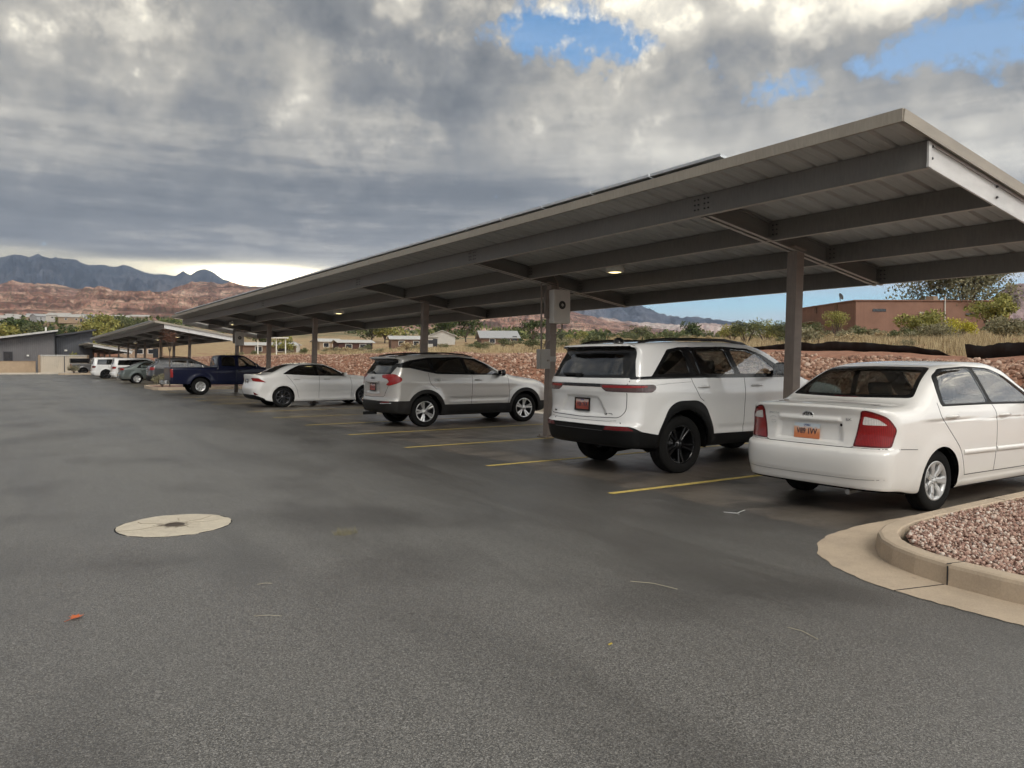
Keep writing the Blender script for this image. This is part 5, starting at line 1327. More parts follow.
    bm.to_mesh(me); bm.free(); o = link('gravel_bed', me, None, M['gravel_bed']); tag(o, 'soil bed of the near island', None, None, 'structure')
    t = NT('red_gravel'); gi = t.node('ShaderNodeNewGeometry'); v = t.coord('Object')
    c = t.ramp(gi.outputs['Random Per Island'], [(0, (.17, .085, .065)), (.2, (.32, .18, .14)), (.42, (.44, .27, .21)), (.62, (.55, .38, .30)), (.8, (.68, .54, .44)), (.93, (.80, .72, .63)), (1, (.26, .20, .18))])
    c = t.mix(.25, c, t.ramp(t.noise(v, 60, 3, .6), [(.3, (.12, .07, .05)), (.7, (.5, .36, .28))])); t.col(c); t.set(Roughness=.85); M['gravel'] = t.m
    pts = []; K = np.array(bed); 
    while len(pts) < 26000:
        q = RNG.uniform((5.3, .3), (11.0, 3.8), (8000, 2)); dd = sdpoly(K, q[:, 0], q[:, 1]); q = q[(dd < -.012)]
        keep = RNG.random(len(q)) < np.clip(1.3 - (np.hypot(q[:, 0], q[:, 1]) - 5.5) * .2, .25, 1); pts += list(q[keep])
    pts = np.array(pts[:26000]); stones('gravel', np.column_stack([pts, np.full(len(pts), .124) + RNG.random(len(pts)) * .020]), .006, .021, M['gravel'], 'pinkish red gravel stones filling the near island')
    # --- parking lines
    t = NT('yellow_line'); v = t.coord('Object'); w = t.noise(v, 22, 5, .75); t.col(t.mix(t.ramp(w, [(.46, 0.0), (.62, .55)]), (.66, .49, .13), (.12, .11, .08))); t.set(Roughness=.7); M['yellow'] = t.m
    k = 0
    ys = [6.76, 9.5, 12.26, 15.0, 17.75, 20.5, 23.2, 28.0, 30.7, 33.4, 39.0, 49.0, 51.7, 54.4, 57.2, 59.9, 62.6, 65.4, 68.1, 70.9, 73.6]
    for i, y in enumerate(ys):
        o = sheet('parking_line', [(5.70, y - .05), (11.3, y - .05), (11.3, y + .05), (5.70, y + .05)], .004, M['yellow'], 'yellow painted parking stall line')
    # --- head kerb, walk strip behind the stalls
    vs, fs = curb_profile([(13.05, 120), (13.05, 4.0)][::-1] if False else dense([(13.05, 3.9), (13.05, 110)], 3.0)); m = MB(); m.add(vs, fs)
    o = m.build('kerb', M['concrete_far']); tag(o, 'long pale kerb at the head of the parking stalls below the rock slope', 'kerb')
    sheet('stall_gutter', [(12.55, 4.1), (13.04, 4.1), (13.04, 110), (12.55, 110)], .004, M['concrete_far'], 'pale gutter strip at the head of the stalls')
    # --- islands between the carports
    for (ya, yb, x0, lab) in ((42.3, 46.9, 6.05, 'kerbed planting island between the first and second carports'), (92.0, 93.6, 3.9, 'kerbed planting island before the third carport')):
        p = [(12.5, yb), (x0 + .6, yb), (x0 + .15, yb - .25), (x0, yb - .8), (x0, ya + .8), (x0 + .15, ya + .25), (x0 + .6, ya), (12.5, ya)][::-1]
        if ya > 90: p = [(9, yb), (x0 + .5, yb), (x0, yb - .5), (x0, ya + .5), (x0 + .5, ya), (9, ya)][::-1]
        vs, fs = curb_profile(dense(p[::-1], .4), h=.15); q = MB(); q.add(vs, fs); xs = [(x, y) for x, y in p]
        o = q.build('kerb', M['concrete']); tag(o, 'tan kerb of the ' + lab, 'kerb')
        sheet('island_bed', [(x, y) for x, y in p], .12, M['gravel_bed'], lab)
    # --- far kerb line before the enclosure
    m = MB(); vs, fs = curb_profile(dense([(-9, 92.0), (-1.0, 97.0), (6.5, 97.0)][::-1], 1.0), w=1.2, h=.16); m.add(vs, fs); o = m.build('kerb', M['concrete_far']); tag(o, 'bright kerb and apron in front of the tan gate enclosure', 'kerb')
    sheet('walkway', [(-14, 98.2), (11, 98.2), (11, 104), (-14, 104)], .006, M['concrete_far'], 'pale concrete apron before the grey building')

def ico(sub=0):
    bm = bmesh.new(); bmesh.ops.create_icosphere(bm, subdivisions=1 + sub, radius=1); v = np.array([x.co[:] for x in bm.verts]); bm.verts.index_update()
    f = np.array([[a.index for a in q.verts] for q in bm.faces]); bm.free(); return v, f
def rand_rot(n):
    q = RNG.normal(size=(n, 4)); q /= np.linalg.norm(q, axis=1, keepdims=True); w, x, y, z = q.T
    return np.stack([np.stack([1 - 2 * (y * y + z * z), 2 * (x * y - z * w), 2 * (x * z + y * w)], -1), np.stack([2 * (x * y + z * w), 1 - 2 * (x * x + z * z), 2 * (y * z - x * w)], -1), np.stack([2 * (x * z - y * w), 2 * (y * z + x * w), 1 - 2 * (x * x + y * y)], -1)], 1)
def stones(name, pos, s0, s1, mat, label, power=1.6):
    v, f = ico(); n = len(pos); vv = v[None] * (1 + RNG.uniform(-.28, .28, (n, len(v), 1)))
    sc = (s0 + (s1 - s0) * RNG.random(n) ** power)[:, None, None] * RNG.uniform(.6, 1.15, (n, 1, 3)); vv = vv * sc
    R = rand_rot(n); vv = np.einsum('nij,nkj->nki', R, vv) + pos[:, None, :]
    F = (f[None] + (np.arange(n) * len(v))[:, None, None]).reshape(-1, 3)
    o = link(name, np_mesh(name, vv.reshape(-1, 3), F), None, mat); tag(o, label, None, None, 'stuff'); return o
def riprap():
    t = NT('riprap_stone'); gi = t.node('ShaderNodeNewGeometry'); v = t.coord('Object')
    c = t.ramp(gi.outputs['Random Per Island'], [(0, (.09, .045, .028)), (.3, (.22, .115, .072)), (.55, (.34, .20, .13)), (.8, (.46, .31, .22)), (1, (.62, .48, .38))])
    c = t.mix(.3, c, t.ramp(t.noise(v, 9, 4, .6), [(.3, (.12, .05, .035)), (.7, (.46, .29, .21))])); t.col(c); t.set(Roughness=.9); MATS['riprap'] = t.m
    n = 40000; X = 13.7 + 7.8 * RNG.random(n) ** 1.35; Y = 3 + 108 * RNG.random(n) ** 1.6
    X = X + (fbm(Y * .5, Y * 0 + 3.0, 3, 5) - .5) * 1.2; k = X > 13.55; X, Y = X[k], Y[k]
    Z = hgt(X, Y) + .02; stones('rock_slope', np.column_stack([X, Y, Z]), .034, .098, MATS['riprap'], 'broken red rocks covering the slope behind the stalls', 2.2)

# ------------------------------------------------------------------ leaves
def leaf_mesh(name, C, size, squash=.75, up=.0):
    n = len(C); R = rand_rot(n); sz = size * RNG.uniform(.55, 1.35, n)
    q = np.array([[-1, -.45, 0], [.1, -.6, .12], [1, 0, 0], [0, .6, .1]]) * .5
    V = np.einsum('nij,kj->nki', R, q) * sz[:, None, None] + C[:, None, :]
    F = np.arange(n * 4).reshape(-1, 4); return np_mesh(name, V.reshape(-1, 3), F)
def foliage_mat(name, c0, c1, c2, tr=.25):
    t = NT(name); g = t.node('ShaderNodeNewGeometry'); v = t.coord('Object'); n = t.noise(v, 1.1, 4, .6)
    f = t.math('ADD', t.math('MULTIPLY', g.outputs['Random Per Island'], .5), t.math('MULTIPLY', n, .5)); t.col(t.ramp(f, [(.28, c0), (.5, c1), (.75, c2)])); t.set(Roughness=.75)
    t.b.inputs['Specular IOR Level'].default_value = .25
    d = t.node('ShaderNodeBsdfTranslucent'); t.link(t.b.inputs['Base Color'].links[0].from_socket, d.inputs[0]); m = t.node('ShaderNodeMixShader'); m.inputs[0].default_value = tr
    t.link(t.b.outputs[0], m.inputs[1]); t.link(d.outputs[0], m.inputs[2]); t.link(m.outputs[0], t.out.inputs[0]); return t.m
def tree_parts(h, w, leaf, n, mat, bark, seed=0, trunk=.30, lobes=9, open_=.0, bot=.28, thick=1.0):
    rs = random.Random(seed); root_h = h * trunk; mb = MB(); tips = []
    lean = Vector((rs.uniform(-.1, .1), rs.uniform(-.1, .1), 1)) * root_h; base = (h * .022 + .03) * thick
    mb.tube([(0, 0, -.2), lean * .5, lean], [base * 1.3, base, base * .8], 7)
    for k in range(lobes):
        a = 2 * pi * k / lobes + rs.uniform(-.4, .4); rr = w * .5 * rs.uniform(.25, .85); zz = h * rs.uniform(max(bot + .12, .35), .92)
        if k % 3 == 0: rr *= .4; zz = h * rs.uniform(.75, .9)
        tip = Vector((cos(a) * rr, sin(a) * rr, zz)); mid = lean.lerp(tip, .5) + Vector((rs.uniform(-.08, .08), rs.uniform(-.08, .08), .06)) * h
        mb.tube([lean * .92, mid, tip], [base * .55, base * .35, base * .08], 5, False); tips.append((tip, w * rs.uniform(.16, .30), mid))
    C = []
    for tip, r, mid in tips:
        k = n // lobes; d = RNG.normal(size=(k, 3)); d /= np.linalg.norm(d, axis=1, keepdims=True); rad = r * RNG.random(k) ** .45
        p = np.array(tip) + d * rad[:, None] * np.array([1.1, 1.1, .72]); 
        ns = vnoise(p[:, 0] * 2.2 / max(w * .2, .4), p[:, 1] * 2.2 / max(w * .2, .4) + p[:, 2] * 1.7, seed)
        C.append(p[ns > .32 + open_])
    C = np.concatenate(C); C = C[C[:, 2] > h * bot * .5]
    return mb, C
def tree_template(name, label, cat, h, w, leaf, n, mat, bark, seed, group, **kw):
    mb, C = tree_parts(h, w, leaf, n, mat, bark, seed, **kw); t = thing(name, label, cat, (0, 0, 0), 0, group)
    mb.build('trunk', bark, t); link('crown', leaf_mesh('crown', C, leaf), t, mat); return t
def shrub_template(name, label, h, w, leaf, n, mat, seed, group, twig=None):
    t = thing(name, label, 'shrub', (0, 0, 0), 0, group); rs = random.Random(seed); C = []
    mb = MB()
    for k in range(9):
        a = rs.uniform(0, 2 * pi); q = w * .5 * rs.uniform(.2, .75); z = h * rs.uniform(.45, .85); r = w * rs.uniform(.14, .26)
        mb.tube([(0, 0, 0), (cos(a) * q * .5, sin(a) * q * .5, z * .6), (cos(a) * q, sin(a) * q, z)], [.02 * h, .014 * h, .005], 5, False)
        m = n // 9; d = RNG.normal(size=(m, 3)); d /= np.linalg.norm(d, axis=1, keepdims=True); p = np.array([cos(a) * q, sin(a) * q, z]) + d * (r * RNG.random(m) ** .4)[:, None] * np.array([1, 1, .8]); C.append(p[p[:, 2] > .02])
    mb.build('stem', twig or MATS['bark'], t); link('foliage', leaf_mesh('foliage', np.concatenate(C), leaf), t, mat); return t
def place_at(u, r, dz=0.0):
    a = az_of(u); x, y = sin(a) * r, cos(a) * r; return x, y, float(hgt(np.array([x]), np.array([y]))[0]) + dz

def vegetation():
    M = MATS
    M['bark'] = simple('bark', (.09, .065, .05), .9, bump=.5)
    M['leaf_dark'] = foliage_mat('leaf_dark', (.030, .048, .018), (.072, .10, .036), (.14, .165, .065))
    M['leaf_pale'] = foliage_mat('leaf_pale', (.12, .12, .065), (.22, .21, .125), (.34, .32, .20))
    M['leaf_olive'] = foliage_mat('leaf_olive', (.065, .078, .034), (.13, .145, .068), (.22, .23, .12))
    M['leaf_yellow'] = foliage_mat('leaf_yellow', (.15, .155, .045), (.29, .285, .085), (.44, .41, .14))
    M['leaf_sage'] = foliage_mat('leaf_sage', (.15, .14, .085), (.27, .25, .15), (.40, .37, .24))
    M['leaf_flower'] = foliage_mat('leaf_flower', (.30, .27, .04), (.50, .44, .06), (.62, .56, .10), .1)
    M['leaf_dry'] = foliage_mat('leaf_dry', (.24, .18, .10), (.42, .33, .19), (.58, .48, .30), .15)
    M['leaf_red'] = foliage_mat('leaf_red', (.09, .045, .03), (.16, .075, .05), (.24, .13, .085))
    # dense mid-distance trees
    kinds = [('leaf_dark', 'dark green rounded tree in the line of trees behind the field'), ('leaf_olive', 'olive green tree in the line of trees behind the field'), ('leaf_yellow', 'yellow green tree turning colour in the line of trees behind the field')]
    T = []
    for k in range(6):
        mk, lab = kinds[[0, 1, 0, 2, 1, 0][k]]
        T.append((tree_template('tree', lab, 'tree', 6.5, 8.0, .62, 1500, M[mk], M['bark'], 30 + k, 'trees behind the dry field', trunk=.18, bot=.1, lobes=11), mk, lab))
    used = set()
    def put(k, x, y, z, s, rz, grp=None, label=None):
        o = T[k][0] if k not in used else copy_tree(T[k][0]); used.add(k)
        o.location = (x, y, z); o.scale = (s, s, s * random.uniform(.85, 1.15)); o.rotation_euler = (0, 0, rz)
        if label: o['label'] = label
        if grp: o['group'] = grp
    rs = random.Random(12)
    spec = []
    u = 232
    while u < 735:                                             # two staggered rows, u only chooses the bearing
        r = rs.uniform(185, 235) if u < 560 else rs.uniform(260, 360); hgt_ = rs.uniform(.70, 1.12) * (1.0 if u < 560 else .62)
        spec.append((u, r, hgt_)); u += rs.uniform(8, 15) * (200 / r if u < 560 else .75)
    for u in range(240, 740, 17): spec.append((u + rs.uniform(-6, 6), rs.uniform(330, 480), rs.uniform(1.0, 1.5)))
    for i, (u, r, s) in enumerate(spec):
        k = rs.choice([0, 1, 2, 4, 5, 0, 2, 3]) if u < 560 else rs.choice([1, 4, 4, 1, 3, 0])
        if u > 560: s = min(s, .85); x, y, z = place_at(u, r, -.3); put(k, x, y, z, s, rs.uniform(0, 6))
    for (u, r, s, k) in ((285, 150, .62, 3), (262, 160, .7, 0), (385, 205, 1.18, 3), (372, 215, 1.2, 4), (446, 195, 1.0, 0), (466, 200, 1.05, 2), (533, 190, .9, 0), (690, 210, .9, 5), (640, 250, .8, 1)):
        x, y, z = place_at(u, r, -.3); put(k, x, y, z, s, rs.uniform(0, 6))
    # trees just beyond the grey building on the left
    for (u, r, s, k) in ((-12, 190, 1.25, 3), (4, 185, 1.2, 3), (18, 200, 1.2, 0), (30, 195, 1.1, 4), (44, 210, 1.15, 0), (58, 205, .95, 5), (98, 190, 1.2, 3), (108, 200, 1.15, 3), (120, 215, 1.1, 1), (134, 225, 1.1, 0), (150, 220, 1.0, 4), (-30, 200, 1.2, 0), (75, 230, 1.1, 2)):
        x, y, z = place_at(u, r, -.3); put(k, x, y, z, s, rs.uniform(0, 6), 'trees beyond the grey building', ['dark green tree rising beyond the grey building', 'olive tree rising beyond the grey building', 'dark green tree rising beyond the grey building', 'bright yellow green tree rising beyond the grey building', 'olive tree rising beyond the grey building', 'dark green tree rising beyond the grey building'][k])
    # big airy tree behind the adobe house
    x, y, z = place_at(964, 104, -.5)
    o = tree_template('tree', 'large airy olive tree rising over the roof of the brown adobe house', 'tree', 8.8, 13.4, .36, 15000, M['leaf_pale'], M['bark'], 77, None, trunk=.22, lobes=19, open_=.03, bot=.35); o.location = (x, y, z); o.scale = (1, 1, 1)
    # leafy shrubs
    shr = [('leaf_yellow', 1.9, 2.6), ('leaf_olive', 1.8, 2.8), ('leaf_flower', 1.1, 2.0), ('leaf_sage', 1.0, 1.6), ('leaf_dry', .8, 1.3)]
    def sh(k, u, r, s, label, sz=1.0, cnt=1500, leaf=.13):
        mk, h, w = shr[k]; x, y, z = place_at(u, r, -.03); o = shrub_template('shrub', label, h * s * sz, w * s, leaf * s, cnt, M[mk], int(u), None); o.location = (x, y, z)
    sh(0, 922, 57, 1.25, 'wide yellow green shrub before the middle of the adobe wall', .68, 2200, .15)
    sh(2, 957, 50, .95, 'bright yellow flowering shrub before the adobe house', 1.05, 2200, .10)
    sh(0, 990, 62, 1.45, 'tall green shrub before the right end of the adobe house', 1.1, 2200, .15)
    sh(1, 810, 50, .75, 'rounded green shrub left of the adobe house corner', .9, 1400, .12)
    sh(0, 836, 62, .9, 'bright green upright bush at the left corner of the adobe house', 1.35, 1600, .12)
    sh(1, 746, 48, .85, 'green bush beyond the black silt fence, leftmost of the roadside bushes', 1.0, 1600, .12)
    sh(0, 765, 55, .9, 'yellow green bush beyond the thin end of the black silt fence', 1.0, 1500, .13)
    sh(1, 782, 52, .85, 'green bush beside the first carport column on the slope', .95, 1500, .12)
    sh(3, 938, 40, 1.1, 'pale grey sagebrush beside the gap in the silt fence', .85, 1500, .09)
    sh(3, 905, 30, .55, 'small grey green sagebrush growing through the silt fence', .8, 1200, .07)
    sh(3, 1005, 42, 1.3, 'grey sagebrush behind the right piece of silt fence', .9, 1600, .10)
    sh(0, 732, 70, 1.0, 'olive green bush on the rise left of the carport column', .9, 1300, .14)
    # sage and rabbitbrush over the field: repeats of three templates
    L = ['small pale sagebrush on the dry grass field', 'small straw coloured brush on the dry grass field', 'small olive brush on the dry grass field']
    tm = [shrub_template('shrub', L[0], .8, 1.3, .11, 420, M['leaf_sage'], 1, 'low brush on the dry field'), shrub_template('shrub', L[1], .7, 1.2, .11, 380, M['leaf_dry'], 2, 'low brush on the dry field'), shrub_template('shrub', L[2], .8, 1.4, .12, 420, M['leaf_olive'], 3, 'low brush on the dry field')]
    first = [True] * 3
    for i in range(210):
        u = rs.uniform(235, 1060); r = rs.uniform(32, 150) ** 1.0; x, y, z = place_at(u, r)
        if x < 26.5: 
            if rs.random() < .8: r = rs.uniform(70, 175)
            x, y, z = place_at(u, r)
            if x < 26: continue
        if abs(u - 905) < 130 and r > 82: r = rs.uniform(36, 78); x, y, z = place_at(u, r)
        k = rs.choice([0, 0, 1, 1, 2]); o = tm[k] if first[k] else copy_tree(tm[k]); first[k] = False
        s = rs.uniform(.5, 1.25) * (1.0 if r < 80 else 1.35); o.location = (x, y, z - .05); o.scale = (s, s, s * rs.uniform(.7, 1.1)); o.rotation_euler = (0, 0, rs.uniform(0, 6))
    # dry grass over the field
    n = 26000; u = RNG.uniform(225, 1080, n); r = 26 + 150 * RNG.random(n) ** 1.5; a = TH + np.arctan((u - 512) / FPX); X = np.sin(a) * r; Y = np.cos(a) * r
    k = (X > 25.0) & (fbm(X * .16, Y * .16, 4, 21) > .40); X, Y, r = X[k], Y[k], r[k]; Z = hgt(X, Y)
    m = 7; nb = len(X) * m; X = np.repeat(X, m); Y = np.repeat(Y, m); Z = np.repeat(Z, m); r = np.repeat(r, m)
    bx = X + RNG.normal(size=nb) * .14; by = Y + RNG.normal(size=nb) * .14; hh = RNG.uniform(.16, .46, nb); ww = .010 + r * .00022
    an = RNG.uniform(0, 2 * pi, nb); tx = bx + np.cos(an) * hh * .5 * RNG.random(nb); ty = by + np.sin(an) * hh * .5 * RNG.random(nb); pn = RNG.uniform(0, 2 * pi, nb); dx, dy = np.cos(pn) * ww, np.sin(pn) * ww
    V = np.stack([np.stack([bx - dx, by - dy, Z - .03], -1), np.stack([bx + dx, by + dy, Z - .03], -1), np.stack([tx, ty, Z + hh], -1)], 1).reshape(-1, 3)
    o = link('dry_grass', np_mesh('dry_grass', V, np.arange(len(V)).reshape(-1, 3)), None, M['leaf_dry']); tag(o, 'straw coloured dry grass over the field', None, None, 'stuff')
    # far wooded valley: nobody could count these crowns
    n = 620; u = RNG.uniform(-120, 760, n); r = RNG.uniform(420, 1420, n); a = TH + np.arctan((u - 512) / FPX); X = np.sin(a) * r; Y = np.cos(a) * r
    k = (fbm(X * .006, Y * .006, 3, 41) > .47); X, Y, r = X[k], Y[k], r[k]; Z = hgt(X, Y); q = 46; n = len(X)
    d = RNG.normal(size=(n, q, 3)); d /= np.linalg.norm(d, axis=2, keepdims=True); R = RNG.uniform(3.0, 6.5, (n, 1, 1)) * (.75 + .25 * RNG.random((n, q, 1))); C = np.stack([X, Y, Z + 3.2], -1)[:, None, :] + d * R * np.array([1.2, 1.2, .75]); C = C.reshape(-1, 3)
    M['valley'] = foliage_mat('leaf_valley', (.06, .08, .03), (.12, .145, .055), (.27, .28, .10))
    o = link('valley_woods', leaf_mesh('valley_woods', C, 3.0), None, M['valley']); tag(o, 'wooded valley floor below the red cliffs', None, None, 'stuff')
    # sapling on the island between carports
    t = tree_template('young_tree', 'slender young tree with rust red leaves on the island between the carports', 'tree', 3.15, .95, .07, 1200, M['leaf_red'], M['bark'], 5, None, trunk=.62, lobes=9, open_=.08, bot=.66, thick=.28); t.location = (6.95, 44.6, .12)
    t = shrub_template('shrub', 'low grey green shrub on the kerbed island behind the blue pickup', .75, 1.2, .07, 900, M['leaf_sage'], 9, None); t.location = (6.45, 43.6, .12)
    t = shrub_template('shrub', 'low pale shrub on the far island beside the grey pickup', .9, 1.5, .09, 700, M['leaf_sage'], 19, None); t.location = (5.2, 92.8, .12)

# ------------------------------------------------------------------ cliffs and mountains
def ridge(name, prof, r0, r1, zbase, mat, label, rough=.16, seed=0, nr=70, du=1.6, terr=0, back=.12, freq=1.0, deep=1.0, jg=1.0):
    us = np.arange(prof[0][0], prof[-1][0] + .1, du); az = TH + np.arctan((us - 512) / FPX); vt = np.interp(us, [p[0] for p in prof], [p[1] for p in prof])
    t = np.linspace(0, 1 + back, nr); U, T = np.meshgrid(us, t, indexing='ij'); A, _ = np.meshgrid(az, t, indexing='ij'); VT, _ = np.meshgrid(vt, t, indexing='ij')
    R = r0 + (r1 - r0) * T; ztop = CAMZ + (360 - VT) / FPX * r1 * np.cos(A - TH) / cos(0)
    R = R + (fbm(U * .02 * freq, T * 2 + 5, 4, seed + 2) - .5) * (r1 - r0) * .5 * deep * np.sin(np.clip(T, 0, 1) * pi)
    X = np.sin(A) * R; Y = np.cos(A) * R; zb = zbase(X, Y)
    rid = 1 - np.abs(fbm(U * .045 * freq, T * 3.2, 6, seed, .58) * 2 - 1) * 1.6; rid2 = fbm(U * .16 * freq, T * 9, 5, seed + 7, .6)
    s = np.clip(T, 0, 1) ** .85
    env = np.sin(np.clip(T, 0, 1) * pi * .93 + .1)
    s = s + (rid - .55) * rough * 1.4 * env + (rid2 - .5) * rough * .9 * env
    if terr:
        q = s * terr; fr = q - np.floor(q); s = s * .25 + .75 * (np.floor(q) + sstep(.35, .75, fr)) / terr
    s = np.where(T > 1, 1 - (T - 1) * 1.2, s)
    jag = (fbm(U * .12 * freq, U * 0, 5, seed + 3, .62) - .5) * .10 * np.clip(T, 0, 1) ** 4
    Z = zb - 2 + (ztop - zb) * (s + jag * rough * 5 * jg)
    m = len(t); n = len(us); I, J = np.meshgrid(np.arange(n - 1), np.arange(m - 1), indexing='ij'); F = np.stack([I * m + J, (I + 1) * m + J, (I + 1) * m + J + 1, I * m + J + 1], -1).reshape(-1, 4)
    F = F[:, ::-1] if True else F
    me = np_mesh(name, np.stack([X.ravel(), Y.ravel(), Z.ravel()], 1), F, True)
    o = link(name, me, None, mat); tag(o, label, None, None, 'structure'); return o
def rock_mat(name, cols, sc, scrub=(.07, .075, .04), samt=.5, band=.05):
    t = NT(name); v = t.coord('Object'); n = t.noise(v, sc, 8, .68); nb = t.noise(t.coord('Object', (.15, .15, 1.0)), band, 5, .6); n3 = t.noise(v, sc * 6, 5, .7)
    f = t.math('ADD', t.math('MULTIPLY', n, .48), t.math('MULTIPLY', nb, .52)); c = t.ramp(f, [(.36, cols[0]), (.46, cols[1]), (.54, cols[2]), (.64, cols[3])])
    lg = t.noise(t.coord('Object', (.07, .07, 1.0)), band * 1.7, 4, .6); c = t.mix(t.ramp(lg, [(.54, 0.0), (.60, .65)]), c, tuple(q * .55 for q in cols[0]))
    g = t.ramp(n3, [(.50, 0.0), (.58, samt)]); c = t.mix(g, c, scrub); t.col(c); t.set(Roughness=.95); t.b.inputs['Specular IOR Level'].default_value = .1
    t.bump(n3, .5, 1 / sc * .02); return t.m
def far_land():
    gb = lambda X, Y: hgt(X, Y)
    red = rock_mat('red_cliff_rock', [(.09, .045, .036), (.24, .125, .095), (.42, .25, .185), (.66, .49, .37)], .028, samt=.75, scrub=(.075, .075, .045))
    pale = rock_mat('pale_badland_rock', [(.26, .17, .15), (.40, .28, .25), (.52, .42, .38), (.66, .58, .53)], .006, (.16, .15, .12), .4, .02)
    ridge('red_cliffs', [(-260, 300), (-120, 296), (-40, 290), (0, 293), (18, 292), (40, 293), (62, 295), (76, 296), (81, 292), (87, 288), (100, 287), (110, 288), (115, 293), (135, 292), (160, 293), (190, 296), (230, 298), (300, 300), (380, 302), (440, 304), (500, 307), (540, 314), (590, 324), (640, 332)], 1400, 1950, gb, red, 'red sandstone cliffs beyond the valley', .17, 3, 80, 1.3, 5, .15)
    ridge('red_cliffs', [(-260, 288), (-120, 284), (-30, 286), (0, 284), (14, 281), (30, 283), (60, 286), (90, 289), (140, 292), (168, 291), (180, 286), (192, 283), (206, 281), (222, 283), (232, 283), (250, 287), (300, 288), (360, 290), (430, 294), (490, 298), (540, 304), (580, 314), (640, 326), (700, 334)], 2150, 2800, gb, red, 'farther red mesa with pale ledges', .16, 14, 60, 1.6, 6, .15)
    ridge('badland_hills', [(500, 322), (540, 318), (570, 320), (600, 317), (625, 321), (650, 322), (680, 325), (705, 323), (730, 325), (760, 330), (800, 332), (860, 334), (960, 336)], 2500, 3300, gb, pale, 'pale badland hills under the blue mountain', .24, 31, 50, 1.6, 0, .15, 1.6)
    cl = rock_mat('lavender_cliff_rock', [(.22, .15, .15), (.33, .24, .24), (.42, .33, .32), (.60, .47, .36)], .02, (.14, .13, .10), .35, .04)
    ridge('near_cliff', [(945, 334), (965, 322), (985, 303), (998, 290), (1010, 284), (1022, 283), (1040, 280), (1080, 276), (1140, 280), (1250, 284), (1400, 290)], 620, 820, gb, cl, 'grey pink cliff rising at the right edge', .16, 51, 60, 2.0, 4, .2)
    mt = NT('haze_blue_forest'); v = mt.coord('Object'); n = mt.noise(v, .0016, 9, .62); n2 = mt.noise(v, .008, 6, .7)
    c = mt.ramp(n, [(.34, (.024, .036, .060)), (.48, (.040, .056, .088)), (.58, (.085, .095, .125)), (.70, (.15, .15, .17))]); c = mt.mix(mt.ramp(n2, [(.5, 0.0), (.66, .5)]), c, (.12, .12, .14)); mt.col(c); mt.set(Roughness=1.0); mt.b.inputs['Specular IOR Level'].default_value = 0  # forest tones with part of the distance haze painted in as blue
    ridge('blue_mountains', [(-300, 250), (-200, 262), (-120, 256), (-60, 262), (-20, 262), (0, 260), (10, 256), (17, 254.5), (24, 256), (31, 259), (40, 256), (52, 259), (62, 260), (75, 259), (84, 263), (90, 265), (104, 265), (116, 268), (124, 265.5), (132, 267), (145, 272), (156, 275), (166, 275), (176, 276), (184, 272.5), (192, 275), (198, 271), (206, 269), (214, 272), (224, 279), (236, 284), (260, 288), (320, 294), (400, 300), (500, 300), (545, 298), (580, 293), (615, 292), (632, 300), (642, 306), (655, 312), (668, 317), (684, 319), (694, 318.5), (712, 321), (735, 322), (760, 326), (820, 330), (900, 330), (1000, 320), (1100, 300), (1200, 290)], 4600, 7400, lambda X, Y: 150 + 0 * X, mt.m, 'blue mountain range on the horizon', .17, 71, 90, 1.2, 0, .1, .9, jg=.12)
def haze():
    bm = bmesh.new(); bmesh.ops.create_cube(bm, size=1); me = bpy.data.meshes.new('haze')
    for v in bm.verts: v.co = Vector((v.co.x * 18600, v.co.y * 18600, -2 + (v.co.z + .5) * 1302))
    bm.to_mesh(me); bm.free()
    t = bpy.data.materials.new('haze'); t.use_nodes = True; n = t.node_tree.nodes; n.remove(n['Principled BSDF'])
    p = n.new('ShaderNodeVolumePrincipled'); p.inputs['Color'].default_value = (.62, .74, .96, 1); p.inputs['Density'].default_value = HAZE; p.inputs['Anisotropy'].default_value = .2
    t.node_tree.links.new(p.outputs[0], n['Material Output'].inputs['Volume']); o = link('haze', me, None, t); tag(o, 'thin blue air', None, None, 'stuff')

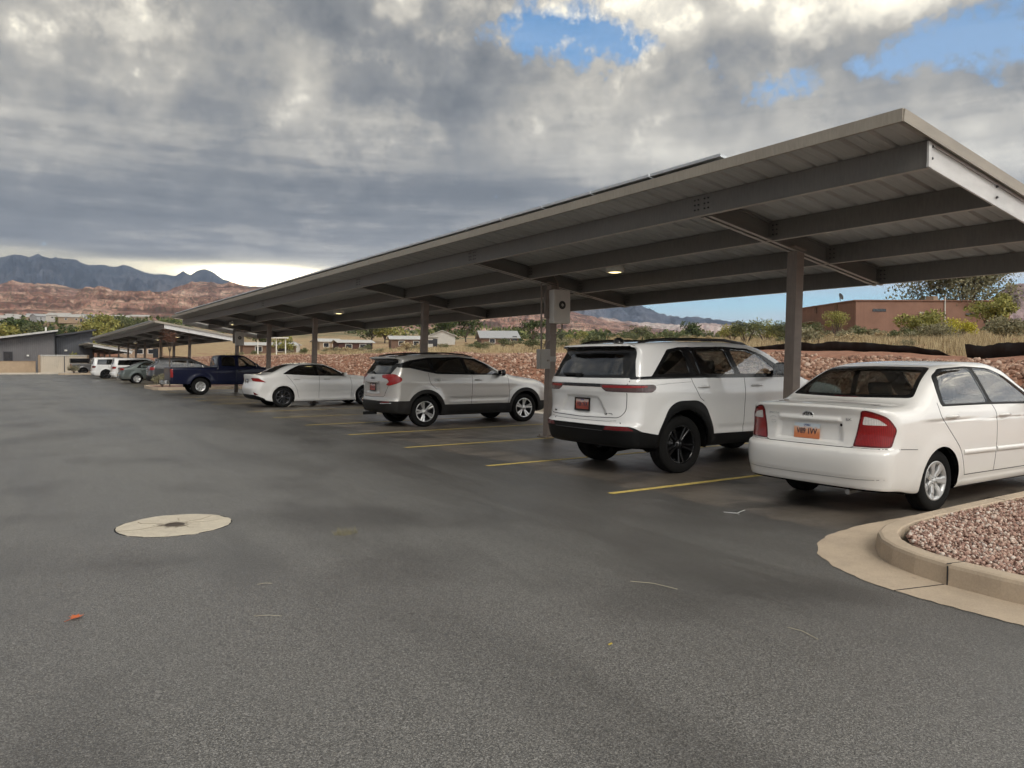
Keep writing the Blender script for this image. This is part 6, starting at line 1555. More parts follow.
# ------------------------------------------------------------------ buildings
def house(u, r, wid, dep, hw, hr, wall, roof, label, yaw=0.0, gable=True, dz=0.0, win=2, name='house'):
    x, y, z = place_at(u, r, dz); a = az_of(u); t = thing(name, label, 'house', (x, y, z), -a + yaw)
    m = MB(); m.box((0, dep / 2, hw / 2 - .3), (wid, dep, hw + .6)); 
    if gable:                                               # gable ends
        for sx in (-1, 1): m.add([(sx * (wid / 2 - .002), 0, hw), (sx * (wid / 2 - .002), dep, hw), (sx * (wid / 2 - .002), dep / 2, hw + hr)], [(0, 1, 2)])
    wl = m.build('wall', wall, t)
    q = MB(); o = .45
    if gable:
        for s in (0, 1):
            ya = -o if s == 0 else dep + o; n = Vector((0, 0, .12)); zb = hw - o * hr / (dep / 2)
            A = [Vector((-wid / 2 - o, ya, zb)), Vector((wid / 2 + o, ya, zb)), Vector((wid / 2 + o, dep / 2, hw + hr)), Vector((-wid / 2 - o, dep / 2, hw + hr))]
            q.add(A + [p + n for p in A], [(0, 1, 2, 3), (7, 6, 5, 4), (0, 4, 5, 1), (1, 5, 6, 2), (2, 6, 7, 3), (3, 7, 4, 0)])
    else: q.box((0, dep / 2, hw + .1), (wid + .9, dep + .9, .2))
    q.build('roof', roof, t)
    for k in range(win):
        xx = -wid / 2 + wid * (k + .7) / (win + .4); f = MB(); f.box((xx, -.02, hw * .58), (1.3, .06, 1.0)); fo = f.build('window', MATS['fixture'], t); p = MB(); p.box((xx, -.055, hw * .58), (1.12, .02, .84)); p.build('pane', MATS['dark_pane'], fo)
    d = MB(); d.box((wid * .40, -.03, 1.0), (.95, .06, 2.0)); d.build('door', MATS['dark_pane'], t)
    return t
def buildings():
    M = MATS
    M['dark_pane'] = simple('dark_pane', (.02, .022, .025), .15, coat=.5)
    M['shed_red'] = simple('dark_red_boards', (.075, .03, .022), .8); M['roof_white'] = simple('white_metal_roof', (.50, .49, .46), .5, scale=1); M['roof_grey'] = simple('grey_shingle', (.34, .34, .34), .8); M['wall_tan'] = simple('tan_wall', (.30, .22, .15), .85); M['wall_white'] = simple('white_wall', (.46, .44, .40), .7); M['wall_brown'] = simple('brown_wall', (.16, .095, .065), .85)
    M['roof_town'] = simple('town_roof', (.40, .38, .35), .7, scale=1)
    house(356, 152, 6.6, 5, 1.9, .45, M['shed_red'], M['roof_white'], 'dark red shed with a pale metal roof in the field', .25, dz=-.2)
    house(409, 168, 7.6, 7, 2.1, .7, M['wall_brown'], M['roof_white'], 'low brown house with a white roof behind the silver crossover', .1)
    house(431, 160, 2.2, 5, 2.3, .15, M['wall_white'], M['roof_white'], 'white box trailer shed beside the second carport column', .0, False, win=1, name='shed')
    house(455, 185, 4.2, 6, 2.0, 1.2, M['wall_white'], M['roof_white'], 'small white gabled house among the trees', pi / 2)
    house(500, 165, 8.0, 8, 1.7, 1.5, M['wall_brown'], M['roof_grey'], 'house with a broad grey hipped roof left of the inverter column', .15)
    house(270, 150, 9.5, 7, 1.7, .5, M['wall_brown'], M['roof_white'], 'long low house with a white roof seen behind the carport columns', .1)
    house(300, 165, 2.6, 4, 1.8, .9, M['wall_white'], M['roof_white'], 'tiny white gabled shed left of the fourth carport column', pi / 2, win=1)
    house(331, 175, 5.0, 6, 1.9, .6, M['wall_tan'], M['roof_white'], 'tan roofed house half hidden by a carport column', .3)
    # white pergola / gate frame in the field
    x, y, z = place_at(272, 110); t = thing('pergola', 'white open pergola frame in the field behind the blue pickup', 'pergola', (x, y, z), -az_of(272))
    for k in (-1.8, -.6, .6, 1.8): m = MB(); m.box((k, 0, 1.2), (.14, .14, 2.5)); m.build('post', M['fixture'], t)
    m = MB(); m.box((0, 0, 2.5), (4.4, 1.2, .14)); m.build('top_beam', M['fixture'], t)
    # town roofs in the valley
    rs = random.Random(5); lab = ['pale roofed house deep in the wooded valley', 'pink walled house deep in the wooded valley', 'pale grey house deep in the wooded valley']
    for i, (u, r) in enumerate([(8, 520), (27, 760), (45, 600), (58, 560), (72, 480), (82, 690), (14, 900), (62, 900), (98, 800), (118, 600), (140, 740), (36, 1000), (-20, 600), (-35, 800)]):
        k = i % 3; h = house(u, r, rs.uniform(9, 15), 9, rs.uniform(2.6, 3.6), 1.6, [M['wall_white'], M['wall_tan'], M['roof_grey']][k], [M['roof_town'], M['roof_town'], M['roof_grey']][k], lab[k], rs.uniform(-.5, .5), dz=3.4); h['group'] = 'houses in the valley'
    # adobe house on the rise
    ad = NT('adobe_stucco'); v = ad.coord('Object'); n = ad.noise(v, .6, 6, .6); n2 = ad.noise(v, 20, 4, .6); st = ad.noise(ad.coord('Object', (1.2, 1.2, .12)), 1.5, 4, .6)
    ad.col(ad.mix(ad.ramp(st, [(.55, 0.0), (.72, .25)]), ad.ramp(n, [(.3, (.205, .112, .080)), (.7, (.27, .152, .110))]), (.12, .06, .045))); ad.set(Roughness=.95); ad.bump(n2, .4, .02); M['adobe'] = ad.m
    def pt(u, r): a = az_of(u); return sin(a) * r, cos(a) * r
    A, B, D = pt(855, 92), pt(1009, 101), pt(800, 104); C = (B[0] + D[0] - A[0], B[1] + D[1] - A[1]); zb = 3.6; zt = 8.0
    t = thing('adobe_house', 'flat roofed brown adobe house on the rise at right', 'house', (A[0], A[1], zb)); 
    foot = [A, B, C, D]; L = [(p[0] - A[0], p[1] - A[1]) for p in foot]
    m = MB(); m.prism(L, -.6, zt - zb); m.build('wall', M['adobe'], t)
    cp = MB()
    for i in range(4):
        p, q = Vector(L[i]), Vector(L[(i + 1) % 4]); cp.bar((p.x, p.y, zt - zb + .03), (q.x, q.y, zt - zb + .03), .34, .10)
    cp.build('parapet_cap', M['adobe'], t)
    e1 = (Vector(L[1]) - Vector(L[0])); ln = e1.length; e1n = e1.normalized(); nrm = Vector((e1n.y, -e1n.x)); 
    def wallp(s, h, off=.05): p = Vector(L[0]) + e1n * s + nrm * off; return Vector((p.x, p.y, h))
    def on(name, s, h, dx, dz, dy, mat, par=t):
        mb = MB(); X = Vector((e1n.x, e1n.y, 0)); mb.bar(wallp(s - dx / 2, h, dy / 2), wallp(s + dx / 2, h, dy / 2), dy, dz); return mb.build(name, mat, par)
    hh = zt - zb
    on('slot_vent', 2.6, hh - 1.05, 1.5, .30, .06, M['dark_pane']); w = on('slot_window', 12.8, hh - 1.5, 1.0, .3, .06, M['dark_pane']); on('wall_lamp', 7.2, hh - 1.35, .35, .25, .3, M['enclosure']); on('meter_box', 8.6, hh - 2.6, .4, .5, .25, M['enclosure_grey'])
    pp = MB(); a = wallp(9.9, .8, .12); b = wallp(9.9, hh + .45, .12); pp.tube([a, b], .07, 8); pp.build('vent_pipe', M['enclosure'], t)
    ac = MB(); ac.box(wallp(9.2, hh + .28, -1.2), (.9, .9, .6), None, .03); ac.build('roof_cooler', M['wall_tan'], t)
    ds = MB(); ds.lathe([(0, 0), (.25, .04), (.38, .12)], 18, Matrix.Translation(Vector(L[0]).to_3d() + Vector((-.9, 1.3, hh + .45))) @ Matrix.Rotation(radians(70), 4, 'X')); ds.tube([Vector(L[0]).to_3d() + Vector((-.9, 1.3, hh)), Vector(L[0]).to_3d() + Vector((-.9, 1.35, hh + .45))], .04, 6); ds.build('satellite_dish', M['fan_black'], t)
    # left wing details and shade sail
    e2 = (Vector(L[3]) - Vector(L[0])); e2n = e2.normalized(); n2 = Vector((-e2n.y, e2n.x))
    if n2.dot(Vector((-A[0], -A[1]))) < 0: n2 = -n2
    for s, w_ in ((4.0, .5), (9, .4)):
        mb = MB(); p = Vector(L[0]) + e2n * s + n2 * .06; q = p + e2n * w_; mb.bar((p.x, p.y, hh - .5), (q.x, q.y, hh - .5), .15, .7); mb.build('canale_spout', M['wall_brown'], t)
    p = Vector(L[0]) + e2n * 9 + n2 * .05; q = Vector(L[0]) + e2n * 20 + n2 * .05; r_ = q + n2 * 4; s_ = p + n2 * 1.0
    sl = MB(); sl.add([(p.x, p.y, 2.6), (q.x, q.y, 2.2), (r_.x, r_.y, 1.7), (s_.x, s_.y, 2.5), (p.x, p.y, 2.66), (q.x, q.y, 2.26), (r_.x, r_.y, 1.76), (s_.x, s_.y, 2.56)], [(3, 2, 1, 0), (4, 5, 6, 7), (0, 1, 5, 4), (1, 2, 6, 5), (2, 3, 7, 6), (3, 0, 4, 7)]); sl.build('shade_sail', M['wall_tan'], t)
    # low adobe wall continuing to the right
    P0 = pt(1010, 100); P1 = pt(1080, 112); w = thing('garden_wall', 'low brown wall running right from the adobe house', 'wall', (P0[0], P0[1], 4.3)); mb = MB(); mb.bar((0, 0, .6), (P1[0] - P0[0], P1[1] - P0[1], .8), .3, 1.6); mb.build('wall', M['adobe'], w)
    # ---- grey metal building and enclosure on the left
    def metal(name, col):
        k = NT(name); v = k.coord('Object'); wv = k.node('ShaderNodeTexWave', bands_direction='X'); wv.inputs['Scale'].default_value = 1.6; k.link(v, wv.inputs[0]); n = k.noise(v, .8, 4, .6)
        k.col(k.ramp(n, [(.3, tuple(c * .9 for c in col)), (.7, tuple(c * 1.1 for c in col))])); k.set(Roughness=.5); k.bump(wv.outputs['Fac'], .4, .03); return k.m
    M['metal_grey'] = metal('grey_siding', (.135, .128, .13)); M['metal_dark'] = metal('dark_siding', (.075, .078, .088)); M['metal_tan'] = metal('tan_gate_panels', (.46, .40, .32)); M['roof_edge'] = simple('roof_edge_pale', (.45, .44, .42), .5); M['roof_dark'] = simple('roof_dark', (.045, .045, .05), .5)
    t = thing('metal_building', 'long grey metal building with a sloping shed roof at the left edge', 'building', (4.1, 107, 0))
    def slab(x0, x1, z0, z1, y0, y1, mat, nm, par=t, base=-.5):
        m = MB(); m.add([(x0, y0, base), (x1, y0, base), (x1, y1, base), (x0, y1, base), (x0, y0, z0), (x1, y0, z1), (x1, y1, z1), (x0, y1, z0)], [(3, 2, 1, 0), (4, 5, 6, 7), (0, 1, 5, 4), (1, 2, 6, 5), (2, 3, 7, 6), (3, 0, 4, 7)]); return m.build(nm, mat, par)
    slab(-26, 0, .6, 4.75, 0, 16, M['metal_grey'], 'wall')
    rf = MB(); rf.bar((-26.3, 7.6, .72), (.25, 7.6, 4.93), 17.6, .22); ro = rf.build('roof', M['roof_dark'], t)
    rf = MB(); rf.bar((-26.3, -1.30, .80), (.25, -1.30, 5.02), .12, .20); rf.build('roof_edge', M['roof_edge'], ro)
    fw = MB(); fw.box((-4.75, -.02, 1.9), (.95, .08, 1.25)); f0 = fw.build('window', M['roof_dark'], t); fp = MB(); fp.box((-4.75, -.065, 1.9), (.82, .02, 1.1)); fp.build('pane', M['dark_pane'], f0)
    dd = MB(); dd.box((-.06, -.04, 2.3), (.10, .06, 4.6)); dd.build('corner_trim', M['roof_dark'], t)
    for xx, zz in ((-2.8, 2.05),): lm = MB(); lm.box((xx, -.1, zz), (.22, .2, .18)); lm.build('wall_lamp', M['fixture'], t)
    pp = MB(); pp.tube([(-.9, 1.2, 4.6), (-.9, 1.2, 5.5)], .1, 8); pp.build('vent_pipe', M['fixture'], t)
    t2 = thing('metal_building', 'darker grey building wing beside the gate enclosure', 'building', (4.25, 108.5, 0))
    slab(0, 3.9, 4.35, 5.1, 0, 14, M['metal_dark'], 'wall', t2); rf = MB(); rf.bar((-.15, 6.6, 4.46), (4.2, 6.6, 5.26), 15.6, .2); rf.build('roof', M['roof_dark'], t2)
    for xx, zz in ((1.0, 2.7),): lm = MB(); lm.box((xx, -.1, zz), (.3, .2, .2)); lm.build('wall_lamp', M['fixture'], t2)
    t = thing('gate_enclosure', 'tan panelled double gate enclosure before the grey building', 'enclosure', (2.3, 101, 0)); 
    for k in range(2): m = MB(); m.box((1.25 + k * 2.35, 0, 1.0), (2.25, .08, 1.9)); m.build('gate_panel', M['metal_tan'], t)
    for xx in (0, 4.8): m = MB(); m.box((xx, 0, 1.05), (.22, .22, 2.1)); m.build('post', M['wall_tan'], t)
    m = MB(); m.box((2.4, 0, 2.05), (4.8, .14, .12)); m.build('top_rail', M['roof_edge'], t)
    m = MB(); m.box((4.8, 2.5, 1.0), (.12, 5, 2.0)); m.box((0, 2.5, 1.0), (.12, 5, 2.0)); m.build('side_wall', M['metal_tan'], t)
    t = thing('low_wall', 'low tan block wall left of the gate enclosure', 'wall', (-8, 104.0, 0)); m = MB(); m.box((0, 0, .68), (20.0, .25, 1.36)); m.build('wall', simple('tan_block', (.36, .27, .185), .9, scale=3), t); m = MB(); m.box((0, 0, 1.39), (20.1, .32, .06)); m.build('coping', M['wall_tan'], t)
    x0 = MB(); t = thing('young_tree', 'small green sapling before the dark building wing', 'tree', (6.0, 106.8, 0)); mb, C = tree_parts(2.6, 1.4, .2, 250, None, None, 3, trunk=.4, lobes=6); mb.build('trunk', M['bark'], t); link('crown', leaf_mesh('crown', C, .22), t, M['leaf_yellow'])
    # far low building seen under the carports
    house(140, 165, 7, 8, 2.4, .5, M['wall_tan'], M['roof_grey'], 'tan building glimpsed under the far carports', -.1, False, win=3)

def silt_fence():
    M = MATS; M['silt'] = simple('silt_fabric', (.012, .012, .013), .55, var=.3, scale=3, bump=.4, bscale=14); M['stake'] = simple('wood_stake', (.25, .18, .11), .9)
    def strip(y0, y1, hf, label, seed):
        t = thing('silt_fence', label, 'fence', (24, y0, 0)); n = 120; vs = []; fs = []; rows = 6
        for i in range(n + 1):
            f = i / n; y = y0 + (y1 - y0) * f; g = float(hgt(np.array([24.0]), np.array([y]))[0]); h = hf(f) * (.95 + .05 * sin(i * .35 + seed) + .02 * sin(i * 1.3) + .10 * float(vnoise(np.array([i * .09]), np.array([seed * 3.0]))[0])); 
            for k in range(rows + 1):
                q = k / rows; vs.append((.035 * sin(i * .45 + seed) * (.3 + .7 * sin(pi * q)) + .012 * sin(i * 1.3 + k * .4) + (.22 * (1 - q) ** 2), y - y0, g - .05 + (h + .05) * q))
        m = rows + 1
        for i in range(n):
            for k in range(rows): fs.append((i * m + k, (i + 1) * m + k, (i + 1) * m + k + 1, i * m + k + 1))
        b = [(x + .02, y, z) for x, y, z in vs]; o = len(vs); fs2 = fs + [tuple(o + q for q in f[::-1]) for f in fs]
        mb = MB(); mb.add(vs + b, fs2, True); mb.build('fabric', M['silt'], t)
        k = 0; y = y0
        while y <= y1 + .01:
            f = (y - y0) / (y1 - y0)
            if hf(f) > .3: s = MB(); g = float(hgt(np.array([24.0]), np.array([y]))[0]); s.box((.20, y - y0, g + hf(f) * .5), (.04, .04, hf(f) + .25), Matrix.Rotation(.08 * sin(k), 3, 'X')); s.build('stake', M['stake'], t)
            y += 2.4; k += 1
    strip(12.45, 21.2, lambda f: .31 * sstep(0, .06, f) * (1 - .75 * sstep(.55, 1, f)) * (.55 + .45 * sstep(.0, .4, f)), 'sagging black silt fence along the top of the rock slope', 1)
    strip(5.5, 12.1, lambda f: .37 + .03 * f, 'upright black silt fence piece right of the gap', 4)
def small_things():
    M = MATS
    # manhole collar
    t = thing('manhole_collar', 'round pale concrete collar with a small valve lid set in the asphalt', 'manhole', (1.22, 7.66, 0)); n = 56; rg = random.Random(2); R = [.485 + rg.uniform(-.012, .012) for _ in range(n)]
    m = MB(); m.add([(R[k] * cos(2 * pi * k / n), R[k] * sin(2 * pi * k / n), .006) for k in range(n)] + [((R[k] + .012) * cos(2 * pi * k / n), (R[k] + .012) * sin(2 * pi * k / n), -.004) for k in range(n)], [tuple(range(n))] + [(k, n + k, n + (k + 1) % n, (k + 1) % n) for k in range(n)]); ck = NT('stained_collar'); cv = ck.coord('Object'); cn = ck.noise(cv, 7, 5, .7, dist=.8); cl = ck.node('ShaderNodeVectorMath', operation='LENGTH'); ck.link(cv, cl.inputs[0]); cf = ck.noise(cv, 90, 3, .7); cc = ck.mix(.25, ck.ramp(cn, [(.3, (.46, .40, .31)), (.7, (.62, .55, .43))]), ck.ramp(cf, [(.35, (.36, .31, .24)), (.65, (.66, .60, .48))])); cs = ck.math('ADD', cn, ck.math('MULTIPLY', cl.outputs['Value'], -1.9)); cc = ck.mix(ck.ramp(cs, [(.22, 0.0), (.36, .85)]), cc, (.12, .09, .065)); ck.col(cc); ck.set(Roughness=.9); ck.bump(cf, .4, .003)
    m.build('concrete_ring', ck.m, t)
    g = MB(); g.lathe([(.503, .0015), (.497, .003), (.487, .003)], 56); g.build('edge_gap', M['seam'], t)
    l = MB(); l.lathe([(.088, .0065), (.084, .0085), (.074, .0085), (.072, .0072), (0, .0078)], 28); lo = l.build('valve_lid', simple('iron_lid', (.10, .075, .055), .6, .5), t)
    cr = MB()
    for a, L, w in ((.5, .34, 2), (1.25, .2, 1), (2.4, .3, 2), (3.3, .38, 2), (.0, .3, 1), (5.2, .15, 1)):
        p = [((.10 + L * k / 4) * cos(a + .08 * sin(k * 2 + a)), (.10 + L * k / 4) * sin(a + .08 * sin(k * 2 + a)), .0068) for k in range(5)]
        for q, r_ in zip(p[:-1], p[1:]): cr.bar(q, r_, .0035 * w, .001)
    cr.build('crack', simple('crack_dirt', (.24, .19, .13), .9), t)
    # fallen leaf
    t = MB(); out = [(-.05, 0), (-.025, .018), (-.03, .035), (-.008, .024), (.0, .045), (.012, .022), (.035, .022), (.022, .006), (.05, 0), (.022, -.008), (.03, -.026), (.008, -.016), (0, -.03), (-.014, -.014), (-.035, -.02), (-.022, -.005)]
    t.add([(x, y, .006 + .28 * abs(y) + .10 * abs(x)) for x, y in out], [tuple(range(len(out)))]); t.tube([(-.05, 0, .010), (-.085, .006, .008)], .0015, 5); o = t.build('fallen_leaf', simple('orange_leaf', (.55, .13, .04), .7)); o.location = (.285, 5.19, 0); o.rotation_euler = (0, 0, .7); tag(o, 'curled orange fallen leaf on the asphalt at lower left', 'leaf')
    t = MB(); t.add([(-.012, -.006, .004), (.012, -.008, .008), (.015, .006, .01), (-.008, .010, .004)], [(0, 1, 2, 3)]); o = t.build('fallen_leaf', simple('yellow_leaf', (.55, .42, .08), .7)); o.location = (2.66, 3.15, 0); tag(o, 'tiny yellow leaf fragment on the asphalt below the middle', 'leaf')
    # tuft of dry grass
    m = MB(); rs = random.Random(8)
    for k in range(150):
        a = rs.uniform(0, 2 * pi); q = rs.random() ** .6 * .11; L = rs.uniform(.03, .10); b = rs.uniform(0, 2 * pi); x, y = q * cos(a), q * sin(a) * .7; w = .0017
        m.add([(x - w, y, 0), (x + w, y, 0), (x + cos(b) * L * .7, y + sin(b) * L * .7, rs.uniform(.012, .075))], [(0, 1, 2)])
    o = m.build('grass_tuft', simple('dead_grass', (.20, .18, .11), .9)); o.location = (2.42, 6.45, .002); tag(o, 'small dead grass tuft lying on the asphalt', 'grass tuft')
    straw = simple('dry_straw', (.50, .45, .33), .8)
    def strw(a, b, lab, w=.004, c=.02):
        A = Vector((*a, .006)); B = Vector((*b, .006)); mid = (A + B) / 2 + Vector((c, c, .004)); q = MB(); q.tube([A, A.lerp(mid, .7), mid, mid.lerp(B, .5), B], w * .5, 5); o = q.build('straw', straw); tag(o, lab, 'straw')
    strw((3.54, 3.98), (3.68, 3.67), 'long dry straw on the asphalt in the middle foreground'); strw((3.68, 2.80), (3.66, 2.59), 'dry straw on the dark asphalt in front of the gutter')
    strw((1.17, 4.65), (1.31, 4.56), 'short straw on the asphalt right of the orange leaf', .003, .003); strw((1.36, 5.30), (1.45, 5.27), 'faint thin straw beyond the orange leaf', .003, .003)
    s = MB(); s.tube([(0, 0, .005), (.06, -.03, .01), (.13, -.02, .006), (.17, .03, .02), (.2, .05, .03)], .003, 5); s.tube([(.13, -.02, .006), (.15, -.09, .01)], .003, 5); o = s.build('string', simple('white_string', (.6, .6, .58), .7)); o.location = (5.95, 5.30, 0); o.rotation_euler = (0, 0, -.9); tag(o, 'scrap of white string on the asphalt behind the cream sedan', 'string')
    pebbles = []
# =================================================================== sky, sun, camera
def sky():
    w = bpy.data.worlds.new('World'); S.world = w; w.use_nodes = True; nt = w.node_tree; N = nt.nodes; L = nt.links
    for n in list(N): N.remove(n)
    out = N.new('ShaderNodeOutputWorld'); bg = N.new('ShaderNodeBackground'); L.new(bg.outputs[0], out.inputs[0])
    tc = N.new('ShaderNodeTexCoord'); D = tc.outputs['Generated']
    class W(NT):
        def __init__(s): s.t = nt; s.n = N; s.l = L
    t = W()
    sk = N.new('ShaderNodeTexSky'); sk.sky_type = 'NISHITA'; sk.sun_disc = False; sk.sun_elevation = SUN_EL; sk.sun_rotation = SUN_ROT; sk.altitude = 1200; sk.air_density = 1.0; sk.dust_density = .6
    sp = t.node('ShaderNodeSeparateXYZ'); t.link(D, sp.inputs[0]); x, y, z = sp.outputs
    zc = t.math('MAXIMUM', z, 0.0)
    def plane(h, sx=1.0, sy=1.0):                           # cloud sheet seen in perspective
        d = t.math('ADD', zc, h); c = t.node('ShaderNodeCombineXYZ'); t.link(t.math('MULTIPLY', t.math('DIVIDE', x, d), sx), c.inputs[0]); t.link(t.math('MULTIPLY', t.math('DIVIDE', y, d), sy), c.inputs[1]); return c.outputs[0]
    def direc(u, v):
        a = TH; R = Vector((cos(a), -sin(a), 0)); F = Vector((sin(a) * cos(PT), cos(a) * cos(PT), -sin(PT))); U = Vector((sin(a) * sin(PT), cos(a) * sin(PT), cos(PT)))
        return (F + R * ((u - 512) / FPX) + U * (-(v - 384) / FPX)).normalized()
    def blob(u, v, ru, rv=None, amp=1.0):
        """soft patch of the real sky round one bearing and height (elliptical)"""
        d = direc(u, v); rv = rv or ru; az = atan2(d.x, d.y); right = Vector((cos(az), -sin(az), 0)); up = right.cross(d)
        def dot(q): m = N.new('ShaderNodeVectorMath'); m.operation = 'DOT_PRODUCT'; L.new(D, m.inputs[0]); m.inputs[1].default_value = q; return m.outputs['Value']
        a = t.math('DIVIDE', dot(right), ru / FPX); b = t.math('DIVIDE', dot(up), rv / FPX); f = dot(d)
        e = t.math('ADD', t.math('MULTIPLY', a, a), t.math('MULTIPLY', b, b)); g = t.math('MULTIPLY', t.math('POWER', 2.718, t.math('MULTIPLY', e, -1.0)), amp)
        return t.math('MULTIPLY', g, t.math('GREATER_THAN', f, 0.0))
    def add(*a):
        r = a[0]
        for b in a[1:]: r = t.math('ADD', r, b)
        return r
    p = plane(.16); P2 = plane(.10)
    n1 = t.noise(p, 1.6, 4, .6); n2 = n1; nd = t.noise(D, 5.0, 6, .62); nf = t.noise(D, 24.0, 5, .68)
    # where the cloud deck opens to blue
    hole = add(blob(545, 28, 80, 33, .21), blob(625, 42, 45, 18, .12), blob(780, 85, 45, 24, .17), blob(1000, 30, 100, 42, .10), blob(408, 140, 20, 12, .06), blob(600, 75, 50, 20, .07), blob(700, 65, 30, 16, .12), blob(930, 40, 60, 25, .10))
    lowr = add(blob(880, 310, 330, 45, .28), blob(700, 300, 140, 32, .12))
    vd = t.node('ShaderNodeVectorMath', operation='ADD'); t.link(D, vd.inputs[0]); sc_ = t.node('ShaderNodeVectorMath', operation='SCALE'); nc = t.noise(D, 7.0, 3, .6, out='Color'); t.link(nc, sc_.inputs[0]); sc_.inputs['Scale'].default_value = .22; t.link(sc_.outputs[0], vd.inputs[1])
    vo = t.node('ShaderNodeTexVoronoi'); vo.inputs['Scale'].default_value = 7.5; vo.inputs['Detail'].default_value = 2.0; vo.inputs['Roughness'].default_value = .5; t.link(vd.outputs[0], vo.inputs['Vector']); puff = t.math('SUBTRACT', .62, vo.outputs['Distance'])
    cov = add(t.math('MULTIPLY', n1, .35), t.math('MULTIPLY', nd, .35), t.math('MULTIPLY', nf, .36), t.math('MULTIPLY', hole, -1.0), t.math('MULTIPLY', lowr, -1.0), .03)
    cov = t.ramp(cov, [(.385, 0.0), (.45, 1.0)])
    # cloud brightness
    m = t.node('ShaderNodeMapping'); m.inputs['Scale'].default_value = (1.6, 1.6, 16.0); t.link(D, m.inputs[0]); st = t.noise(m.outputs[0], 1.6, 5, .58)
    lowband = t.ramp(z, [(.0, 1.0), (.12, 1.0), (.36, 0.0)])
    b = add(t.math('MULTIPLY', n2, .42), t.math('MULTIPLY', nd, .80), t.math('MULTIPLY', nf, .34), t.math('MULTIPLY', puff, .26), -.30)
    lay1 = t.ramp(add(t.math('MULTIPLY', nd, .62), t.math('MULTIPLY', puff, .25), t.math('MULTIPLY', nf, .16)), [(.435, 0.0), (.485, 1.0)]); lay2 = t.ramp(add(t.math('MULTIPLY', n1, .70), t.math('MULTIPLY', nf, .26), t.math('MULTIPLY', puff, .10)), [(.48, 0.0), (.53, 1.0)])
    b = add(b, t.math('MULTIPLY', lay1, .10), t.math('MULTIPLY', lay2, .08), -.09)
    b2 = add(t.math('MULTIPLY', st, 1.0), t.math('MULTIPLY', t.ramp(t.math('ADD', t.math('MULTIPLY', st, .8), t.math('MULTIPLY', nf, .2)), [(.47, 0.0), (.52, 1.0)]), .09), -.04)
    mixb = t.math('ADD', t.math('MULTIPLY', b, t.math('SUBTRACT', 1.0, lowband)), t.math('MULTIPLY', b2, lowband))
    glow = add(blob(120, 60, 260, 90, .12), blob(305, 95, 32, 40, .22), blob(640, 5, 190, 26, .22), blob(740, 15, 180, 22, .14), blob(410, 60, 60, 40, .05), blob(560, 95, 90, 35, .10), blob(660, 120, 190, 60, .07), blob(1010, 100, 60, 60, .10), blob(900, 10, 90, 20, .14), blob(405, 140, 45, 22, .14), blob(60, 70, 150, 80, .06), blob(860, 150, 260, 100, .05))
    dark = add(blob(330, 190, 330, 40, .09), blob(60, 200, 240, 45, .08), blob(230, 30, 150, 60, .06), blob(140, 110, 170, 40, .02), blob(420, 110, 60, 35, .09), blob(700, 100, 60, 30, .05), blob(470, 220, 200, 60, .08))
    val = add(mixb, glow, t.math('MULTIPLY', dark, -1.0))
    col = t.ramp(val, [(.20, (.115, .128, .148)), (.34, (.205, .214, .228)), (.46, (.325, .322, .312)), (.58, (.475, .462, .43)), (.70, (.70, .68, .62)), (.84, (1.15, 1.10, .96))])
    col = t.mix(1.0, col, t.ramp(z, [(.10, (1.0, 1.0, 1.0)), (.34, (1.06, 1.02, .94))]), 'MULTIPLY')
    # clear strip of bright sky low on the horizon, left of the carport
    strip = add(blob(258, 275, 58, 9, 1.5), blob(60, 262, 170, 6, .5), blob(150, 268, 60, 7, .45), blob(10, 250, 60, 5, .35), blob(210, 268, 80, 6, .25))
    sn = t.math('MULTIPLY', strip, t.ramp(st, [(.35, .55), (.6, 1.2)]), clamp=True)
    col = t.mix(sn, col, (1.6, 1.42, .98))
    hot = t.mix(blob(262, 277, 46, 7, 1.0), 0.0, (9.0, 8.0, 5.8)); col = t.mix(1.0, col, hot, 'ADD')
    # low right: thin pale veil over blue
    blue = N.new('ShaderNodeMix'); blue.data_type = 'RGBA'; blue.blend_type = 'MULTIPLY'; blue.inputs[0].default_value = 1; L.new(sk.outputs[0], blue.inputs[6]); blue.inputs[7].default_value = (SKYK * .70, SKYK * 1.22, SKYK * 1.42, 1)
    veil = t.math('MULTIPLY', t.ramp(st, [(.36, .05), (.58, .85)]), t.ramp(z, [(.12, 1.0), (.25, .25)])); bl = t.mix(veil, blue.outputs[2], (.62, .68, .76)); bl = t.mix(t.ramp(z, [(.05, .25), (.20, 0.0)]), bl, (.55, .60, .66))
    full = t.mix(cov, bl, col)
    # gain added to the unseen sky behind the photographer, to light the scene
    def dotc(q): mm = N.new('ShaderNodeVectorMath'); mm.operation = 'DOT_PRODUCT'; L.new(D, mm.inputs[0]); mm.inputs[1].default_value = q; return mm.outputs['Value']
    bk = dotc(tuple(Vector((.12, -.78, .55)).normalized()))
    gain = t.math('ADD', t.math('MULTIPLY', t.ramp(bk, [(.15, 0.0), (.85, 1.0)]), BACK), 1.0)
    bk2 = dotc(tuple(Vector((.88, -.36, .30)).normalized()))
    gain = t.math('ADD', gain, t.math('MULTIPLY', t.ramp(bk2, [(.72, 0.0), (.93, 1.0)]), 2.6))
    gg = N.new('ShaderNodeVectorMath'); gg.operation = 'SCALE'; L.new(full, gg.inputs[0]); L.new(gain, gg.inputs['Scale'])
    L.new(gg.outputs[0], bg.inputs[0]); bg.inputs[1].default_value = 1.0
    w.cycles.sampling_method = 'MANUAL'; w.cycles.sample_map_resolution = 256
    # sun veiled by cloud, behind and left of the photographer
    s = bpy.data.lights.new('Sun', 'SUN'); s.energy = SUN_E; s.angle = radians(24); s.color = (1, .95, .87); o = bpy.data.objects.new('Sun', s); COL.objects.link(o)
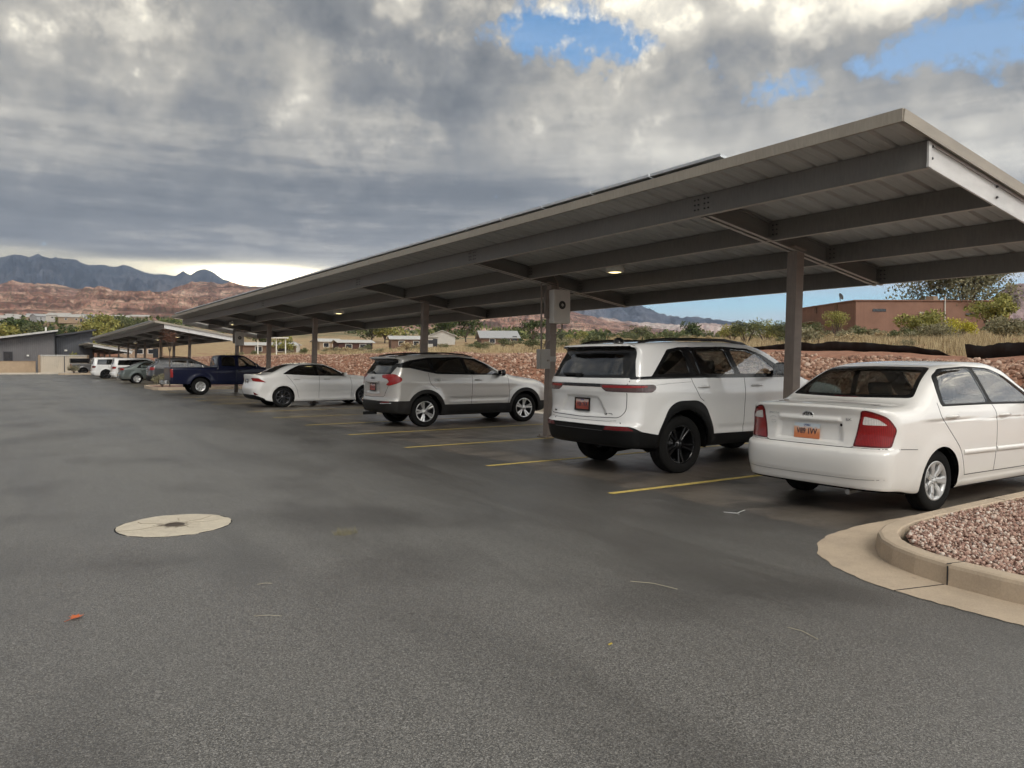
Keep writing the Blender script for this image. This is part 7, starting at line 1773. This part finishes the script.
    d = Vector((sin(SUN_ROT) * cos(SUN_EL), cos(SUN_ROT) * cos(SUN_EL), sin(SUN_EL))); o.rotation_euler = d.to_track_quat('Z', 'Y').to_euler()
def camera():
    c = bpy.data.cameras.new('Camera'); c.sensor_width = 36; c.lens = FPX * 36 / 1024; c.clip_start = .05; c.clip_end = 30000
    o = bpy.data.objects.new('Camera', c); COL.objects.link(o); o.location = (0, 0, CAMZ); o.rotation_euler = (pi / 2 - PT, 0, -TH); S.camera = o
# =================================================================== build everything
SUN_EL = radians(38); SUN_ROT = radians(-165); SUN_E = 1.5; SKYK = .09; BACK = 2.6; HAZE = 8.5e-5
import time; _t = time.time()
def lap(s):
    global _t; print('LAP', s, round(time.time() - _t, 2)); _t = time.time()
S.view_settings.view_transform = 'Standard'; S.view_settings.look = 'None'; S.view_settings.exposure = 0.42; S.view_settings.gamma = 1.0
S.cycles.max_bounces = 8; S.cycles.transparent_max_bounces = 16; S.cycles.volume_bounces = 0; S.cycles.use_denoising = True; S.cycles.use_adaptive_sampling = True; S.cycles.adaptive_threshold = .05
car_mats(); carport_mats(); sky(); camera(); lap('mats')
ground(); asphalt(); site_paving(); riprap(); lap('ground')
vegetation(); lap('veg'); buildings(); silt_fence(); small_things(); far_land(); haze(); lap('site')
carport(3.9, 41.7, [6.76, 12.42, 18.05, 26.75, 32.6, 38.1], 'nearest long steel carport with solar panels on its sloping roof')
carport(47.2, 91.4, [50.0, 55.5, 61.0, 69.2, 74.7, 80.2, 88.0], 'second carport beyond the island with the red leaved young tree')
carport(94, 125, [97, 103, 110, 118], 'third and farthest carport beside the grey building', -.35)
inverter(8.93, 12.32, 2.57, 'cream inverter box with round black fan on the second column of the near carport')
inverter(8.95, 38.0, 2.55, 'cream inverter box with round black fan on the last column of the near carport', False)
ceiling_light(8.9, 10.45, 'lit round ceiling light nearest the camera, right of the inverter box', .18)
ceiling_light(8.9, 24.2, 'lit round ceiling light above the white sports sedan', .15)
ceiling_light(8.37, 36.4, 'lit round ceiling light just before the far inverter box', .15)
ceiling_light(8.6, 52.0, 'lit ceiling light at the near end of the second carport'); ceiling_light(8.6, 60.0, 'lit ceiling light in the middle of the second carport'); ceiling_light(8.6, 72.0, 'lit ceiling light deep in the second carport')
lap('carport')
near_sedan((6.77, 5.01, 0)); lap('kia')
white_suv((6.49, 8.40, 0)); lap('jeep')
silver_suv((6.91, 16.75, 0)); lap('gmc')
sport_sedan((6.28, 25.75, 0))
pickup((5.50, 36.55, 0), 'dark blue extended cab pickup truck with empty bed and chrome bumper', MATS['blue_paint'])
lap('pickup')
far_car((6.5, 49.8, 0), 'wagon', 'car', 'dark grey wagon with silver window trim and roof rack beside the kerbed island', MATS['darkgrey_paint'], 'wagon', 1.68, 4.82, 1.84, trim=MATS['gunmetal'], rails=True, clad=True)
far_car((5.53, 55.5, 0), 'sedan', 'car', 'green grey sedan parked between dark wagon and boxy white SUV', MATS['green_paint'], 'sedan', 1.45, 4.75, 1.78, wr=.32)
far_car((5.9, 63.9, -.05), 'suv', 'SUV', 'boxy white SUV with red tail lamps behind the green grey sedan', MATS['wh_suv'], 'boxy', 1.74, 4.6, 1.84, wheelk='black5', wr=.36)
far_car((5.2, 71.9, -.05), 'suv', 'SUV', 'white off road SUV with black wheels second from the far end of the row', MATS['wh_suv'], 'boxy', 1.80, 4.8, 1.9, wheelk='black5', wr=.39, rails=True, lamp='dark_red_lens')
pickup((4.9, 95.6, -.08), 'grey pickup truck with black bed canopy at the far end of the row', MATS['grey_paint'], cap=True, wheel='black5', H=1.84, bedz=1.26)
lap('far cars')
